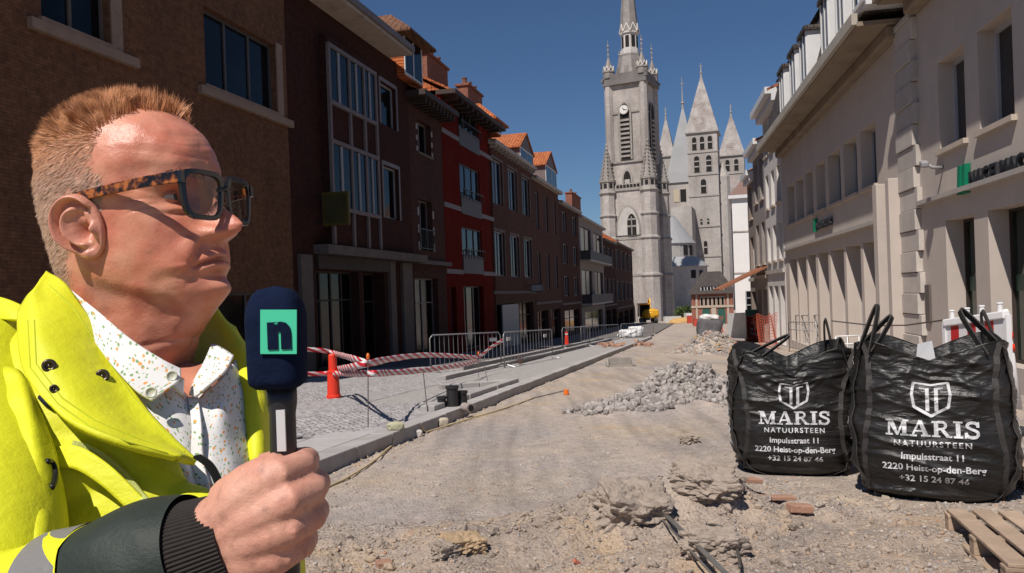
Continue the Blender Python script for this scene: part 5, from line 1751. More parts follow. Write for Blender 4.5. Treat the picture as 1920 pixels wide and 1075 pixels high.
def tape_material():
    m, nd, lk, b = new_mat('warning_tape')
    uv = nd.new('ShaderNodeUVMap')
    sp = nd.new('ShaderNodeSeparateXYZ'); lk.new(uv.outputs[0], sp.inputs[0])
    ad = nd.new('ShaderNodeMath'); ad.operation = 'MULTIPLY_ADD'; lk.new(sp.outputs[1], ad.inputs[0]); ad.inputs[1].default_value = 1.0; lk.new(sp.outputs[0], ad.inputs[2])
    fr = nd.new('ShaderNodeMath'); fr.operation = 'FRACT'; lk.new(ad.outputs[0], fr.inputs[0])
    gt = nd.new('ShaderNodeMath'); gt.operation = 'GREATER_THAN'; gt.inputs[1].default_value = .5; lk.new(fr.outputs[0], gt.inputs[0])
    mx = nd.new('ShaderNodeMixRGB'); mx.inputs[1].default_value = (.68, .66, .65, 1); mx.inputs[2].default_value = (.55, .02, .03, 1)
    lk.new(gt.outputs[0], mx.inputs[0]); lk.new(mx.outputs[0], b.inputs['Base Color'])
    b.inputs['Roughness'].default_value = .4
    return m
TAPE = tape_material()
def tape(pts, label, w=.095, sub=10, period=.40):
    """pts: (px, py, depth)"""
    W_ = [at(*p) for p in pts]
    path = []
    for i in range(len(W_) - 1):
        p0, p1, p2, p3 = W_[max(i - 1, 0)], W_[i], W_[i + 1], W_[min(i + 2, len(W_) - 1)]
        for k in range(sub):
            t = k / sub
            path.append(.5 * ((2 * p1) + (-p0 + p2) * t + (2 * p0 - 5 * p1 + 4 * p2 - p3) * t * t + (-p0 + 3 * p1 - 3 * p2 + p3) * t ** 3))
    path.append(W_[-1])
    me = bpy.data.meshes.new('barrier_tape')
    V, F_, U = [], [], []
    s = 0.0
    for i, p in enumerate(path):
        if i:
            s += (p - path[i - 1]).length
        tw = .07 * math.sin(s * 1.1 + pts[0][0])
        d = (path[min(i + 1, len(path) - 1)] - path[max(i - 1, 0)]).normalized()
        sd = d.cross(Vector((0, 0, 1))).normalized()
        up = (Vector((0, 0, 1)) * math.cos(tw) + sd * math.sin(tw))
        wd = w * (1 + .06 * math.sin(s * 3.3))
        for e, th in ((-.5, .0012), (.5, .0012), (.5, -.0012), (-.5, -.0012)):
            V.append(p + up * (wd * e) + sd * th); U.append((s / period, (e + .5) * .9))
    n = len(path)
    for i in range(n - 1):
        for j in range(4):
            F_.append((i * 4 + j, i * 4 + (j + 1) % 4, i * 4 + 4 + (j + 1) % 4, i * 4 + 4 + j))
    me.from_pydata([tuple(v) for v in V], [], F_)
    lay = me.uv_layers.new(name='UVMap')
    for lp in me.loops:
        lay.data[lp.index].uv = U[lp.vertex_index]
    me.materials.append(TAPE)
    me.polygons.foreach_set('use_smooth', [True] * len(me.polygons))
    o = bpy.data.objects.new('barrier_tape', me); COL.objects.link(o)
    return tag(o, label, 'tape')
yc = pc.y
q_ = at(300, 690, yc - 3.2)
for (dx_, lab_) in ((0.0, 'thin steel stake holding the tape ends behind the man'),):
    b_ = Vector((q_.x + dx_, q_.y, gz(q_.y) + .08))
    r = thing('marker_stake', lab_, 'stake', b_)
    mb = MB(); mb.tube([b_, Vector((b_.x, b_.y, q_.z + .12))], .010, 6); mb.build('rod', STEEL, r)
    mb = MB(); mb.lathe(Vector((b_.x, b_.y, q_.z + .10)), [(.02, 0), (.024, .03), (.024, .05), (.012, .08)], 10); mb.build('cap', CONE_OR, r)
tape([(300, 690, yc - 3.2), (420, 664, yc - 2.2), (548, 656, yc - .7), (600, 657, yc - .1), (628, 663, yc - .15), (660, 672, s1.y + .8), (690, 681, s1.y)], 'red and white tape sagging from the red post top to the capped stake')
tape([(300, 716, yc - 3.2), (420, 704, yc - 2), (548, 702, yc - .7), (626, 701, yc - .16), (690, 701, s1.y - .02), (735, 699, s1.y + 1.5), (800, 694, s1.y + 4), (870, 684, s3.y - 2.5), (897, 676, s3.y)], 'lower red and white tape running taut past the red post', .095, 10, .46)
tape([(632, 692, yc + .1), (660, 688, s1.y + 1), (690, 682, s1.y + .03), (740, 672, s1.y + 2.5), (800, 666, s1.y + 5), (860, 668, s3.y - 2), (897, 669, s3.y), (920, 652, s3.y + 1.2), (943, 638, s3.y + 2.4)], 'upper red and white tape from the stake to the barrier fence', .10, 10, .62)

# ------------------------------------------------------------------ steel crowd barriers
GALV = mat('galvanised', (.30, .29, .30), .4, .1, 4, metal=.55)
def barrier(pa, pb, label, h=1.1, hp=.105, bars=14, plates=()):
    A, B = G(pa[0], pa[1], hp), G(pb[0], pb[1], hp)
    up = Vector((0, 0, 1))
    r = thing('crowd_barrier', label, 'barrier', (A + B) / 2, 'steel crowd barriers along the pavement')
    mb = MB()
    d = (B - A).normalized()
    a0, b0 = A + up * .2, B + up * .2
    ring = [A + up * .02, A + up * (h - .1), A + up * h + d * .1, B + up * h - d * .1, B + up * (h - .1), B + up * .02]
    mb.tube(ring, .02, 8); mb.tube([a0, b0], .016, 6)
    f = mb.build('frame', GALV, r, smooth=True)
    for k in range(1, bars):
        p = a0.lerp(b0, k / bars)
        mb = MB(); mb.tube([p, p + up * (h - .2)], .007, 5, False); mb.build('bar', GALV, r)
    sd = d.cross(up)
    for q in (A + d * .15, B - d * .15):
        mb = MB(); mb.tube([q + sd * .3 + up * .015, q + up * .1, q - sd * .3 + up * .015], .015, 6); mb.build('foot', GALV, r)
    for f_ in plates:
        p = A.lerp(B, f_) + up * (h - .22) - sd * .03
        mb = MB(); mb.beam(p - d * .16, p + d * .16, .02, .11); mb.build('reflector_plate', WHITE_PL, r)
    return r
barrier((808, 700), (940, 688), 'steel barrier in front of the red house with a white plate', 1.1, .1, 16, (.9,))
barrier((946, 690), (1036, 672), 'steel barrier with two white plates next to the small cone', 1.1, .1, 16, (.1, .85))
barrier((1055, 655), (1106, 650), 'steel barrier standing before the balcony house', 1.1, .1, 14)
barrier((1090, 645), (1160, 636), 'steel barrier in the row close to the white sacks', 1.1, .1, 14)
barrier((1165, 634), (1225, 628), 'steel barrier at the end of the row before the excavator', 1.1, .1, 14)
# wooden post pieces by the barrier
mb = MB(); p = G(975, 682, .12)
mb.box(p + Vector((0, 0, .12)), (.12, .2, .24), .3)
tag(mb.build('road_lamp_block', mat('lamp_block', (.10, .06, .05), .6, .2), bevel=.01), 'small dark warning lamp box standing behind the inner kerb', 'lamp')
# black pipe fittings on the kerb
PVC = mat('black_pvc', (.022, .021, .021), .45, .15, 8)
r = thing('pipe_fitting', 'black plastic pipe fitting with three spouts on the kerb', 'pipe', KP(.22, G(868, 762, .12).y, .12))
p = Vector(r.location) + Vector((.03, .05, 0))
mb = MB(); mb.lathe(p, [(.10, 0), (.095, .28), (.11, .29), (.11, .33), (.085, .33)], 18); mb.build('spout', PVC, r, smooth=False)
mb = MB(); mb.lathe(p + Vector((-.17, -.05, 0)), [(.075, 0), (.07, .13), (.085, .14), (.085, .17), (.06, .17)], 18); mb.build('spout', PVC, r)
mb = MB(); mb.lathe(p + Vector((.15, .12, 0)), [(.085, 0), (.08, .18), (.095, .19), (.095, .23), (.07, .23)], 18); mb.build('spout', PVC, r)
# pipe stub at the foot of the kerb
p = G(888, 778); yk = p.y
c = Vector((kX(yk) + .10, yk, gz(yk) + .12))
mb = MB(); mb.tube([c + Vector((.07, -.09, 0)), c + Vector((-.05, .07, 0))], .072, 18); o = mb.build('pipe_stub', mat('pipe_grey', (.30, .26, .24), .7, .2, 8), smooth=False); tag(o, 'grey pipe stub lying at the foot of the kerb', 'pipe')
mb = MB(); mb.tube([c + Vector((.073, -.094, 0)), c + Vector((.071, -.091, 0))], .052, 18); mb.build('bore', VOID, o)
# stones at the kerb
def stone(px, py, d, rz, label, m, h=None, seed=1):
    me = rock_mesh(seed, 'stone_block', m, d, .12, 2, True, .8)
    o = bpy.data.objects.new('stone_block', me); COL.objects.link(o)
    p = G(px, py)
    hb = (.12 if p.x < kX(p.y) else gh(p.x, p.y)) if h is None else h
    p = G(px, py, hb)
    o.location = (p.x, p.y, gz(p.y) + hb + d[2] * .85); o.rotation_euler = (0, 0, rz)
    tag(o, label, 'stone'); return o
PALE_ST = mat('pale_stone', (.44, .38, .30), .9, .15, 6, .5, 40)
stone(742, 806, (.11, .08, .055), .4, 'yellowish squared stone lying on top of the kerb', mat('yellow_stone', (.42, .40, .27), .9, .2, 8, .5, 40), .12, 4)
stone(832, 800, (.075, .06, .07), .3, 'pale squared stone block at the foot of the kerb', PALE_ST, None, 6)
stone(784, 819, (.06, .05, .05), .1, 'small white stone beside the yellow hose', mat('white_stone', (.50, .46, .42), .9, .12, 8), None, 8)
# small orange cap on the dirt
p = G(1062, 741); p.z = gz(p.y) + gh(p.x, p.y)
mb = MB(); mb.lathe(p, [(.055, 0), (.06, .03), (.05, .035), (.047, .10), (.04, .105)], 18); tag(mb.build('orange_marker', CONE_OR), 'small bright orange marker cap on the dirt street', 'cap')
# drain frame lying on the dirt
FR_M = mat('frame_concrete', (.30, .27, .24), .8, .15, 4)
r = thing('drain_frame', 'upright grey concrete drain frame standing in the street', 'frame', G(1172, 688))
p0, p1 = G(1140, 689), G(1194, 689)
p1.y = p0.y; p1.z = p0.z
for a, b in ((p0, p1),):
    z0 = min(a.z, b.z) - .02
    dv = Vector((.05, .62, 0))
    for (s, e) in ((a, b), (a + dv, b + dv), (a, a + dv), (b, b + dv)):
        mb = MB(); mb.hexa([Vector((s.x, s.y, z0)), Vector((e.x, e.y, z0)), Vector((e.x, e.y + .05, z0)), Vector((s.x, s.y + .05, z0)), Vector((s.x, s.y, z0 + .09)), Vector((e.x, e.y, z0 + .09)), Vector((e.x, e.y + .05, z0 + .09)), Vector((s.x, s.y + .05, z0 + .09))] if abs(e.x - s.x) > .2 else [Vector((s.x - .04, s.y, z0)), Vector((s.x + .04, s.y, z0)), Vector((e.x + .04, e.y, z0)), Vector((e.x - .04, e.y, z0)), Vector((s.x - .04, s.y, z0 + .088)), Vector((s.x + .04, s.y, z0 + .088)), Vector((e.x + .04, e.y, z0 + .24)), Vector((e.x - .04, e.y, z0 + .24))])
        mb.build('frame_side', FR_M, r, bevel=.01)
    mb = MB(); mb.box(((a.x + b.x) / 2 + .05, a.y + .64, z0 + .15), (b.x - a.x + .08, .07, .22)); mb.build('frame_side', FR_M, r, bevel=.01)

# ------------------------------------------------------------------ big bags
def bag_material():
    m, nd, lk, b = new_mat('black_woven_bag')
    n1 = pos_noise(nd, lk, 5, 5, .6, True)
    r1 = ramp(nd, [(.35, (.010, .0090, .0085)), (.6, (.017, .015, .014)), (.78, (.040, .034, .031))]); lk.new(n1.outputs[0], r1.inputs[0])
    lk.new(r1.outputs[0], b.inputs['Base Color'])
    n2 = pos_noise(nd, lk, 3, 4, .6, True)
    r2 = ramp(nd, [(.35, (.36,) * 3), (.7, (.54,) * 3)]); lk.new(n2.outputs[0], r2.inputs[0]); lk.new(r2.outputs[0], b.inputs['Roughness'])
    b.inputs['Specular IOR Level'].default_value = .42
    # crinkles
    tc = nd.new('ShaderNodeTexCoord')
    mp = nd.new('ShaderNodeMapping'); mp.inputs['Scale'].default_value = (2.2, 2.2, 7.5); lk.new(tc.outputs['Object'], mp.inputs['Vector'])
    n3 = nd.new('ShaderNodeTexNoise'); n3.inputs['Scale'].default_value = 2.2; n3.inputs['Detail'].default_value = 5; n3.inputs['Distortion'].default_value = 1.2; lk.new(mp.outputs[0], n3.inputs['Vector'])
    bp = nd.new('ShaderNodeBump'); bp.inputs['Strength'].default_value = .55; bp.inputs['Distance'].default_value = .035
    lk.new(n3.outputs[0], bp.inputs['Height']); lk.new(bp.outputs[0], b.inputs['Normal'])
    return m
BAGM = bag_material()
STRAP = mat('strap_black', (.035, .030, .028), .6, .2, 20, .5, 150)
PRINT = mat('bag_print', (.62, .61, .62), .6, .12, 9, dirt=((.03, .03, .03), 16, .55), obj=True)
CLOTHIN = mat('bag_inside', (.02, .018, .017), .7, .2)
def seg_poly(path, w):
    """list of quads along a polyline in the plane"""
    out = []
    for i in range(len(path) - 1):
        a, b = Vector(path[i]), Vector(path[i + 1])
        d = (b - a).normalized(); n = Vector((-d.y, d.x)) * (w / 2)
        e = d * (w * .12)
        out.append([a - n - e, b - n + e, b + n + e, a + n - e])
    return out
def serif_word(h):
    """MARIS in slab serifs: list of polygons, width"""
    q = lambda *p: [Vector(v) for v in p]
    rc = lambda x0, y0, x1, y1: q((x0, y0), (x1, y0), (x1, y1), (x0, y1))
    s = .11
    Mx = [rc(0, 0, .40, s), rc(.82, 0, 1.28, s), rc(0, 1 - s, .26, 1), rc(1.02, 1 - s, 1.28, 1), rc(.13, s, .25, 1 - s), rc(.93, s, 1.17, 1 - s), q((.10, 1 - s), (.40, 1), (.70, .18), (.60, .02)), q((.60, .02), (.70, .02), (1.10, 1), (.96, 1)), q((.26, 1), (.10, 1 - s), (.34, 1 - s), (.42, 1))]
    Ax = [rc(-.05, 0, .36, s), rc(.60, 0, 1.12, s), q((.08, s), (.20, s), (.60, 1), (.48, 1)), q((.72, s), (.99, s), (.66, 1), (.44, 1)), rc(.26, .28, .80, .38)]
    Rx = [rc(0, 0, .46, s), rc(0, 1 - s, .45, 1), rc(.12, s, .36, 1 - s)] + seg_poly([(.36, .945), (.62, .93), (.74, .84), (.77, .73), (.73, .61), (.60, .52), (.36, .50)], .15) + [q((.45, .50), (.66, .52), (1.04, 0), (.80, 0)), rc(.86, 0, 1.10, s)]
    Ix = [rc(0, 0, .50, s), rc(0, 1 - s, .50, 1), rc(.13, s, .37, 1 - s)]
    Sx = seg_poly([(.70, .70), (.68, .84), (.55, .93), (.38, .95), (.20, .90), (.12, .77), (.18, .65), (.36, .56), (.55, .48), (.69, .38), (.70, .22), (.58, .09), (.38, .05), (.20, .09), (.09, .20), (.07, .32)], .17) + [rc(.68, .66, .77, 1.0), rc(0, 0, .09, .34)]
    out, x = [], 0.0
    for L, w in ((Mx, 1.28), (Ax, 1.10), (Rx, 1.08), (Ix, .50), (Sx, .80)):
        out += [[Vector((v.x + x, v.y)) for v in p] for p in L]
        x += w + .10
    wt = x - .10
    return [[Vector(((v.x - wt / 2) * h, v.y * h)) for v in p] for p in out], wt * h
def shield(s):
    o = [(-.5, .55), (.5, .55), (.56, .1), (.5, -.35), (0, -.65), (-.5, -.35), (-.56, .1), (-.5, .55)]
    P = seg_poly([(a * s, b * s) for a, b in o], .085 * s)
    rc = lambda x0, y0, x1, y1: [Vector((x0 * s, y0 * s)), Vector((x1 * s, y0 * s)), Vector((x1 * s, y1 * s)), Vector((x0 * s, y1 * s))]
    P += [rc(-.34, .32, -.05, .40), rc(-.16, -.50, -.05, .32), rc(.10, -.50, .21, .40), rc(.10, .32, .36, .40)]
    return P
def refine(bm, step):
    if not bm.verts:
        return
    for ax_ in (0, 1):
        lo = min(v.co[ax_] for v in bm.verts); hi = max(v.co[ax_] for v in bm.verts)
        k = math.floor(lo / step) + 1
        while k * step < hi:
            no = (1, 0, 0) if ax_ == 0 else (0, 1, 0)
            co = (k * step, 0, 0) if ax_ == 0 else (0, k * step, 0)
            bmesh.ops.bisect_plane(bm, geom=bm.verts[:] + bm.edges[:] + bm.faces[:], plane_co=co, plane_no=no)
            k += 1
def big_bag(loc, rz, a, H, label, seed, handles, lean=0.0):
    r = thing('big_bag', label, 'bag', loc, None, rz)
    prof = [(0, .66), (.03, .80), (.10, .93), (.25, 1.02), (.45, 1.035), (.65, 1.0), (.85, .955), (1.0, .93)]
    def ps(v):
        for i in range(len(prof) - 1):
            if v <= prof[i + 1][0]:
                f = (v - prof[i][0]) / (prof[i + 1][0] - prof[i][0])
                f = f * f * (3 - 2 * f)
                return prof[i][1] + (prof[i + 1][1] - prof[i][1]) * f
        return prof[-1][1]
    sd = seed * 7.3
    def wr(x, y, z):
        t = .022 * mnoise.noise(Vector((x * 1.5 + sd, y * 1.5, z * 4.5)))
        n = mnoise.noise(Vector((x * 1.7 + sd, y * 1.7 - sd, z * 6.0 + .9 * x)))
        t += .018 * (max(0, 1 - abs(n) * 4) ** 1.5)
        n2 = mnoise.noise(Vector((x * 3.2 + z * 3.5 + sd, y * 3.2 + z * 2.5, z * 5 - sd)))
        t += .011 * (max(0, 1 - abs(n2) * 3.5) ** 1.5)
        n3 = mnoise.noise(Vector((x * 5 - z * 6 + sd, y * 5 - z * 5, z * 4 + sd)))
        t += .010 * (max(0, 1 - abs(n3) * 4.0) ** 1.5) * smoothstep(.5, .9, z)
        t += .05 * mnoise.noise(Vector((x * .9 - sd, y * .9, z * 1.4)))
        # waist folds where straps pull the upper corners
        return t
    def surf(x0, face, z, off=0.0):
        """point on a side: face 0 front, 1 left, 2 back, 3 right; x0 across it, z height"""
        v = max(0, min(1, z / H))
        A = a * ps(v)
        n = 3.3 + 1.2 * v
        s = max(-.985 * A, min(.985 * A, x0))
        y = -A * (1 - abs(s / A) ** n) ** (1 / n)
        ang = face * -math.pi / 2
        p = Vector((s, y, z))
        p = Matrix.Rotation(ang, 3, 'Z') @ p
        return disp(p, A, n, v, off)
    def disp(p, A, n, v, off=0.0):
        nr = Vector((math.copysign(abs(p.x / A) ** (n - 1), p.x), math.copysign(abs(p.y / A) ** (n - 1), p.y), 0))
        if nr.length < 1e-6:
            nr = Vector((0, -1, 0))
        nr.normalize()
        w = wr(p.x, p.y, p.z) * smoothstep(0, .08, v)
        q = p + nr * (w + off)
        # rim: high at the corners, sagging between
        c = abs(p.x / A) * abs(p.y / A)
        q.z += smoothstep(.62, 1.0, v) * (-.11 + .20 * min(1, c) + .03 * mnoise.noise(Vector((p.x * 3, p.y * 3, sd))))
        q.x += lean * v * v
        return q
    NT, NV = 240, 150
    V, F_ = [], []
    for j in range(NV + 1):
        v = j / NV
        A = a * ps(v); n = 3.3 + 1.2 * v
        for i in range(NT):
            t = 2 * math.pi * i / NT
            ct, st = math.cos(t), math.sin(t)
            k = (abs(ct) ** n + abs(st) ** n) ** (-1 / n)
            V.append(disp(Vector((A * k * ct, A * k * st, v * H)), A, n, v))
    for j in range(NV):
        for i in range(NT):
            F_.append((j * NT + i, j * NT + (i + 1) % NT, (j + 1) * NT + (i + 1) % NT, (j + 1) * NT + i))
    # inner rim and contents
    base = NV * NT
    for j, (dz, sc) in enumerate(((-.02, .985), (-.16, .95))):
        for i in range(NT):
            p = V[base + i]
            V.append(Vector((p.x * sc, p.y * sc, p.z + dz)))
    for jj in range(2):
        o0 = base + jj * NT; o1 = base + (jj + 1) * NT
        for i in range(NT):
            F_.append((o0 + i, o0 + (i + 1) % NT, o1 + (i + 1) % NT, o1 + i))
    o1 = base + 2 * NT
    V.append(Vector((lean, 0, H - .22)))
    for i in range(NT):
        F_.append((o1 + i, o1 + (i + 1) % NT, len(V) - 1))
    F_.append(tuple(range(NT))[::-1])
    me = bpy.data.meshes.new('sack'); me.from_pydata([tuple(p) for p in V], [], F_); me.materials.append(BAGM)
    me.polygons.foreach_set('use_smooth', [True] * len(me.polygons))
    o = bpy.data.objects.new('sack', me); COL.objects.link(o); o.parent = r
    # straps up the sides and handle loops
    def ribbon(path, sides, w, th, name):
        mb = MB()
        vs_, fs = [], []
        for i, p in enumerate(path):
            d = (path[min(i + 1, len(path) - 1)] - path[max(i - 1, 0)]).normalized()
            s_ = sides[i] - d * sides[i].dot(d)
            s_.normalize(); nn = d.cross(s_)
            for (u, t_) in ((-1, -1), (1, -1), (1, 1), (-1, 1)):
                vs_.append(p + s_ * (u * w / 2) + nn * (t_ * th / 2))
        for i in range(len(path) - 1):
            for j in range(4):
                fs.append((i * 4 + j, i * 4 + (j + 1) % 4, i * 4 + 4 + (j + 1) % 4, i * 4 + 4 + j))
        fs += [(3, 2, 1, 0), tuple(len(path) * 4 - 4 + j for j in range(4))]
        mb.raw(vs_, fs)
        ob = mb.build(name, STRAP, None, smooth=False)
        ob.parent = r
        return ob
    for face in (0, 1, 3):
        for sx in (-1, 1):
            pts, sds = [], []
            for k in range(26):
                z = H * (.03 + .96 * k / 25)
                x = sx * a * (.74 + .06 * (k / 25) ** 2 - .05 * math.sin(k * .25 + seed))
                pts.append(surf(x, face, z, .006)); sds.append(Matrix.Rotation(face * -math.pi / 2, 3, 'Z') @ Vector((1, 0, 0)))
            ribbon(pts, sds, .038, .006, 'strap')
    for (p0, p1, tip) in handles:
        P0, P1, T = Vector(p0), Vector(p1), Vector(tip)
        pts = []
        for k in range(17):
            t = k / 16
            b = P0 * (1 - t) ** 3 + (T + (P0 - P1) * .12) * 3 * t * (1 - t) ** 2 + (T - (P0 - P1) * .12) * 3 * t * t * (1 - t) + P1 * t ** 3
            pts.append(b)
        sdv = (P1 - P0).cross(T - (P0 + P1) / 2).normalized()
        ribbon(pts, [sdv] * 17, .058, .010, 'handle_loop')
    # print
    def put_print(face, what, zc, xc=0.0, step=.022, name='print'):
        bm = bmesh.new()
        if isinstance(what, bpy.types.Mesh):
            bm.from_mesh(what)
            refine(bm, step)
            offs = [0.0] * len(bm.verts)
            vv = [v.co.copy() for v in bm.verts]
            ff = [tuple(v.index for v in f.verts) for f in bm.faces]
            bm.verts.index_update()
            ff = [tuple(v.index for v in f.verts) for f in bm.faces]
            bm.free()
        else:
            bm.free()
            vv, ff, offs = [], [], []
            for i, poly in enumerate(what):
                b2 = bmesh.new()
                fv = [b2.verts.new((q.x, q.y, 0)) for q in poly]
                b2.faces.new(fv)
                refine(b2, step)
                b2.verts.index_update()
                n0 = len(vv)
                vv += [v.co.copy() for v in b2.verts]; offs += [.00025 * (i % 9)] * len(b2.verts)
                ff += [tuple(n0 + v.index for v in f.verts) for f in b2.faces]
                b2.free()
        out = [surf(v.x + xc, face, v.y + zc, .0050 + offs[i]) for i, v in enumerate(vv)]
        me2 = bpy.data.meshes.new(name); me2.from_pydata([tuple(p) for p in out], [], ff); me2.materials.append(PRINT)
        ob = bpy.data.objects.new(name, me2); COL.objects.link(ob); ob.parent = o
        if name == 'lettering':
            struct(ob, 'stuff')
    for face in (0, 1, 3):
        word, _ = serif_word(.110 * a / .52)
        put_print(face, shield(.21 * a / .52), H * .70, name='shield_print')
        put_print(face, word, H * .455, name='name_print')
        put_print(face, text_mesh('NATUURSTEEN', .058, 0, .0012, 1.32), H * .395, name='lettering')
        put_print(face, text_mesh('Impulsstraat 11', .066, 0, .0012, 1.0), H * .315, name='lettering')
        put_print(face, text_mesh('2220 Heist-op-den-Berg', .066, 0, .0012, 1.0), H * .245, name='lettering')
        put_print(face, text_mesh('+32 15 24 87 46', .066, 0, .0012, 1.0), H * .175, name='lettering')
    return r
n1 = Vector((math.sin(-.50), -math.cos(-.50), 0)); n2 = Vector((math.sin(-.28), -math.cos(-.28), 0))
B1 = BAG1 - n1 * .46; B1.z = gz(B1.y) - .03
B2 = BAG2 - n2 * .46; B2.z = gz(B2.y) - .03
a1, H1 = .545, 1.19
a2, H2 = .53, 1.13
hd1 = [((-.47, -.47, 1.16), (-.40, -.50, 1.12), (-.30, -.45, 1.62)), ((-.48, -.44, 1.16), (-.38, -.48, 1.14), (-.18, -.40, 1.50)), ((.36, -.50, 1.12), (.47, -.44, 1.15), (.14, -.30, 1.55)), ((.47, .46, 1.15), (.40, .49, 1.12), (.36, .36, 1.5))]
hd2 = [((-.42, -.47, 1.08), (-.32, -.50, 1.04), (.12, -.42, 1.35)), ((.34, -.48, 1.02), (.46, -.42, 1.08), (.40, -.36, 1.30)), ((.44, .44, 1.08), (.38, .47, 1.05), (.36, .3, 1.48))]
big_bag(B1, -.50, a1, H1, 'large black woven bag with white print standing at the pallet edge', 3, hd1, .0)
big_bag(B2, -.28, a2, H2, 'smaller slumped black woven bag with white print beside the cobble heap', 11, hd2, .02)
# paper sheet in the big bag
mb = MB(); p = at(1738, 662, 6.1)
mb.raw([p + Vector(q) for q in ((-.09, 0, -.08), (.09, .03, -.10), (.07, .05, .09), (-.06, .02, .07), (-.09, .004, -.08), (.09, .034, -.10), (.07, .054, .09), (-.06, .024, .07))], [(0, 1, 2, 3), (7, 6, 5, 4), (0, 1, 5, 4), (1, 2, 6, 5), (2, 3, 7, 6), (3, 0, 4, 7)])
tag(mb.build('paper_sheet', WHITE_PL), 'white paper corner sticking out of the large black bag', 'paper')

# ------------------------------------------------------------------ pallets
PINE = mat('pallet_wood', (.40, .29, .205), .85, .18, 5, .5, 60, rnd=.15, dirt=((.25, .18, .13), 4, .4))
def pallet(p, L, C, h, label, nb=7, wl=1.15, wc=1.0):
    """p far near-kerb corner on top, L along the boards, C across"""
    L = L.normalized(); C = C.normalized()
    r = thing('pallet', label, 'pallet', p - Vector((0, 0, h)), 'wooden pallets by the black bags')
    up = Vector((0, 0, 1))
    def slab(o_, l0, l1, c0, c1, z0, z1, nm):
        mb = MB(); mb.hexa([p + L * l + C * c + up * z for (l, c, z) in ((l0, c0, z0), (l1, c0, z0), (l1, c1, z0), (l0, c1, z0), (l0, c0, z1), (l1, c0, z1), (l1, c1, z1), (l0, c1, z1))])
        mb.build(nm, PINE, r, bevel=.004)
    bw = wc / nb
    for k in range(nb):
        slab(0, random.uniform(-.01, .01), wl + random.uniform(-.01, .01), k * bw + .012, (k + 1) * bw - .022, -.020, 0, 'deck_board')
    for l in (0.0, wl / 2 - .045, wl - .09):
        slab(0, l, l + .09, .0, wc, -.042, -.0205, 'bearer_board')
        for c in (0.0, wc / 2 - .06, wc - .12):
            slab(0, l, l + .088, c + .002, c + .10, -.118, -.0425, 'block')
    for c in (0.0, wc / 2 - .06, wc - .12):
        slab(0, 0, wl, c, c + .10, -.14, -.1185, 'base_board')
pa = G(1770, 953, .15); pb = G(1888, 1060, .15)
Ld = pb - pa
Cd = Vector((-Ld.y, Ld.x, 0)); Cd = Cd if Cd.x > 0 else -Cd
Cd.z = 0
pallet(pa, Ld, Cd, .14, 'bare wooden pallet lying half under the large black bag')
pq = G(1852, 915, .13); pq = pq + Vector((.32, .1, .0))
pallet(pq + Vector((.5, 1.35, 0)), Ld, Cd, .14, 'second wooden pallet lying behind the first beside the large bag')

# ------------------------------------------------------------------ barriers and things behind the bags
def stripes(name, n, period, vertical=True):
    m, nd, lk, b = new_mat(name)
    uv = nd.new('ShaderNodeUVMap'); sp = nd.new('ShaderNodeSeparateXYZ'); lk.new(uv.outputs[0], sp.inputs[0])
    dv = nd.new('ShaderNodeMath'); dv.operation = 'DIVIDE'; dv.inputs[1].default_value = period; lk.new(sp.outputs[0], dv.inputs[0])
    fr = nd.new('ShaderNodeMath'); fr.operation = 'FRACT'; lk.new(dv.outputs[0], fr.inputs[0])
    gt = nd.new('ShaderNodeMath'); gt.operation = 'GREATER_THAN'; gt.inputs[1].default_value = .5; lk.new(fr.outputs[0], gt.inputs[0])
    mx = nd.new('ShaderNodeMixRGB'); mx.inputs[1].default_value = (.62, .60, .60, 1); mx.inputs[2].default_value = (.42, .02, .02, 1)
    lk.new(gt.outputs[0], mx.inputs[0]); lk.new(mx.outputs[0], b.inputs['Base Color']); b.inputs['Roughness'].default_value = .4
    return m
STR = stripes('red_white_stripes', 6, .26)
WB0, WB1 = at(1773, 606, 9.6), at(1888, 590, 8.7)
r = thing('road_barrier', 'red and white striped road barrier with white top rail behind the large bag', 'barrier', Vector(((WB0.x + WB1.x) / 2, (WB0.y + WB1.y) / 2, gz(9.1))))
up = Vector((0, 0, 1))
mb = MB(); mb.beam(WB0, WB1, .10, .09); mb.build('top_rail', WHITE_PL, r, bevel=.015)
hb = .40
mb = MB(); mb.beam(WB0 - up * (.05 + hb / 2), WB1 - up * (.05 + hb / 2), .03, hb); mb.build('striped_board', STR, r)
mb = MB(); mb.beam(WB0 - up * (.09 + hb), WB1 - up * (.09 + hb), .06, .06); mb.build('lower_rail', WHITE_PL, r, bevel=.01)
for f in (.12, .38, .62, .9):
    p = WB0.lerp(WB1, f)
    mb = MB(); mb.lathe(p + up * .03, [(.03, 0), (.026, .10), (.034, .105), (.03, .12)], 12); mb.build('knob', WHITE_PL, r)
for q in (WB0, WB1):
    mb = MB(); mb.beam(q, Vector((q.x, q.y, gz(q.y) + gh(q.x, q.y))), .06, .06, (1, 0, 0)); mb.build('leg', WHITE_PL, r)
    mb = MB(); mb.box((q.x, q.y, gz(q.y) + gh(q.x, q.y) + .04), (.25, .6, .08)); mb.build('foot', mat('rubber_foot', (.03, .03, .03), .8, .2), r, bevel=.02)
# leaning white post with red bands
q0 = G(1912, 768); q1 = at(1884, 580, q0.y + .05)
r = thing('marker_post', 'white warning post with red lamp band beside the striped barrier', 'post', q0)
mb = MB(); mb.tube([q0 - up * .05, q1], .040, 14); mb.build('post', WHITE_PL, r, smooth=True)
for f in (.58, .70):
    a, b = q0.lerp(q1, f), q0.lerp(q1, f + .07)
    mb = MB(); mb.tube([a, b], .055, 14); mb.build('red_band', CONE_RED, r, smooth=True)
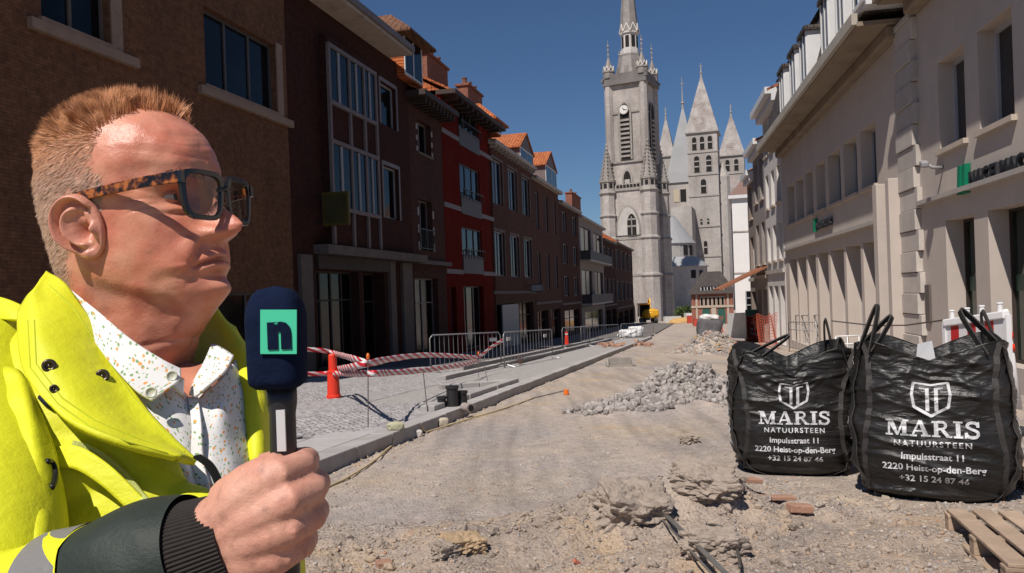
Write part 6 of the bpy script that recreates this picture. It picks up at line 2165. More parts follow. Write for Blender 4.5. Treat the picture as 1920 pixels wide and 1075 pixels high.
# dark notice board at the frame's edge
p = G(1925, 700); 
r = thing('notice_board', 'black framed notice board behind the warning post', 'board', p)
mb = MB(); mb.box(p + up * 1.0 + Vector((.15, .1, 0)), (.7, .05, 1.1), -.5); mb.build('panel', mat('board_black', (.02, .02, .022), .4, .2), r, bevel=.01)
for s in (-.25, .25):
    mb = MB(); q = p + Vector((.15 + s * math.cos(-.5), .1 + s * math.sin(-.5), 0)); mb.beam(q + up * .5, q, .04, .04, (1, 0, 0)); mb.build('leg', IRON, r)
# white cabinet
def boxthing(name, label, cat, px, py, pyt, w, dep, m, rz=0.0, Y=None, parts=()):
    p = G(px, py)
    p.z = gz(p.y) + gh(p.x, p.y)
    h = at(px, pyt, p.y).z - p.z
    r = thing(name, label, cat, p)
    R = Matrix.Rotation(rz, 3, 'Z')
    mb = MB(); mb.box(p + up * (h / 2) + R @ Vector((0, dep / 2, 0)), (w, dep, h), rz); mb.build('body', m, r, bevel=.012)
    mb = MB(); mb.box(p + up * (h + .01) + R @ Vector((0, dep / 2, 0)), (w + .04, dep + .04, .03), rz); mb.build('lid', m, r, bevel=.008)
    return r, p, h
boxthing('utility_cabinet', 'white metal utility cabinet before the bank entrance', 'cabinet', 1752, 668, 586, .5, .4, mat('cabinet_white', (.66, .64, .63), .5, .06), -.35)
boxthing('stone_trough', 'low beige stone block standing before the white cabinet', 'block', 1718, 672, 630, .55, .4, STONE_LT, -.3)
# rope line across
mb = MB(); mb.tube([at(1560, 602, 14), at(1640, 611, 12.5), at(1700, 610, 11.5), at(1772, 600, 9.6)], .012, 6); tag(mb.build('rope', mat('rope_dark', (.10, .08, .07), .8, .1)), 'thin dark rope strung from the striped barrier past the bank', 'rope')
# steel racks behind the bags
def rack(pts, label, m=GALV, n=7):
    A, B, = G(*pts[0]), G(*pts[1])
    h = at(pts[0][0], pts[2], A.y).z - A.z
    r = thing('crowd_barrier', label, 'barrier', (A + B) / 2, 'steel barriers beside the bank')
    mb = MB(); mb.tube([A, A + up * h, B + up * h, B], .022, 8); mb.tube([A + up * .18, B + up * .18], .018, 6); mb.tube([A + up * h * .75, B + up * h * .75], .014, 6); mb.build('frame', m, r, smooth=True)
    for k in range(1, n):
        q = A.lerp(B, k / n)
        mb = MB(); mb.tube([q + up * .18, q + up * h], .009, 5, False); mb.build('bar', m, r)
    return r
rack(((1480, 660), (1532, 668), 604), 'grey steel barrier leaning near the orange net', mat('galv_dull', (.40, .38, .37), .6, .15, 4), 9)
rack(((1494, 655), (1540, 662), 592), 'taller thin steel barrier beside the bank windows', MATS['galv_dull'], 6)
rack(((1562, 650), (1612, 658), 588), 'thin steel barrier behind the smaller black bag', MATS['galv_dull'], 5)
# white trestle with stones
r = thing('steel_trough', 'pale steel skip rack standing between the two black bags', 'rack', G(1598, 690))
p = G(1598, 690)
hh = at(1598, 630, p.y).z - p.z
mb = MB(); mb.box(p + up * (hh * .45), (.66, .5, hh * .5)); mb.build('tray', mat('tray_grey', (.36, .33, .31), .7, .2, 4), r, bevel=.03)
mb = MB()
for z_ in (hh * .75, hh):
    mb.tube([p + Vector((-.4, 0, z_)), p + Vector((.4, 0, z_))], .02, 6)
for x_ in (-.4, -.1, .2, .4):
    mb.tube([p + Vector((x_, 0, 0)), p + Vector((x_, 0, hh))], .016, 6)
mb.build('frame', WHITE_PL, r, smooth=True)
# orange safety net, white panel, red barrier
def net_mat():
    m, nd, lk, b = new_mat('orange_net')
    b.inputs['Base Color'].default_value = (.62, .13, .07, 1); b.inputs['Roughness'].default_value = .6
    return m
NET = net_mat()
def net(p0, p1, pyt, label, n=20, mrow=12):
    A, B = G(*p0), G(*p1)
    h = at(p0[0], pyt, A.y).z - A.z
    mb = MB()
    sd = (B - A).normalized().cross(up)
    f = lambda u, v: A.lerp(B, u) + up * (h * v * (1 - .10 * math.sin(u * math.pi * 2) ** 2)) + sd * (.12 * math.sin(u * 7 + v * 2))
    for i in range(n + 1):
        for j in range(mrow):
            mb.beam(f(i / n, j / mrow), f(i / n, (j + 1) / mrow), .014, .014, sd)
    for j in range(mrow + 1):
        for i in range(n):
            mb.beam(f(i / n, j / mrow), f((i + 1) / n, j / mrow), .014, .014, sd)
    tag(mb.build('safety_net', NET, fix=False), label, 'net')
net((1425, 650), (1462, 655), 588, 'orange plastic safety net hung in front of the pale bank windows')
net((1336, 622), (1358, 624), 592, 'orange safety net fencing by the timbered house')
net((1400, 640), (1422, 642), 590, 'orange safety net behind the red container', 12, 9)
pA, pB = G(1366, 640), G(1400, 642)
r = thing('mesh_panel', 'white sheeted fence panel standing beside the rubble heap', 'fence', (pA + pB) / 2)
h = at(1366, 588, pA.y).z - pA.z
mb = MB(); mb.beam(pA + up * (h / 2 + .1), pB + up * (h / 2 + .1), .03, h - .2); mb.build('sheet', mat('sheet_white', (.60, .61, .60), .7, .1, 2), r)
mb = MB()
for k in range(9):
    q = pA.lerp(pB, k / 8)
    mb.tube([q + Vector((0, -.05, 0)), q + Vector((0, -.05, h))], .008, 5)
for k in range(7):
    mb.tube([pA + Vector((0, -.05, h * k / 6)), pB + Vector((0, -.05, h * k / 6))], .008, 5)
struct(mb.build('wire_mesh', MATS['galv_dull'], r), 'stuff')
r, p, h = boxthing('red_container', 'red plastic water filled barrier with white markings by the bank', 'barrier', 1414, 640, 594, .75, .5, mat('red_barrier', (.5, .03, .025), .45, .1))
mb = MB()
for k in range(3):
    mb.box(p + Vector((.0, -.012, h * (.3 + .22 * k))), (.5 - .1 * k, .02, h * .09), 0, Matrix.Rotation(.25 * (-1) ** k, 3, 'Y'))
mb.build('white_marking', WHITE_PL, r)
mb = MB(); mb.box(p + Vector((0, .1, h + .22)), (.85, .04, .38)); g_ = mb.build('sign_board', mat('sign_green', (.10, .33, .24), .5, .1), r)
# planks by the rubble heap
PLK = mat('plank_orange', (.52, .30, .16), .8, .15, 5, rnd=.15)
random.seed(11)
for k in range(7):
    p = G(1368 + random.uniform(-22, 22), 660 + random.uniform(-8, 6))
    mb = MB(); mb.box((0, 0, 0), (random.uniform(.8, 1.3), .16, .06)); o = mb.build('plank', PLK, bevel=.008)
    o.location = (p.x, p.y, gz(p.y) + gh(p.x, p.y) + .08 + .05 * k * .6); o.rotation_euler = (random.uniform(-.1, .1), random.uniform(-.15, .15), random.uniform(.4, 1.3))
    tag(o, 'orange tan plank in the loose pile beside the rubble heap', 'plank', 'planks piled beside the rubble heap')
# dark box with white sheet on the heap
p = G(1338, 656); p.y += .6; p.z = gz(p.y) + .35
r = thing('covered_barrow', 'dark grey sack with a white cloth on top of the rubble heap', 'sack', p)
me = rock_mesh(77, 'sack', mat('sack_grey', (.10, .095, .10), .8, .25, 3), (.55, .45, .55), .25, 3, False, .6); o = bpy.data.objects.new('sack', me); COL.objects.link(o); o.location = p + up * .55; put_under(o, r); o.matrix_parent_inverse = wmat(r).inverted()
me = rock_mesh(78, 'cloth', WHITE_PL, (.42, .35, .18), .3, 3, False, .3); o = bpy.data.objects.new('cloth', me); COL.objects.link(o); o.location = p + up * 1.08; put_under(o, r); o.matrix_parent_inverse = wmat(r).inverted()
# white sacks on the pavement
WSK = mat('white_sack', (.70, .69, .70), .7, .12, 2, .4, 6)
for (px, py, d, sd_, lab) in ((1176, 632, (.75, .55, .33), 51, 'lower slumped white sack on the gravel strip'), (1188, 622, (.50, .42, .30), 52, 'smaller white sack heaped behind the slumped one'), (1200, 630, (.28, .3, .45), 53, 'upright narrow white sack beside the slumped one')):
    me = rock_mesh(sd_, 'white_sack', WSK, d, .25, 4, False, .5)
    o = bpy.data.objects.new('white_sack', me); COL.objects.link(o); q = G(px, py, .1); o.location = q + up * d[2] * .8
    tag(o, lab, 'sack')
# mini excavator
def excavator():
    p = G(1216, 606)
    p.z = gz(p.y)
    s = p.y / FPX          # metres per picture pixel there
    YEL = mat('machine_yellow', (.70, .36, .02), .45, .12, 2)
    ORG = mat('machine_orange', (.70, .27, .02), .45, .1)
    r = thing('excavator', 'yellow mini excavator parked by the belfry door', 'excavator', p)
    k = s
    for sx in (-1, 1):
        mb = MB(); prof = []
        for t in range(16):
            a = 2 * math.pi * t / 16
            prof.append(p + Vector((sx * 11 * k - 3 * k, 0, 0)) + Vector((0, math.cos(a) * 14 * k + math.copysign(10 * k, math.cos(a)), 5 * k + math.sin(a) * 5 * k)))
        mb.prism(prof, Vector((6 * k, 0, 0))); mb.build('track', mat('track_rubber', (.03, .03, .03), .8, .2), r)
    mb = MB(); mb.lathe(p + Vector((2 * k, 0, 10 * k)), [(17 * k, 0), (18 * k, 3 * k), (18 * k, 9 * k), (15 * k, 15 * k), (9 * k, 17 * k)], 20); mb.build('engine_cover', YEL, r, smooth=False)
    mb = MB(); mb.box(p + Vector((8 * k, -13 * k, 19 * k)), (18 * k, 8 * k, 12 * k)); mb.build('counterweight', YEL, r, bevel=.2)
    mb = MB(); mb.box(p + Vector((-8 * k, 0, 24 * k)), (18 * k, 20 * k, 22 * k)); cb = mb.build('cab', GLASS_DK, r, bevel=.05)
    mb = MB(); mb.box(p + Vector((-8 * k, 0, 36 * k)), (22 * k, 24 * k, 3 * k)); mb.build('cab_roof', ORG, cb, bevel=.08)
    mb = MB()
    for x_ in (-17, 1):
        for y_ in (-10, 10):
            mb.beam(p + Vector((x_ * k, y_ * k, 12 * k)), p + Vector((x_ * k, y_ * k, 35 * k)), 1.6 * k, 1.6 * k, (1, 0, 0))
    struct(mb.build('cab_posts', IRON, cb), 'stuff')
    mb = MB(); mb.beam(p + Vector((6 * k, 14 * k, 14 * k)), p + Vector((10 * k, 40 * k, 44 * k)), 4 * k, 5 * k); mb.beam(p + Vector((10 * k, 40 * k, 44 * k)), p + Vector((8 * k, 66 * k, 14 * k)), 3.5 * k, 4 * k); mb.build('boom', YEL, r)
    mb = MB(); mb.box(p + Vector((8 * k, 68 * k, 8 * k)), (14 * k, 8 * k, 10 * k)); mb.build('bucket', IRON, r, bevel=.1)
excavator()
# sand mound and white wall foot by the belfry
SANDM = mat('sand', (.50, .31, .12), .95, .15, 3, .5, 30)
me = rock_mesh(91, 'sand_mound', SANDM, (2.6, 1.2, .9), .2, 4, False, .1)
o = bpy.data.objects.new('sand_mound', me); COL.objects.link(o); q = G(1282, 606); o.location = q; tag(o, 'yellow sand mound on the street in front of the belfry', 'sand')
boxthing('white_plinth', 'low white concrete block at the foot of the belfry', 'block', 1262, 606, 594, 2.8, 1.2, mat('plinth_white', (.62, .58, .54), .8, .08))
# shrub by the cathedral wall
def shrub(px, py, r_, label):
    p = G(px, py)
    r0 = thing('shrub', label, 'shrub', p)
    mb = MB(); mb.tube([p, p + up * r_], [.12, .05], 6); mb.build('stem', DARKWOOD, r0)
    mb = MB()
    rr = random.Random(4)
    for k in range(900):
        d = Vector((rr.gauss(0, 1), rr.gauss(0, 1), rr.gauss(0, 1))).normalized() * (r_ * rr.random() ** .4)
        c = p + Vector((d.x * 1.2, d.y, d.z * .9 + r_ * .9))
        a = Vector((rr.uniform(-1, 1), rr.uniform(-1, 1), rr.uniform(-1, 1))).normalized() * r_ * .14
        b = a.cross(Vector((rr.uniform(-1, 1), rr.uniform(-1, 1), rr.uniform(-1, 1)))).normalized() * r_ * .08
        mb.face([c - a, c - b, c + a, c + b])
    mb.build('foliage', mat('shrub_leaf', (.07, .10, .025), .7, .4, 3), r0, fix=False)
shrub(1284, 602, 1.7, 'green shrub against the cathedral wall beside the timbered house')
# red barriers by the timbered house
for (px, py, w) in ((1305, 606, 2.6), (1318, 612, 2.2), (1330, 616, 2.0)):
    r, p, h = boxthing('road_barrier', 'low red and white plastic barrier before the timbered house', 'barrier', px, py, py - 14, w, .5, mat('barrier_red', (.5, .07, .045), .5, .15))
    r['group'] = 'plastic barriers before the timbered house'
r, p, h = boxthing('white_van_box', 'white painted site cabin beside the timbered house', 'cabin', 1302, 604, 588, 2.6, 2.0, WHITE_PL)
# ------------------------------------------------------------------ the man with the microphone
def cr_interp(P, n):
    """Catmull-Rom through a list of vectors, n points per span"""
    out = []
    L = len(P)
    for i in range(L - 1):
        p1, p2 = P[i], P[i + 1]
        p0 = P[i - 1] if i > 0 else p1 * 2 - p2
        p3 = P[i + 2] if i + 2 < L else p2 * 2 - p1
        for k in range(n):
            t = k / n
            out.append(.5 * ((2 * p1) + (p2 - p0) * t + (2 * p0 - 5 * p1 + 4 * p2 - p3) * t * t + (3 * p1 - p0 - 3 * p2 + p3) * t ** 3))
    out.append(P[-1].copy())
    return out
def surf_grid(ctrl, nu=8, nv=8):
    rows_ = [cr_interp([at(*c) for c in row], nu) for row in ctrl]
    cols = list(zip(*rows_))
    cols = [cr_interp(list(c), nv) for c in cols]
    return [list(r_) for r_ in zip(*cols)]
def sheet(name, grid_, m, parent, thick=.004, fold=None, uvs=1.0, sub=0, flip=False):
    n, k = len(grid_), len(grid_[0])
    V = [p.copy() for row in grid_ for p in row]
    F_ = [(i * k + j, i * k + j + 1, (i + 1) * k + j + 1, (i + 1) * k + j) for i in range(n - 1) for j in range(k - 1)]
    if flip:
        F_ = [f[::-1] for f in F_]
    me = bpy.data.meshes.new(name); me.from_pydata([tuple(v) for v in V], [], F_)
    if fold:
        me.update()
        nr = [v.normal.copy() for v in me.vertices]
        for v in me.vertices:
            i, j = divmod(v.index, k)
            v.co += nr[v.index] * fold(v.co, i / (n - 1), j / (k - 1))
    lay = me.uv_layers.new(name='UVMap')
    du = sum((grid_[n // 2][j + 1] - grid_[n // 2][j]).length for j in range(k - 1)); dv = sum((grid_[i + 1][k // 2] - grid_[i][k // 2]).length for i in range(n - 1))
    for lp in me.loops:
        i, j = divmod(lp.vertex_index, k)
        lay.data[lp.index].uv = (j / (k - 1) * du * uvs, i / (n - 1) * dv * uvs)
    me.materials.append(m)
    me.polygons.foreach_set('use_smooth', [True] * len(me.polygons))
    o = bpy.data.objects.new(name, me); COL.objects.link(o)
    s_ = o.modifiers.new('solid', 'SOLIDIFY'); s_.thickness = thick; s_.offset = 0
    if sub:
        q = o.modifiers.new('sub', 'SUBSURF'); q.levels = sub; q.render_levels = sub
    if parent is not None:
        put_under(o, parent)
    return o

HEAD = Vector((-.418, .875, 1.398))
HY, HP, HR = rad(-13.0), rad(-4.0), rad(0.0)
HM = Matrix.Translation(HEAD) @ Matrix.Rotation(HY, 4, 'Z') @ Matrix.Rotation(HP, 4, 'Y') @ Matrix.Rotation(HR, 4, 'X')
zt_ = [-.17, -.14, -.10, -.06, -.03, -.012, 0, .012, .03, .045, .06, .075, .09, .105, .12, .135, .15, .17, .19, .21, .225, .235, .2405]
xf_ = [.050, .040, .036, .045, .068, .085, .097, .105, .103, .106, .104, .099, .094, .091, .093, .098, .1, .097, .088, .068, .044, .020, -.008]
xb_ = [-.10, -.090, -.083, -.079, -.077, -.077, -.077, -.078, -.080, -.083, -.087, -.091, -.095, -.098, -.101, -.102, -.102, -.098, -.090, -.074, -.054, -.032, -.010]
hw_ = [.095, .078, .066, .062, .061, .061, .062, .064, .067, .0695, .071, .0715, .072, .073, .074, .0755, .0765, .075, .069, .057, .041, .022, .001]
ne_ = [2, 2, 2, 2, 1.9, 1.8, 1.8, 1.85, 1.95, 2.05, 2.1, 2.15, 2.2, 2.25, 2.35, 2.4, 2.4, 2.3, 2.2, 2.1, 2, 2, 2]
def gtab(tab):
    zz = np.linspace(-.17, .2405, 600)
    y = np.interp(zz, zt_, tab)
    k = np.exp(-np.linspace(-2, 2, 21) ** 2); k /= k.sum()
    yp = np.pad(y, 10, mode='edge')
    # keep slope at the ends
    ys_ = np.convolve(yp, k, 'valid')
    return lambda z: float(np.interp(z, zz, ys_))
XF, XB, HWD, NEX = gtab(xf_), gtab(xb_), gtab(hw_), gtab(ne_)
def gs(d, s):
    return math.exp(-(d / s) ** 2)
def nose_p(z):
    pts = [(.060, 0), (.064, .004), (.069, .020), (.074, .033), (.081, .0395), (.088, .036), (.097, .028), (.106, .019), (.114, .012), (.122, .007), (.131, .002), (.140, 0)]
    return float(np.interp(z, [p[0] for p in pts], [p[1] for p in pts]))
def nose_s(z):
    return float(np.interp(z, [.060, .071, .081, .094, .112, .13], [.011, .0145, .0138, .0105, .0088, .012]))
def head_disp(p):
    x, y, z = p
    ay_ = abs(y)
    fr = smoothstep(.02, .07, x)
    dx = dy = dz = 0.0
    dx += nose_p(z) * gs(y, nose_s(z)) * fr
    dx += .012 * gs(ay_ - .0170, .0078) * gs(z - .073, .0078) * fr
    # sockets, brows
    dx -= .0120 * gs(ay_ - .031, .015) * gs(z - .115, .0105) * fr
    dx += .0060 * gs(ay_ - .028, .022) * gs(z - .1335, .0065) * fr
    dx += .003 * gs(ay_ - .036, .014) * gs(z - .101, .004) * fr      # bag under the eye
    dx -= .0022 * gs(ay_ - .036, .016) * gs(z - .0955, .003) * fr
    # cheek, fold from the nose to the mouth corner
    t = (.070 - z) / .034
    yc_ = .019 + .017 * max(0, min(1.2, t))
    in_ = smoothstep(-.1, .2, t) * smoothstep(1.35, .9, t)
    dx -= .0032 * gs(ay_ - yc_, .0038) * in_ * fr
    dx += .0038 * gs(ay_ - yc_ - .012, .010) * in_ * fr
    dx += .004 * gs(ay_ - .047, .018) * gs(z - .083, .014) * fr
    # jowl and fold down from the mouth corner
    t2 = (.044 - z) / .028
    y2 = .0285 + .006 * t2
    dx -= .0020 * gs(ay_ - y2, .0034) * smoothstep(0, .2, t2) * smoothstep(1.1, .7, t2) * fr
    dx += .0030 * gs(ay_ - y2 - .011, .012) * smoothstep(0, .2, t2) * smoothstep(1.2, .7, t2) * fr
    # mouth
    zm = .0455 - .0065 * (ay_ / .026) ** 2
    wy = gs(ay_, .026)
    dx -= .0075 * gs(z - zm, .0020) * smoothstep(.033, .022, ay_) * fr
    dx += .0052 * gs(z - zm - .0060, .0050) * wy * fr
    dx += .0068 * gs(z - zm + .0062, .0050) * gs(ay_, .020) * fr
    dx -= .003 * gs(ay_ - .030, .004) * gs(z - .040, .004) * fr
    dx -= .0030 * gs(ay_, .0035) * gs(z - .0585, .005) * fr          # philtrum
    dx -= .0062 * gs(z - .0285, .0050) * gs(ay_, .022) * fr
    dx += .0062 * gs(z - .013, .0085) * gs(ay_, .016) * fr
    # frown lines on the brow
    for zl_, a_ in ((.160, .0005), (.172, .0005), (.184, .0003)):
        dx -= a_ * gs(z - zl_ - .004 * math.sin(y * 60), .0016) * fr
    dx -= .0016 * gs(ay_ - .008, .0018) * gs(z - .135, .008) * fr
    # temples, crow's feet
    sg = 1 if y > 0 else -1
    dy -= sg * .0045 * gs(x - .060, .020) * gs(z - .135, .022)
    dy += sg * .003 * gs(x - .055, .018) * gs(z - .095, .014)
    for kf in (-1, 0, 1):
        dy -= sg * .0009 * gs(z - .112 - kf * .008 - kf * .35 * (.062 - x), .0014) * smoothstep(.035, .05, x) * smoothstep(.074, .064, x)
    # jaw line
    zj = .004 + max(0, (.085 - x)) * .36
    below = smoothstep(zj + .004, zj - .016, z) * smoothstep(-.02, .01, x) * smoothstep(.085, .06, x) * smoothstep(-.09, -.03, z)
    dy -= sg * .0065 * below * smoothstep(.015, .045, ay_)
    # neck creases
    dx -= .0025 * gs(z + .038 - .15 * (x - .05), .0035) * smoothstep(.0, .04, x)
    dx -= .002 * gs(z + .068 - .2 * (x - .05), .003) * smoothstep(.0, .03, x)
    # pores and unevenness
    nn_ = .0009 * mnoise.noise(Vector((x * 60, y * 60, z * 60))) + .0012 * mnoise.noise(Vector((x * 22, y * 22, z * 22)))
    return Vector((x + dx + nn_, y + dy + nn_ * sg, z + dz))
def hair_line(z):
    return float(np.interp(z, [-.03, .0, .02, .06, .090, .100, .118, .135, .160, .185, .205, .2145, .221, .24], [-.05, -.05, -.038, -.032, -.012, .014, .024, .022, .014, .020, .040, .062, .085, .1]))
def is_hair(p):
    if p.z < .002:
        return 0
    e = p.x - hair_line(p.z) + .003 * mnoise.noise(p * 45)
    return smoothstep(.010, -.012, e) * smoothstep(.002, .03, p.z + .008 * mnoise.noise(p * 90))
def body_mesh():
    NA, NZ = 200, 240
    angs = []
    for i in range(NA):
        t = i / NA * 2 * math.pi
        angs.append(t - .38 * math.sin(t))          # denser at the front (angle 0)
    zs_ = [-.17 + (.4105) * (1 - (1 - k / NZ) ** 1.0) for k in range(NZ + 1)]
    V, cols = [], []
    F_ = []
    for z in zs_:
        xf, xb, hw, ne = XF(z), XB(z), HWD(z), NEX(z)
        xc = -.008
        for a in angs:
            c, s = math.cos(a), math.sin(a)
            n = ne if c > 0 else 2.1
            k = (abs(c) ** n + abs(s) ** n) ** (-1 / n)
            rx = (xf - xc) if c > 0 else (xc - xb)
            p = Vector((xc + rx * c * k, hw * s * k, z))
            V.append(head_disp(p))
    for j in range(NZ):
        for i in range(NA):
            F_.append((j * NA + i, j * NA + (i + 1) % NA, (j + 1) * NA + (i + 1) % NA, (j + 1) * NA + i))
    F_.append(tuple(NZ * NA + i for i in range(NA)))
    F_.append(tuple(range(NA))[::-1])
    def colour(p):
        red = .5 + .9 * mnoise.noise(p * 28) + .5 * mnoise.noise(p * 85)
        base = Vector((.68, .315, .205)).lerp(Vector((.60, .20, .125)), min(1, max(0, red)))
        ay_ = abs(p.y)
        r_ = .75 * gs(p.x - .128, .022) * gs(p.z - .079, .018) + .45 * gs(ay_ - .045, .018) * gs(p.z - .078, .020) + .35 * gs(p.z - .2, .03)
        base = base.lerp(Vector((.60, .20, .135)), min(.8, r_))
        zm = .0455 - .0065 * (ay_ / .026) ** 2
        lip = gs(p.z - zm, .0075) * smoothstep(.028, .018, ay_) * smoothstep(.08, .095, p.x)
        base = base.lerp(Vector((.48, .165, .125)), lip * .7)
        if p.z < -.01 and p.x > .0:
            base = base.lerp(Vector((.56, .22, .14)), .5)
        spots = max(0, mnoise.noise(p * 75) - .25) * 1.0
        base = base * (1 - .35 * min(.7, spots))
        h = is_hair(p)
        if h > 0:
            base = base.lerp(Vector((.55, .29, .195)), h * .5)
        return base
    cols = [colour(p) for p in V]
    # ears
    for sgn in (-1, 1):
        n0 = len(V)
        NR, NP = 26, 64
        eo = Vector((.002, sgn * .0715, .088))
        e1 = Vector((.98, sgn * .12, .16)).normalized()
        e2 = Vector((-.17, sgn * .10, 1)).normalized()
        e3 = e1.cross(e2).normalized() * 1.0
        if e3.y * sgn < 0:
            e3 = -e3
        for jr in range(NR + 1):
            rho = jr / NR
            for ip in range(NP):
                ph = 2 * math.pi * ip / NP
                cu, sv = math.cos(ph), math.sin(ph)
                Rv = .036 if sv > 0 else .034
                Ru = .0225 * (1 + .16 * sv) if cu < 0 else .0195 * (1 + .10 * sv)
                u, v = cu * rho, sv * rho
                tilt = .003 + .0105 * (1 - u)
                if sv < -.2:
                    tilt *= 1 - .35 * min(1, (-sv - .2) / .6) * rho
                h = tilt
                rear = smoothstep(.75, .2, cu) if sv < .6 else 1
                lobe = smoothstep(-.45, -.8, sv * rho)
                h += .0062 * gs(rho - .90, .085) * rear * (1 - lobe)
                h -= .0052 * gs(rho - .73, .09) * rear * (1 - lobe)
                h += .0052 * gs(rho - .53, .10) * smoothstep(.45, -.1, cu) * (1 - lobe)
                h -= .0115 * math.exp(-((u - .10) ** 2 + (v + .12) ** 2) / .085)
                h -= .0050 * math.exp(-((u - .15) ** 2 + (v - .38) ** 2) / .04)
                h += .0075 * math.exp(-((u - .66) ** 2 / .02 + (v + .16) ** 2 / .03))
                h += .0035 * math.exp(-((u + .05) ** 2 / .06 + (v + .82) ** 2 / .03))
                if rho > .97:
                    h -= .004
                V.append(eo + e1 * (u * Ru) + e2 * (v * Rv) + e3 * h)
                rd = Vector((.66, .30, .21)).lerp(Vector((.52, .16, .105)), math.exp(-((u - .1) ** 2 + (v + .1) ** 2) / .12) * .8 + .25 * gs(rho - .9, .15))
                cols.append(rd)
        for jr in range(NR):
            for ip in range(NP):
                f = (n0 + jr * NP + ip, n0 + jr * NP + (ip + 1) % NP, n0 + (jr + 1) * NP + (ip + 1) % NP, n0 + (jr + 1) * NP + ip)
                F_.append(f if sgn > 0 else f[::-1])
        # back of the ear shell
        n1_ = len(V)
        for ip in range(NP):
            p = V[n0 + NR * NP + ip]
            c_ = eo
            V.append(c_ + (p - c_) * .80 - e3 * (p - c_).dot(e3) * .75 - e3 * .004); cols.append(Vector((.60, .26, .17)))
        for ip in range(NP):
            f = (n0 + NR * NP + ip, n0 + NR * NP + (ip + 1) % NP, n1_ + (ip + 1) % NP, n1_ + ip)
            F_.append(f if sgn > 0 else f[::-1])
    V = [HM @ p for p in V]
    return V, F_, cols

# hand, forearm, chest: blended from simple volumes and fused
def fused(parts, voxel, smooth_it, name):
    mb = MB()
    for pts, rr, sq in parts:
        mb.tube(pts, rr, 14, True, sq)
    o = mb.build(name, None, None, uv=False)
    o.data.materials.clear()
    m1 = o.modifiers.new('re', 'REMESH'); m1.mode = 'VOXEL'; m1.voxel_size = voxel
    m2 = o.modifiers.new('sm', 'SMOOTH'); m2.factor = .5; m2.iterations = smooth_it
    dg = bpy.context.evaluated_depsgraph_get()
    bpy.context.view_layer.update()
    me = bpy.data.meshes.new_from_object(o.evaluated_get(dg))
    old = o.data
    bpy.data.objects.remove(o); bpy.data.meshes.remove(old)
    V = [v.co.copy() for v in me.vertices]; F_ = [tuple(p.vertices) for p in me.polygons]
    bpy.data.meshes.remove(me)
    return V, F_
HYD = .535      # depth of the hand
MICX = 519
def hand_parts():
    parts = []
    w = lambda px, py, y=HYD: at(px, py, y)
    # palm: from the wrist to the knuckle row, several strands side by side
    wr_top, wr_bot = w(395, 985, .53), w(420, 1080, .53)
    kn = [w(524, 890, .512), w(541, 940, .507), w(544, 992, .508), w(534, 1042, .513)]
    for i, k in enumerate(kn):
        f = i / 3
        a = wr_top.lerp(wr_bot, .15 + .7 * f)
        mid = a.lerp(k, .55) + Vector((0, -.004, .004))
        parts.append(([a - (k - a) * .5, a, mid, k], [.024, .0225, .0165, .0112], 1.0))
    # thickness of the palm behind
    for i, k in enumerate(kn):
        f = i / 3
        a = wr_top.lerp(wr_bot, .15 + .7 * f) + Vector((0, .012, 0))
        parts.append(([a, a.lerp(k, .6) + Vector((0, .016, 0)), k + Vector((-.004, .014, 0))], [.022, .019, .014], 1.0))
    # fingers curl round the handle: out to the right, then back behind it
    for i, k in enumerate(kn):
        r0 = (.0098, .0102, .0097, .0086)[i]
        L = (1.0, 1.08, 1.0, .82)[i]
        p1 = k + Vector((.010, .020, .002)) * L
        p2 = k + Vector((.007, .044, .000)) * L
        p3 = k + Vector((-.012, .052, -.001)) * L
        p4 = k + Vector((-.028, .045, -.002)) * L
        parts.append(([k + Vector((-.012, .002, .0)), k, p1, p2, p3, p4], [r0 * 1.05, r0 * 1.12, r0, r0 * .98, r0 * .9, r0 * .78], 1.0))
    # thumb lies up along the handle on the near-left side
    t0 = w(435, 945, .528); t1 = w(475, 908, .520); t2 = w(508, 886, .516); t3 = w(532, 868, .520)
    parts.append(([t0, t1, t2, t3], [.019, .016, .0135, .0095], 1.0))
    return parts
def chest_parts():
    a = HM @ Vector((-.02, 0, -.10))
    arm_ = [at(420, 1020, .534), at(362, 1043, .535), at(205, 1100, .541), at(40, 1170, .556), at(-35, 1160, .60), at(-45, 1000, .66), at(-50, 860, .74), at(60, 800, .86), at(300, 860, .90)]
    return [([a, at(300, 800, .88), at(300, 1000, .88)], [.075, .12, .15], 1.0), (arm_, [.026, .027, .034, .038, .042, .045, .05, .07, .10], 1.0)]

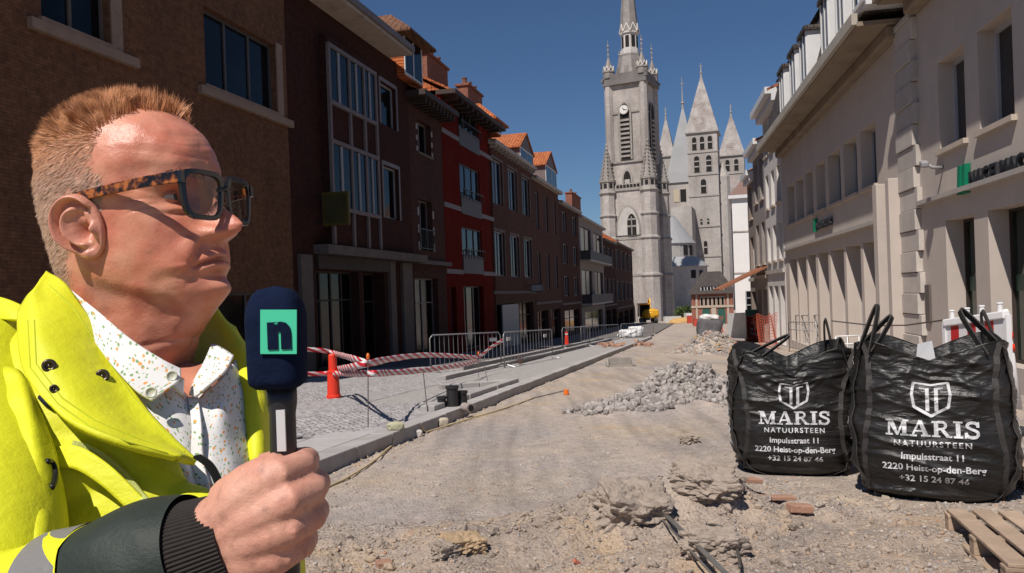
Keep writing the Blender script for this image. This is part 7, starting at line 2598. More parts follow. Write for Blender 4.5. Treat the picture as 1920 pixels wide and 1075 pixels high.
man_base = Vector((HEAD.x - .02, HEAD.y + .01, gz(.9)))
man = thing('person', 'man in yellow high visibility jacket and glasses holding a blue microphone', 'person', man_base)
def skin_material():
    m, nd, lk, b = new_mat('skin')
    at_ = nd.new('ShaderNodeAttribute'); at_.attribute_name = 'tint'
    n = pos_noise(nd, lk, 420, 4, .6); r = ramp(nd, [(.3, (.93, .90, .89)), (.7, (1.05, 1.05, 1.05))]); lk.new(n.outputs[0], r.inputs[0])
    mx = nd.new('ShaderNodeMixRGB'); mx.blend_type = 'MULTIPLY'; mx.inputs[0].default_value = 1
    lk.new(at_.outputs['Color'], mx.inputs[1]); lk.new(r.outputs[0], mx.inputs[2]); lk.new(mx.outputs[0], b.inputs['Base Color'])
    b.inputs['Subsurface Weight'].default_value = .05
    b.inputs['Subsurface Radius'].default_value = (.012, .004, .002)
    b.inputs['Subsurface Scale'].default_value = .4
    n2 = pos_noise(nd, lk, 30, 4); r2 = ramp(nd, [(.3, (.25,) * 3), (.7, (.38,) * 3)]); lk.new(n2.outputs[0], r2.inputs[0]); lk.new(r2.outputs[0], b.inputs['Roughness'])
    b.inputs['Specular IOR Level'].default_value = .5
    n3 = pos_noise(nd, lk, 900, 3, .6); bp = nd.new('ShaderNodeBump'); bp.inputs['Strength'].default_value = .42; bp.inputs['Distance'].default_value = .0008
    n4 = pos_noise(nd, lk, 210, 3, .6); ad = nd.new('ShaderNodeMath'); ad.operation = 'MULTIPLY_ADD'; ad.inputs[1].default_value = 1.6
    lk.new(n4.outputs[0], ad.inputs[0]); lk.new(n3.outputs[0], ad.inputs[2])
    lk.new(ad.outputs[0], bp.inputs['Height']); lk.new(bp.outputs[0], b.inputs['Normal'])
    return m
SKIN = skin_material()
V, F_, cols = body_mesh()
n0 = len(V)
hv, hf = fused(hand_parts(), .0021, 4, 'hand')
NH0 = n0; NH1 = n0 + len(hv)
V += hv; F_ += [tuple(n0 + i for i in f) for f in hf]
for p in hv:
    s = .5 + .5 * mnoise.noise(p * 55)
    c = Vector((.66, .36, .26)).lerp(Vector((.58, .25, .175)), s)
    fr_ = max(0, mnoise.noise(p * 170) - .15)
    cols.append(c * (1 - .5 * min(.8, fr_)))
# skin in the open neck of the shirt
nk = surf_grid([[(300, 690, .87), (340, 690, .84), (372, 685, .84), (410, 665, .90)], [(318, 715, .83), (350, 712, .805), (375, 705, .81), (400, 690, .86)], [(330, 750, .80), (356, 752, .788), (372, 745, .792), (395, 725, .84)], [(340, 800, .785), (362, 812, .772), (376, 800, .778), (400, 780, .82)]], 6, 6)
n0 = len(V); k_ = len(nk[0])
for row in nk:
    for p in row:
        V.append(p); cols.append(Vector((.58, .24, .155)))
F_ += [(n0 + i * k_ + j, n0 + i * k_ + j + 1, n0 + (i + 1) * k_ + j + 1, n0 + (i + 1) * k_ + j) for i in range(len(nk) - 1) for j in range(k_ - 1)]
n0 = len(V)
cv, cf_ = fused(chest_parts(), .010, 4, 'chest')
V += cv; F_ += [tuple(n0 + i for i in f) for f in cf_]; cols += [Vector((.45, .18, .12))] * len(cv)
me = bpy.data.meshes.new('body'); me.from_pydata([tuple(p) for p in V], [], F_)
at_ = me.color_attributes.new('tint', 'FLOAT_COLOR', 'POINT')
at_.data.foreach_set('color', [x for c in cols for x in (c.x, c.y, c.z, 1.0)])
me.materials.append(SKIN)
HSKIN = SKIN.copy(); HSKIN.name = 'hand_skin'
for l_ in list(HSKIN.node_tree.nodes['Principled BSDF'].inputs['Roughness'].links):
    HSKIN.node_tree.links.remove(l_)
HSKIN.node_tree.nodes['Principled BSDF'].inputs['Roughness'].default_value = .52
me.materials.append(HSKIN)
me.polygons.foreach_set('material_index', [1 if NH0 <= f[0] < NH1 else 0 for f in F_])
me.polygons.foreach_set('use_smooth', [True] * len(me.polygons))
body = bpy.data.objects.new('body', me); COL.objects.link(body); put_under(body, man)
# eyes
def sphere(c, r, name, m, parent, sc=(1, 1, 1)):
    bm = bmesh.new(); bmesh.ops.create_uvsphere(bm, u_segments=32, v_segments=20, radius=r)
    for v in bm.verts:
        v.co = Vector((v.co.x * sc[0], v.co.y * sc[1], v.co.z * sc[2])) + c
    me_ = bpy.data.meshes.new(name); bm.to_mesh(me_); bm.free(); me_.materials.append(m)
    me_.polygons.foreach_set('use_smooth', [True] * len(me_.polygons))
    o = bpy.data.objects.new(name, me_); COL.objects.link(o); put_under(o, parent); return o
EYEW = mat('eye_white', (.62, .55, .52), .2, .05)
IRIS = mat('iris', (.08, .10, .11), .15, .3, 300)
for sy in (-1, 1):
    c = HM @ Vector((.0675, sy * .0315, .1145))
    e = sphere(c, .0110, 'eye', EYEW, body)
    sphere(HM @ Vector((.0747, sy * .0305, .1145)), .0053, 'iris', IRIS, e, (.85, 1, 1))
    # lids
    for up_, a0 in ((1, .22), (-1, -.30)):
        mb = MB(); rows2 = []
        for i in range(8):
            el = a0 + up_ * (i / 7) * 1.2
            row = []
            for j in range(15):
                az = -1.35 + 2.7 * j / 14
                rr = .0124
                eli = el * 1.0 if i else a0 * math.cos(az * .9)
                row.append(HM @ (Vector((.0675, sy * .0315, .1145)) + Vector((math.cos(eli) * math.cos(az), math.cos(eli) * math.sin(az), math.sin(eli))) * rr))
            rows2.append(row)
        mb.grid(rows2)
        o = mb.build('eyelid', mat('lid_skin', (.58, .25, .165), .5, .1, 80), e, smooth=True, fix=False)

# ---- hair: many thin strands
def hair():
    rr = random.Random(12)
    NA = 200
    tot = 0
    mb_v, mb_f, mb_c = [], [], []
    # triangles of the scalp
    nv = 200 * 241
    tri = []
    inv = HM.inverted()
    loc = [inv @ Vector(me.vertices[i].co) for i in range(nv)]
    quads = []
    for j in range(60, 240):
        for i in range(NA):
            a = loc[j * NA + i]
            if is_hair(a) > .02:
                b_, c_, d_ = loc[j * NA + (i + 1) % NA], loc[(j + 1) * NA + (i + 1) % NA], loc[(j + 1) * NA + i]
                ar = ((b_ - a).cross(d_ - a)).length
                if a.y > .05:
                    ar *= .5
                quads.append((a, b_, c_, d_, ar))
    A = np.array([q[4] for q in quads]); A /= A.sum()
    N = 34000
    pick = np.random.RandomState(3).choice(len(quads), N, p=A)
    for q in pick:
        a, b_, c_, d_, _ = quads[q]
        s, t = rr.random(), rr.random()
        p = a.lerp(b_, s).lerp(d_.lerp(c_, s), t)
        if rr.random() > is_hair(p) * 1.3:
            continue
        n = (b_ - a).cross(d_ - a).normalized()
        if n.dot(p - Vector((-.005, 0, .10))) < 0:
            n = -n
        top = smoothstep(.165, .205, p.z)
        front = smoothstep(-.02, .07, p.x) * top
        L = (.0065 + .005 * rr.random()) * (1 - top) + top * (.011 + .008 * rr.random()) + front * .011 * rr.random() ** 2
        if p.z < .05:
            L *= .75
        clump = Vector((mnoise.noise(p * 75), mnoise.noise(p * 75 + Vector((9, 0, 0))), mnoise.noise(p * 75 + Vector((0, 9, 0))))) 
        side = Vector((-.85, 0, -.55))
        tp = Vector((-.40, 0, .55)).lerp(Vector((.05, 0, .85)), front)
        fl = side.lerp(tp, top) + clump * (.5 + .55 * top)
        fl = fl - n * (fl.dot(n) if fl.dot(n) < 0 or top < .5 else 0)
        d0 = (n * (.26 + .36 * top) + fl * .8).normalized()
        e1_ = d0 + Vector((-.25, 0, -.15)) * (1 - top) + Vector((.12, 0, .1)) * front + clump * .25
        d1 = (e1_ - n * min(0, e1_.dot(n) - .05)).normalized()
        w = .00034 * (.8 + .5 * rr.random())
        sdv = d0.cross(Vector((0, 1, .2))).normalized() if rr.random() < .5 else d0.cross(n).normalized()
        p0 = p - n * .0008; p1 = p0 + d0 * L * .5; p2 = p1 + d1 * L * .5
        i0 = len(mb_v)
        mb_v += [HM @ x for x in (p0 - sdv * w, p0 + sdv * w, p1 - sdv * w * .8, p1 + sdv * w * .8, p2)]
        mb_f += [(i0, i0 + 1, i0 + 3, i0 + 2), (i0 + 2, i0 + 3, i0 + 4)]
        grey = smoothstep(.195, .13, p.z) * .8 + .3 * rr.random()
        c = Vector((.62, .26, .105)).lerp(Vector((.54, .36, .27)), min(1, grey)) * rr.uniform(.6, 1.2)
        mb_c += [c] * 5
    m, nd, lk, b = new_mat('ginger_hair')
    a_ = nd.new('ShaderNodeAttribute'); a_.attribute_name = 'tint'; lk.new(a_.outputs['Color'], b.inputs['Base Color'])
    b.inputs['Roughness'].default_value = .55; b.inputs['Specular IOR Level'].default_value = .25
    hm = bpy.data.meshes.new('hair'); hm.from_pydata([tuple(v) for v in mb_v], [], mb_f)
    ca = hm.color_attributes.new('tint', 'FLOAT_COLOR', 'POINT'); ca.data.foreach_set('color', [x for c in mb_c for x in (c.x, c.y, c.z, 1)])
    hm.materials.append(m)
    o = bpy.data.objects.new('hair', hm); COL.objects.link(o); put_under(o, man)
    # eyebrows
    v2, f2 = [], []
    for sy in (-1, 1):
        for k in range(260):
            t = rr.random()
            p = Vector((.1035 - .020 * t ** 1.5, sy * (.014 + .036 * t), .1335 + .004 * math.sin(t * 2.4) + rr.gauss(0, .0017)))
            d = Vector((-.25 + .5 * (1 - t), sy * (.9), .35 - .5 * t)).normalized() + Vector((rr.gauss(0, .2), 0, rr.gauss(0, .25)))
            d.normalize()
            s_ = d.cross(Vector((1, 0, 0))).normalized() * .0004
            p = p + Vector((.001, 0, 0))
            i0 = len(v2); v2 += [HM @ (p - s_), HM @ (p + s_), HM @ (p + d * .007 + Vector((.0015, 0, 0)))]; f2.append((i0, i0 + 1, i0 + 2))
    em = bpy.data.meshes.new('eyebrows'); em.from_pydata([tuple(v) for v in v2], [], f2); em.materials.append(mat('brow_hair', (.36, .20, .12), .5, .2))
    o2 = bpy.data.objects.new('eyebrows', em); COL.objects.link(o2); put_under(o2, man)
hair()

# ---- glasses
def glasses():
    FRAME = mat('glasses_black', (.010, .011, .014), .18, .2, 40, spec=.6)
    m, nd, lk, b = new_mat('tortoise')
    n = pos_noise(nd, lk, 130, 3, .5); r = ramp(nd, [(.42, (.012, .008, .006)), (.52, (.10, .03, .01)), (.62, (.42, .13, .03))]); lk.new(n.outputs[0], r.inputs[0]); lk.new(r.outputs[0], b.inputs['Base Color']); b.inputs['Roughness'].default_value = .15
    TORT = m
    m, nd, lk, b = new_mat('lens')
    nd.remove(b)
    tr = nd.new('ShaderNodeBsdfTransparent'); tr.inputs[0].default_value = (.60, .57, .55, 1)
    gl = nd.new('ShaderNodeBsdfGlossy'); gl.inputs['Roughness'].default_value = .02
    mx = nd.new('ShaderNodeMixShader'); mx.inputs[0].default_value = .06; lk.new(tr.outputs[0], mx.inputs[1]); lk.new(gl.outputs[0], mx.inputs[2]); lk.new(mx.outputs[0], nd['Material Output'].inputs[0])
    LENS = m
    g = thing('glasses', 'black rimmed glasses with tortoiseshell arms on the man', 'glasses', HM @ Vector((.11, 0, .11)))
    def rim_pts(sy, k=1.0, n=40):
        out = []
        for i in range(n):
            a = 2 * math.pi * i / n
            c, s = math.cos(a), math.sin(a)
            e = 4.0
            kk = (abs(c) ** e + abs(s) ** e) ** (-1 / e)
            yy = .0265 * c * kk * k; zz = .0235 * s * kk * k
            yy *= 1 + .10 * (zz / .0235)      # wider at the top
            Y_ = sy * .0335 + yy
            x = .1165 - .18 * max(0, abs(Y_) - .012) ** 1.0 * .55 - 1.4 * (abs(Y_) - .012) ** 2 * (1 if abs(Y_) > .012 else 0)
            out.append(Vector((x + .06 * (zz), Y_, .1115 + zz)))
        return out
    for sy in (-1, 1):
        outer, inner = rim_pts(sy, 1.13), rim_pts(sy, .90)
        mb = MB(); n = len(outer)
        fw = Vector((.0022, 0, 0))
        vs_ = [HM @ (p + fw) for p in outer] + [HM @ (p + fw) for p in inner] + [HM @ (p - fw) for p in outer] + [HM @ (p - fw) for p in inner]
        fs = []
        for i in range(n):
            j = (i + 1) % n
            fs += [(i, j, n + j, n + i), (2 * n + i, 3 * n + i, 3 * n + j, 2 * n + j), (i, 2 * n + i, 2 * n + j, j), (n + i, n + j, 3 * n + j, 3 * n + i)]
        mb.raw(vs_, fs); mb.build('rim', FRAME, g, bevel=.0009)
        mb = MB()
        il = rim_pts(sy, .93)
        cc_ = sum(il, Vector()) / n + Vector((.0012, 0, 0))
        mb.raw([HM @ p for p in il] + [HM @ (cc_ + (p - cc_) * .55 + Vector((.0008, 0, 0))) for p in il] + [HM @ cc_], [(i, (i + 1) % n, n + (i + 1) % n, n + i) for i in range(n)] + [(n + i, n + (i + 1) % n, 2 * n) for i in range(n)])
        mb.build('lens', LENS, g, smooth=True, fix=False)
        # temple arm
        hx = rim_pts(sy, 1.13)
        hp = max(hx, key=lambda p: sy * p.y + p.z * .8)
        path = [Vector((hp.x - .001, sy * .0655, .1275)), Vector((.085, sy * .0705, .1265)), Vector((.050, sy * .0755, .124)), Vector((.010, sy * .0790, .1205)), Vector((-.010, sy * .0795, .118)), Vector((-.026, sy * .077, .104)), Vector((-.030, sy * .075, .090))]
        pts = cr_interp(path, 5)
        mb = MB(); vs_, fs = [], []
        for i, p in enumerate(pts):
            f = i / (len(pts) - 1)
            hh = .0062 * (1 - .45 * f); tt = .0017
            for (s1_, s2_) in ((-1, -1), (1, -1), (1, 1), (-1, 1)):
                vs_.append(HM @ (p + Vector((0, s1_ * tt, s2_ * hh))))
        for i in range(len(pts) - 1):
            for j in range(4):
                fs.append((i * 4 + j, i * 4 + (j + 1) % 4, i * 4 + 4 + (j + 1) % 4, i * 4 + 4 + j))
        fs += [(3, 2, 1, 0), tuple(len(pts) * 4 - 4 + j for j in range(4))]
        mb.raw(vs_, fs); mb.build('arm', TORT, g, bevel=.0007)
        mb = MB(); mb.box((0, 0, 0), (.006, .006, .012)); 
        mb.v = [tuple(HM @ (Vector(v) + Vector((hp.x, sy * .0640, .1275)))) for v in mb.v]; mb.build('hinge', FRAME, g)
    mb = MB(); mb.tube([HM @ Vector((.1155, -.0105, .119)), HM @ Vector((.1195, 0, .1225)), HM @ Vector((.1155, .0105, .119))], .0030, 8); mb.build('bridge', FRAME, g, smooth=True)
glasses()

# ---- clothes
def fabric(name, col, rough=.55, weave=900, sheen=0.0, bumpd=.0006, big=None, spec=.35):
    m, nd, lk, b = new_mat(name)
    n = pos_noise(nd, lk, 9, 4); r = ramp(nd, [(.3, mulc(col, .93)), (.7, mulc(col, 1.05))]); lk.new(n.outputs[0], r.inputs[0]); lk.new(r.outputs[0], b.inputs['Base Color'])
    b.inputs['Roughness'].default_value = rough; b.inputs['Specular IOR Level'].default_value = spec
    n2 = pos_noise(nd, lk, weave, 2); n3 = pos_noise(nd, lk, 38, 4, .55)
    ad = nd.new('ShaderNodeMath'); ad.operation = 'MULTIPLY_ADD'; ad.inputs[1].default_value = 9.0
    lk.new(n3.outputs[0], ad.inputs[0]); lk.new(n2.outputs[0], ad.inputs[2])
    bp = nd.new('ShaderNodeBump'); bp.inputs['Strength'].default_value = .5; bp.inputs['Distance'].default_value = bumpd
    lk.new(ad.outputs[0], bp.inputs['Height']); lk.new(bp.outputs[0], b.inputs['Normal'])
    return m
HIVIS = fabric('hivis_yellow', (.71, .71, .022), .55)
GREENK = fabric('dark_green_cloth', (.022, .030, .024), .6)
REFLECT = fabric('reflective_grey', (.20, .19, .185), .45)
CUFFM = fabric('ribbed_cuff', (.022, .016, .014), .8)
def shirt_material():
    m, nd, lk, b = new_mat('floral_shirt')
    uv = nd.new('ShaderNodeUVMap')
    def dots(scale, off, thr, col, prev):
        mp = nd.new('ShaderNodeMapping'); mp.inputs['Location'].default_value = (off, off * .7, 0); mp.inputs['Scale'].default_value = (scale, scale, scale); lk.new(uv.outputs[0], mp.inputs['Vector'])
        v = nd.new('ShaderNodeTexVoronoi'); v.inputs['Scale'].default_value = 1; v.inputs['Randomness'].default_value = .8; lk.new(mp.outputs[0], v.inputs['Vector'])
        n = nd.new('ShaderNodeTexNoise'); n.inputs['Scale'].default_value = 3.0; lk.new(mp.outputs[0], n.inputs['Vector'])
        ad = nd.new('ShaderNodeMath'); ad.operation = 'MULTIPLY_ADD'; ad.inputs[1].default_value = .35; lk.new(n.outputs[0], ad.inputs[0]); lk.new(v.outputs['Distance'], ad.inputs[2])
        lt = nd.new('ShaderNodeMath'); lt.operation = 'LESS_THAN'; lt.inputs[1].default_value = thr; lk.new(ad.outputs[0], lt.inputs[0])
        mx = nd.new('ShaderNodeMixRGB'); lk.new(lt.outputs[0], mx.inputs[0])
        if prev is None:
            mx.inputs[1].default_value = (.76, .74, .72, 1)
        else:
            lk.new(prev, mx.inputs[1])
        mx.inputs[2].default_value = (*col, 1)
        return mx.outputs[0]
    c = dots(150, 0.0, .45, (.22, .36, .16), None)
    c = dots(175, 3.3, .40, (.33, .46, .26), c)
    c = dots(120, 7.7, .42, (.80, .34, .09), c)
    lk.new(c, b.inputs['Base Color']); b.inputs['Roughness'].default_value = .8; b.inputs['Specular IOR Level'].default_value = .2
    return m
SHIRT = shirt_material()
def folds(amp, s, sd=0.0, st=(1, 1, 1)):
    def f(p, u, v):
        q = Vector((p.x * st[0], p.y * st[1], p.z * st[2])) * s
        n = mnoise.noise(q + Vector((sd, sd, 0)))
        n2 = mnoise.noise(q * 2.3 + Vector((0, sd, sd)))
        return amp * ((1 - abs(n) * 2.2) + .4 * n2)
    return f
jk = None
# torso shell (back, far side)
def torso():
    mb = MB(); rows2 = []
    lv = [(1.335, .05, .10, -.51, .95), (1.30, .08, .15, -.50, .94), (1.26, .12, .185, -.475, .935), (1.19, .165, .205, -.45, .93), (1.10, .17, .205, -.44, .93), (.95, .175, .205, -.44, .93), (.80, .18, .21, -.44, .93), (.72, .175, .205, -.44, .93)]
    for (z, rx, ry, cx, cy) in lv:
        rows2.append([Vector((cx + rx * math.cos(a), cy + ry * math.sin(a), z)) for a in [2 * math.pi * i / 48 for i in range(49)]])
    mb.grid(rows2)
    return mb.build('jacket', HIVIS, man, smooth=True, fix=True)
jk = torso()
JF = lambda a=.004, s=14, sd=0, st=(1, 1, .7): folds(a, s, sd, st)
front = surf_grid([
    [(-20, 640, .96), (-40, 588, .87), (30, 575, .835), (100, 590, .805), (165, 640, .775), (230, 715, .755), (300, 790, .745)],
    [(-30, 720, .95), (-50, 672, .78), (40, 670, .745), (115, 700, .735), (190, 755, .727), (260, 815, .722), (345, 868, .722)],
    [(-30, 820, .94), (-50, 790, .72), (50, 790, .695), (130, 800, .70), (210, 838, .702), (300, 880, .704), (392, 905, .712)],
    [(-30, 930, .94), (-40, 920, .70), (60, 920, .675), (150, 925, .68), (240, 940, .684), (330, 950, .688), (425, 950, .70)],
    [(-30, 1060, .94), (-40, 1050, .70), (60, 1055, .670), (160, 1055, .675), (250, 1055, .678), (340, 1055, .682), (440, 1040, .70)],
    [(-30, 1320, .94), (-40, 1320, .70), (60, 1320, .670), (160, 1320, .675), (250, 1320, .678), (340, 1320, .682), (450, 1300, .70)]], 10, 10)
sheet('front_panel', front, HIVIS, jk, .005, lambda p, u, v: .014 * (1 - 2.1 * abs(mnoise.noise(Vector((p.x * 8 + p.z * 6, p.y * 5, p.z * 11 - p.x * 5))))) + .003 * mnoise.noise(p * 34))
# upper arm
arm = [at(-70, 700, .80), at(-60, 860, .70), at(-40, 1000, .62), at(-40, 1160, .575), at(40, 1190, .56), at(130, 1150, .548)]
mb = MB(); mb.tube(cr_interp(arm, 6), [.075 - .030 * min(1, k / 30) for k in range(31)], 24)
o = mb.build('sleeve', HIVIS, jk, smooth=True)
upper = surf_grid([
    [(-120, 760, .76), (-40, 700, .735), (30, 690, .725), (70, 740, .722)],
    [(-120, 860, .70), (-30, 830, .665), (60, 830, .650), (108, 850, .672)],
    [(-120, 980, .66), (-30, 960, .620), (65, 960, .602), (122, 960, .632)],
    [(-120, 1100, .63), (-30, 1085, .585), (70, 1085, .565), (130, 1080, .600)],
    [(-120, 1220, .61), (-30, 1210, .560), (70, 1210, .545), (135, 1210, .580)]], 10, 10)
sheet('sleeve_front', upper, HIVIS, jk, .005, lambda p, u, v: .005 * (1 - 2.2 * abs(mnoise.noise(Vector((p.x * 12 - p.z * 5, p.y * 6, p.z * 13 + 4))))) + .002 * mnoise.noise(p * 40))
# forearm: reflective band, dark green, ribbed cuff
E0, E1, E2, E3 = at(40, 1160, .552), at(205, 1098, .540), at(362, 1043, .534), at(448, 1012, .533)
def arm_piece(name, a, b_, r0, r1, m, wob=.0, rib=False, n=26, nt=64, bulge=0.0):
    d = (b_ - a); L = d.length; dn = d.normalized()
    x = dn.cross(Vector((0, 0, 1))).normalized(); y = dn.cross(x)
    rows2 = []
    for i in range(n + 1):
        f = i / n
        row = []
        for j in range(nt + 1):
            an = 2 * math.pi * j / nt
            r_ = r0 + (r1 - r0) * f + bulge * math.sin(f * math.pi)
            p = a + d * f
            dirv = x * math.cos(an) + y * math.sin(an)
            if rib:
                r_ += .0005 * math.sin(an * 80)
            if wob:
                q = (p + dirv * r_)
                r_ += wob * (1 - 2.2 * abs(mnoise.noise(Vector((q.x * 16 + q.z * 8, q.y * 10, q.z * 16)))))
            row.append(p + dirv * r_)
        rows2.append(row)
    mb = MB(); mb.grid(rows2)
    return mb.build(name, m, jk, smooth=not rib, fix=True)
arm_piece('forearm_sleeve', at(-10, 1180, .556), E1, .050, .045, HIVIS, .004)
arm_piece('reflective_band', E0.lerp(E1, .50), E0.lerp(E1, .98), .0490, .0462, REFLECT, .002)
arm_piece('dark_sleeve', E1 - (E2 - E1) * .03, E2 + (E3 - E2) * .10, .0450, .0392, GREENK, .0035, bulge=.004)
arm_piece('cuff', E2 - (E3 - E2) * .1, E3, .0385, .0335, CUFFM, 0, True, 14, 480)
from mathutils.bvhtree import BVHTree
def skin_of(objs):
    bpy.context.view_layer.update()
    dg = bpy.context.evaluated_depsgraph_get()
    return [(BVHTree.FromObject(o_, dg), wmat(o_)) for o_ in objs]
def on(px, py, trees, lift=.001):
    d_ = (at(px, py, 1.0) - Vector((0, 0, HC))).normalized()
    best = None
    for bvh, M_ in trees:
        Mi = M_.inverted()
        h_ = bvh.ray_cast(Mi @ Vector((0, 0, HC)), (Mi.to_3x3() @ d_).normalized())
        if h_[0] is not None:
            q = M_ @ h_[0]
            L_ = (q - Vector((0, 0, HC))).length
            if best is None or L_ < best:
                best = L_
    if best is None:
        return at(px, py, .7)
    return Vector((0, 0, HC)) + d_ * (best - lift)
# near collar flap turned open
col_g = surf_grid([
    [(86, 516, .825), (130, 545, .80), (190, 648, .772), (240, 725, .748), (300, 802, .728), (367, 867, .712)],
    [(74, 528, .800), (104, 580, .768), (160, 672, .738), (215, 752, .722), (276, 815, .711), (350, 866, .704)],
    [(58, 552, .775), (76, 640, .725), (130, 722, .697), (192, 790, .684), (258, 832, .684), (338, 864, .690)],
    [(44, 585, .770), (51, 700, .706), (102, 768, .676), (166, 812, .664), (240, 840, .668), (328, 860, .686)]], 10, 10)
flap = sheet('collar_flap', col_g, HIVIS, jk, .007, lambda p, u, v: .0025 * mnoise.noise(p * 22) + .002 * math.sin(v * 9 + u * 4) * u)
FT = skin_of([flap])
for pts_ in ([(52, 600), (57, 690), (108, 757), (168, 800), (240, 829), (325, 853)], [(64, 600), (68, 683), (116, 746), (176, 788), (246, 818), (322, 845)], [(92, 535), (140, 580), (196, 668), (246, 740), (306, 808), (352, 852)]):
    pp_ = []
    for i in range(len(pts_) - 1):
        for k in range(8):
            f = k / 8
            pp_.append(on(pts_[i][0] * (1 - f) + pts_[i + 1][0] * f, pts_[i][1] * (1 - f) + pts_[i + 1][1] * f, FT, .0003))
    mb = MB(); mb.tube(pp_, .0006, 5); mb.build('seam', mat('seam_thread', (.50, .55, .02), .7, .1), flap)
# far collar and far front edge
far = surf_grid([
    [(340, 560, 1.0), (395, 575, .975), (418, 600, .985), (440, 615, 1.0)],
    [(340, 660, .97), (430, 635, .93), (470, 668, .93), (485, 700, .955)],
    [(400, 735, .92), (460, 722, .865), (486, 735, .865), (500, 752, .89)],
    [(455, 800, .83), (473, 800, .82), (490, 806, .825), (501, 815, .85)],
    [(470, 900, .80), (482, 900, .795), (493, 905, .80), (502, 910, .83)],
    [(470, 1080, .80), (482, 1080, .795), (493, 1080, .80), (502, 1080, .83)]], 8, 8)
sheet('far_lapel', far, HIVIS, jk, .006, lambda p, u, v: .003 * mnoise.noise(p * 26))
# snaps
BRASS = mat('snap_metal', (.10, .08, .06), .35, .2, 60, metal=.8)
for (px, py, y_, r_) in ((92, 686, .7245, .0062), (192, 705, .7185, .0064), (101, 729, .7055, .0038)):
    c = on(px, py, FT, .0005)
    mb = MB()
    nrm = (Vector((0, 0, HC)) - c).normalized()
    x = nrm.cross(Vector((0, 0, 1))).normalized(); y = x.cross(nrm)
    vs_, fs = [], []
    prof = [(r_, -.004), (r_, .0015), (r_ * .85, .0032), (r_ * .55, .0026), (r_ * .45, .0012), (r_ * .22, .0012), (r_ * .1, .003)]
    for (rr_, h_) in prof:
        for j in range(20):
            a = 2 * math.pi * j / 20
            vs_.append(c + x * (math.cos(a) * rr_) + y * (math.sin(a) * rr_) + nrm * h_)
    for i in range(len(prof) - 1):
        for j in range(20):
            fs.append((i * 20 + j, i * 20 + (j + 1) % 20, (i + 1) * 20 + (j + 1) % 20, (i + 1) * 20 + j))
    fs.append(tuple((len(prof) - 1) * 20 + j for j in range(20)))
    mb.raw(vs_, fs); mb.build('snap_button', BRASS, flap, smooth=True)
# shoulder strap with snap
ep = surf_grid([[(-30, 552, .83), (10, 562, .81), (46, 578, .80)], [(-30, 575, .815), (10, 584, .795), (44, 592, .788)], [(-30, 596, .81), (8, 600, .79), (38, 602, .785)]], 6, 6)
sheet('shoulder_strap', ep, HIVIS, jk, .005)
# chest pocket: flap edge and coarse zip
zipY = fabric('zip_yellow', (.62, .66, .22), .5)
pk = surf_grid([[(105, 838, .692), (150, 838, .688), (205, 872, .681), (260, 925, .673), (318, 985, .668)], [(95, 880, .684), (140, 880, .680), (190, 910, .674), (240, 955, .668), (300, 1005, .664)]], 10, 6)
pkf = sheet('pocket_flap', pk, HIVIS, jk, .004, lambda p, u, v: .0015 * mnoise.noise(p * 30))
JT = skin_of([pkf] + [o_ for o_ in jk.children if o_.name.startswith(('front_panel', 'sleeve_front'))])
zp = [on(p_[0], p_[1], JT, .0045) for p_ in [(140 + 148 * f, 834 + 26 * f + 100 * f * f) for f in [k / 46 for k in range(47)]]]
mb = MB(); mb.tube(zp, .0036, 8, True, .6); zo = mb.build('pocket_zip', zipY, jk, smooth=True)
for i in range(0, len(zp) - 1):
    for f in (0, .5):
        p = zp[i].lerp(zp[i + 1], f)
        mb = MB(); d = (zp[i + 1] - zp[i]).normalized(); mb.beam(p + Vector((.0018, -.003, .004)), p + Vector((-.0018, -.003, -.004)), .0012, .002); mb.build('zip_tooth', zipY, zo)
# main zip
mz = cr_interp([at(366, 856, .697), at(388, 872, .694), at(404, 900, .690), at(414, 935, .688), at(420, 1000, .690)], 12)
ZIPD = mat('zip_black', (.012, .012, .012), .4, .2)
mb = MB(); mb.tube(mz, .003, 8, True, .6); zo = mb.build('front_zip', ZIPD, jk, smooth=True)
for i in range(len(mz) - 1):
    p = mz[i]
    mb = MB(); mb.beam(p + Vector((.0005, -.003, .0)), p + Vector((.0065, -.002, .001)), .0018, .0025); mb.build('zip_tooth', ZIPD, zo)
# cord toggle
mb = MB(); mb.tube(cr_interp([on(x_, y_, JT, .002) for x_, y_ in ((88, 865), (98, 868), (104, 885), (102, 905), (97, 915))], 5), .0024, 8); mb.build('cord_loop', ZIPD, jk, smooth=True)
mb = MB(); mb.tube([on(x_, y_, JT, .003) for x_, y_ in ((78, 742), (90, 755), (104, 764))], .004, 8); mb.build('hood_cord', mat('cord_navy', (.015, .02, .04), .6, .2), jk, smooth=True)
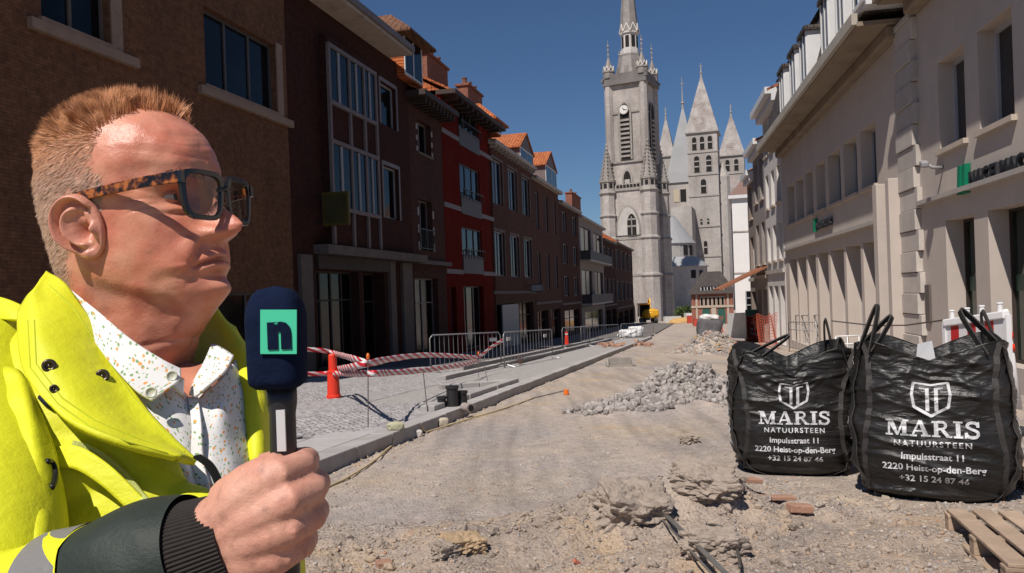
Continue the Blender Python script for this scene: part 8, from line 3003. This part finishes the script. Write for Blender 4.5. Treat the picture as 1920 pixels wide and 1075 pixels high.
# shirt
sg = surf_grid([
    [(120, 560, .835), (190, 620, .80), (260, 672, .785), (320, 715, .785), (352, 742, .79)],
    [(160, 650, .80), (220, 700, .768), (280, 742, .757), (330, 775, .757), (362, 795, .765)],
    [(210, 740, .775), (265, 785, .750), (310, 820, .742), (345, 850, .745), (366, 862, .753)],
    [(260, 830, .76), (310, 865, .738), (345, 890, .730), (368, 910, .735), (380, 925, .742)],
    [(300, 940, .75), (340, 960, .728), (365, 985, .720), (385, 1010, .725), (395, 1030, .735)]], 8, 8)
sh = sheet('shirt', sg, SHIRT, man, .002, lambda p, u, v: .0018 * mnoise.noise(p * 30))
sg2 = surf_grid([
    [(360, 752, .788), (385, 735, .80), (410, 715, .82), (430, 690, .86), (445, 670, .91)],
    [(366, 796, .762), (392, 780, .775), (418, 762, .79), (440, 740, .83), (460, 720, .88)],
    [(368, 860, .750), (398, 842, .758), (428, 825, .775), (452, 805, .81), (472, 790, .85)],
    [(382, 925, .738), (410, 910, .745), (438, 895, .76), (464, 880, .79), (486, 870, .83)],
    [(396, 1030, .73), (424, 1010, .735), (452, 1000, .75), (478, 990, .78), (496, 985, .82)]], 8, 8)
sheet('far_front', sg2, SHIRT, sh, .002, lambda p, u, v: .0020 * mnoise.noise(Vector((p.x * 60, p.y * 30, p.z * 18))))
# placket
pl = surf_grid([[(352, 745, .785), (372, 748, .783)], [(360, 796, .758), (378, 798, .757)], [(360, 862, .744), (382, 864, .743)], [(372, 925, .732), (396, 926, .732)], [(388, 1030, .726), (412, 1030, .726)]], 8, 8)
sheet('placket', pl, SHIRT, sh, .003)
# collar leaves
cn = surf_grid([
    [(128, 540, .815), (185, 585, .785), (245, 637, .770), (305, 676, .765), (338, 694, .772)],
    [(128, 556, .806), (178, 615, .775), (232, 668, .757), (290, 708, .752), (334, 716, .758)],
    [(132, 578, .800), (176, 640, .765), (218, 695, .745), (254, 732, .736), (284, 752, .737)]], 10, 10)
cl = sheet('collar', cn, SHIRT, sh, .003, lambda p, u, v: .0012 * mnoise.noise(p * 28))
cfr = surf_grid([
    [(356, 742, .781), (366, 712, .79), (382, 682, .815), (398, 645, .87)],
    [(366, 744, .773), (384, 718, .778), (404, 690, .80), (418, 655, .85)],
    [(374, 738, .770), (400, 716, .772), (424, 694, .787), (438, 668, .83)]], 8, 8)
sheet('collar', cfr, SHIRT, sh, .003)
# collar stand at the neck with a button
cs = surf_grid([[(300, 684, .775), (322, 698, .772), (345, 712, .776)], [(306, 712, .765), (324, 726, .762), (342, 742, .768)]], 8, 8)
sheet('collar_stand', cs, SHIRT, sh, .003)
for (px, py, y_) in ((322, 705, .757), (283, 736, .731)):
    c = at(px, py, y_); nrm = (Vector((0, 0, HC)) - c).normalized()
    x = nrm.cross(Vector((0, 0, 1))).normalized(); y = x.cross(nrm)
    mb = MB(); vs_, fs = [], []
    for (rr_, h_) in ((.0055, -.001), (.0055, .0016), (.0042, .0022), (.0038, .0012), (.0004, .0012)):
        for j in range(18):
            a = 2 * math.pi * j / 18
            vs_.append(c + x * (math.cos(a) * rr_) + y * (math.sin(a) * rr_) + nrm * h_)
    for i in range(4):
        for j in range(18):
            fs.append((i * 18 + j, i * 18 + (j + 1) % 18, (i + 1) * 18 + (j + 1) % 18, (i + 1) * 18 + j))
    mb.raw(vs_, fs); mb.build('button', mat('button_pearl', (.62, .62, .52), .3, .1), cl, smooth=True)
# legs down to the street
mb = MB()
TRO = fabric('dark_trousers', (.03, .033, .04), .8)
for sy in (-1, 1):
    mb = MB(); mb.tube([Vector((-.44, .93 + sy * .09, .80)), Vector((-.43, .93 + sy * .10, .45)), Vector((-.45, .93 + sy * .11, .07 + gz(.9)))], [.105, .078, .06], 20); mb.build('trouser_leg', TRO, man, smooth=True)
    me_ = rock_mesh(3, 'shoe', mat('shoe_black', (.02, .02, .02), .5, .2), (.14, .05, .05), .05, 3, False, .5); o = bpy.data.objects.new('shoe', me_); COL.objects.link(o); o.location = (-.41, .93 + sy * .11, gz(.9) + .05); put_under(o, man); o.matrix_parent_inverse = wmat(man).inverted()

# ---- microphone
def microphone():
    NAVY = fabric('foam_navy', (.006, .012, .035), .95, 1400, bumpd=.0012, spec=.1)
    DK = mat('mic_dark', (.022, .023, .028), .35, .1, 30)
    GRN = mat('logo_green', (.06, .56, .33), .6, .05)
    Ym = .545
    k = Ym / FPX
    c = at(MICX, 632, Ym)
    r = thing('microphone', 'blue foam microphone with green letter plate in the man\'s fist', 'microphone', at(MICX, 940, Ym))
    hw = 54 * k
    # foam head: rounded square section
    NT_ = 56
    prof = []
    for i in range(25):
        t = i / 24
        zz = (96 - 191 * t) * k
        if t < .38:
            s = math.sqrt(max(0, 1 - ((.38 - t) / .38) ** 2.2))
            s = .55 * s + .45 * s ** .5 if s > 0 else 0
        elif t > .93:
            s = 1 - .25 * ((t - .93) / .07) ** 2
        else:
            s = 1
        prof.append((zz, max(.02, s) * (.93 + .07 * (1 - t))))
    rows2 = []
    for zz, s in prof:
        row = []
        for j in range(NT_ + 1):
            a = 2 * math.pi * j / NT_
            e = 3.2
            q = (abs(math.cos(a)) ** e + abs(math.sin(a)) ** e) ** (-1 / e)
            row.append(c + Vector((math.cos(a) * q * hw * s, math.sin(a) * q * hw * s, zz)))
        rows2.append(row)
    mb = MB(); mb.grid(rows2); mb.face(rows2[0][:-1]); mb.face(rows2[-1][:-1][::-1])
    hd = mb.build('foam_head', NAVY, r, smooth=True)
    # printed plate on the front
    def ff(px0, py0, px1, py1, yoff, m, name, rad_=0.0):
        y0 = c.y - hw - yoff
        p = [at(px0, py1, y0), at(px1, py1, y0), at(px1, py0, y0), at(px0, py0, y0)]
        mb = MB(); mb.prism([Vector((q.x, y0, q.z)) for q in p], (0, .0012, 0)); return mb.build(name, m, hd)
    ff(488, 581, 556, 664, .0010, GRN, 'logo_plate')
    tm = text_mesh('n', 84 * k, 0, .0022, 1.0, 'LEFT')
    tm.materials.append(NAVY)
    o = bpy.data.objects.new('logo_letter', tm); COL.objects.link(o)
    b0 = at(504, 650, c.y - hw)
    tm.transform(Matrix.Translation(Vector((b0.x, c.y - hw - .0018, b0.z))) @ Matrix.Rotation(rad(90), 4, 'X'))
    put_under(o, hd)
    # handle
    zt0 = at(MICX, 724, Ym).z - .0; zb0 = at(MICX, 1080, Ym).z
    mb = MB(); mb.lathe((c.x + .002, c.y, 0), [(.0085, zb0), (.0092, zb0 + .02), (.0092, zt0 - .02), (.0105, zt0 - .012), (.0105, zt0)], 24); hn = mb.build('handle', DK, r, smooth=True)
    mb = MB(); q = at(MICX + 16, 803, Ym)
    mb.box((q.x, c.y - .0095, q.z), (16 * k, .002, 76 * k)); mb.build('handle_label', mat('label_white', (.6, .6, .6), .5, .05), hn)
microphone()
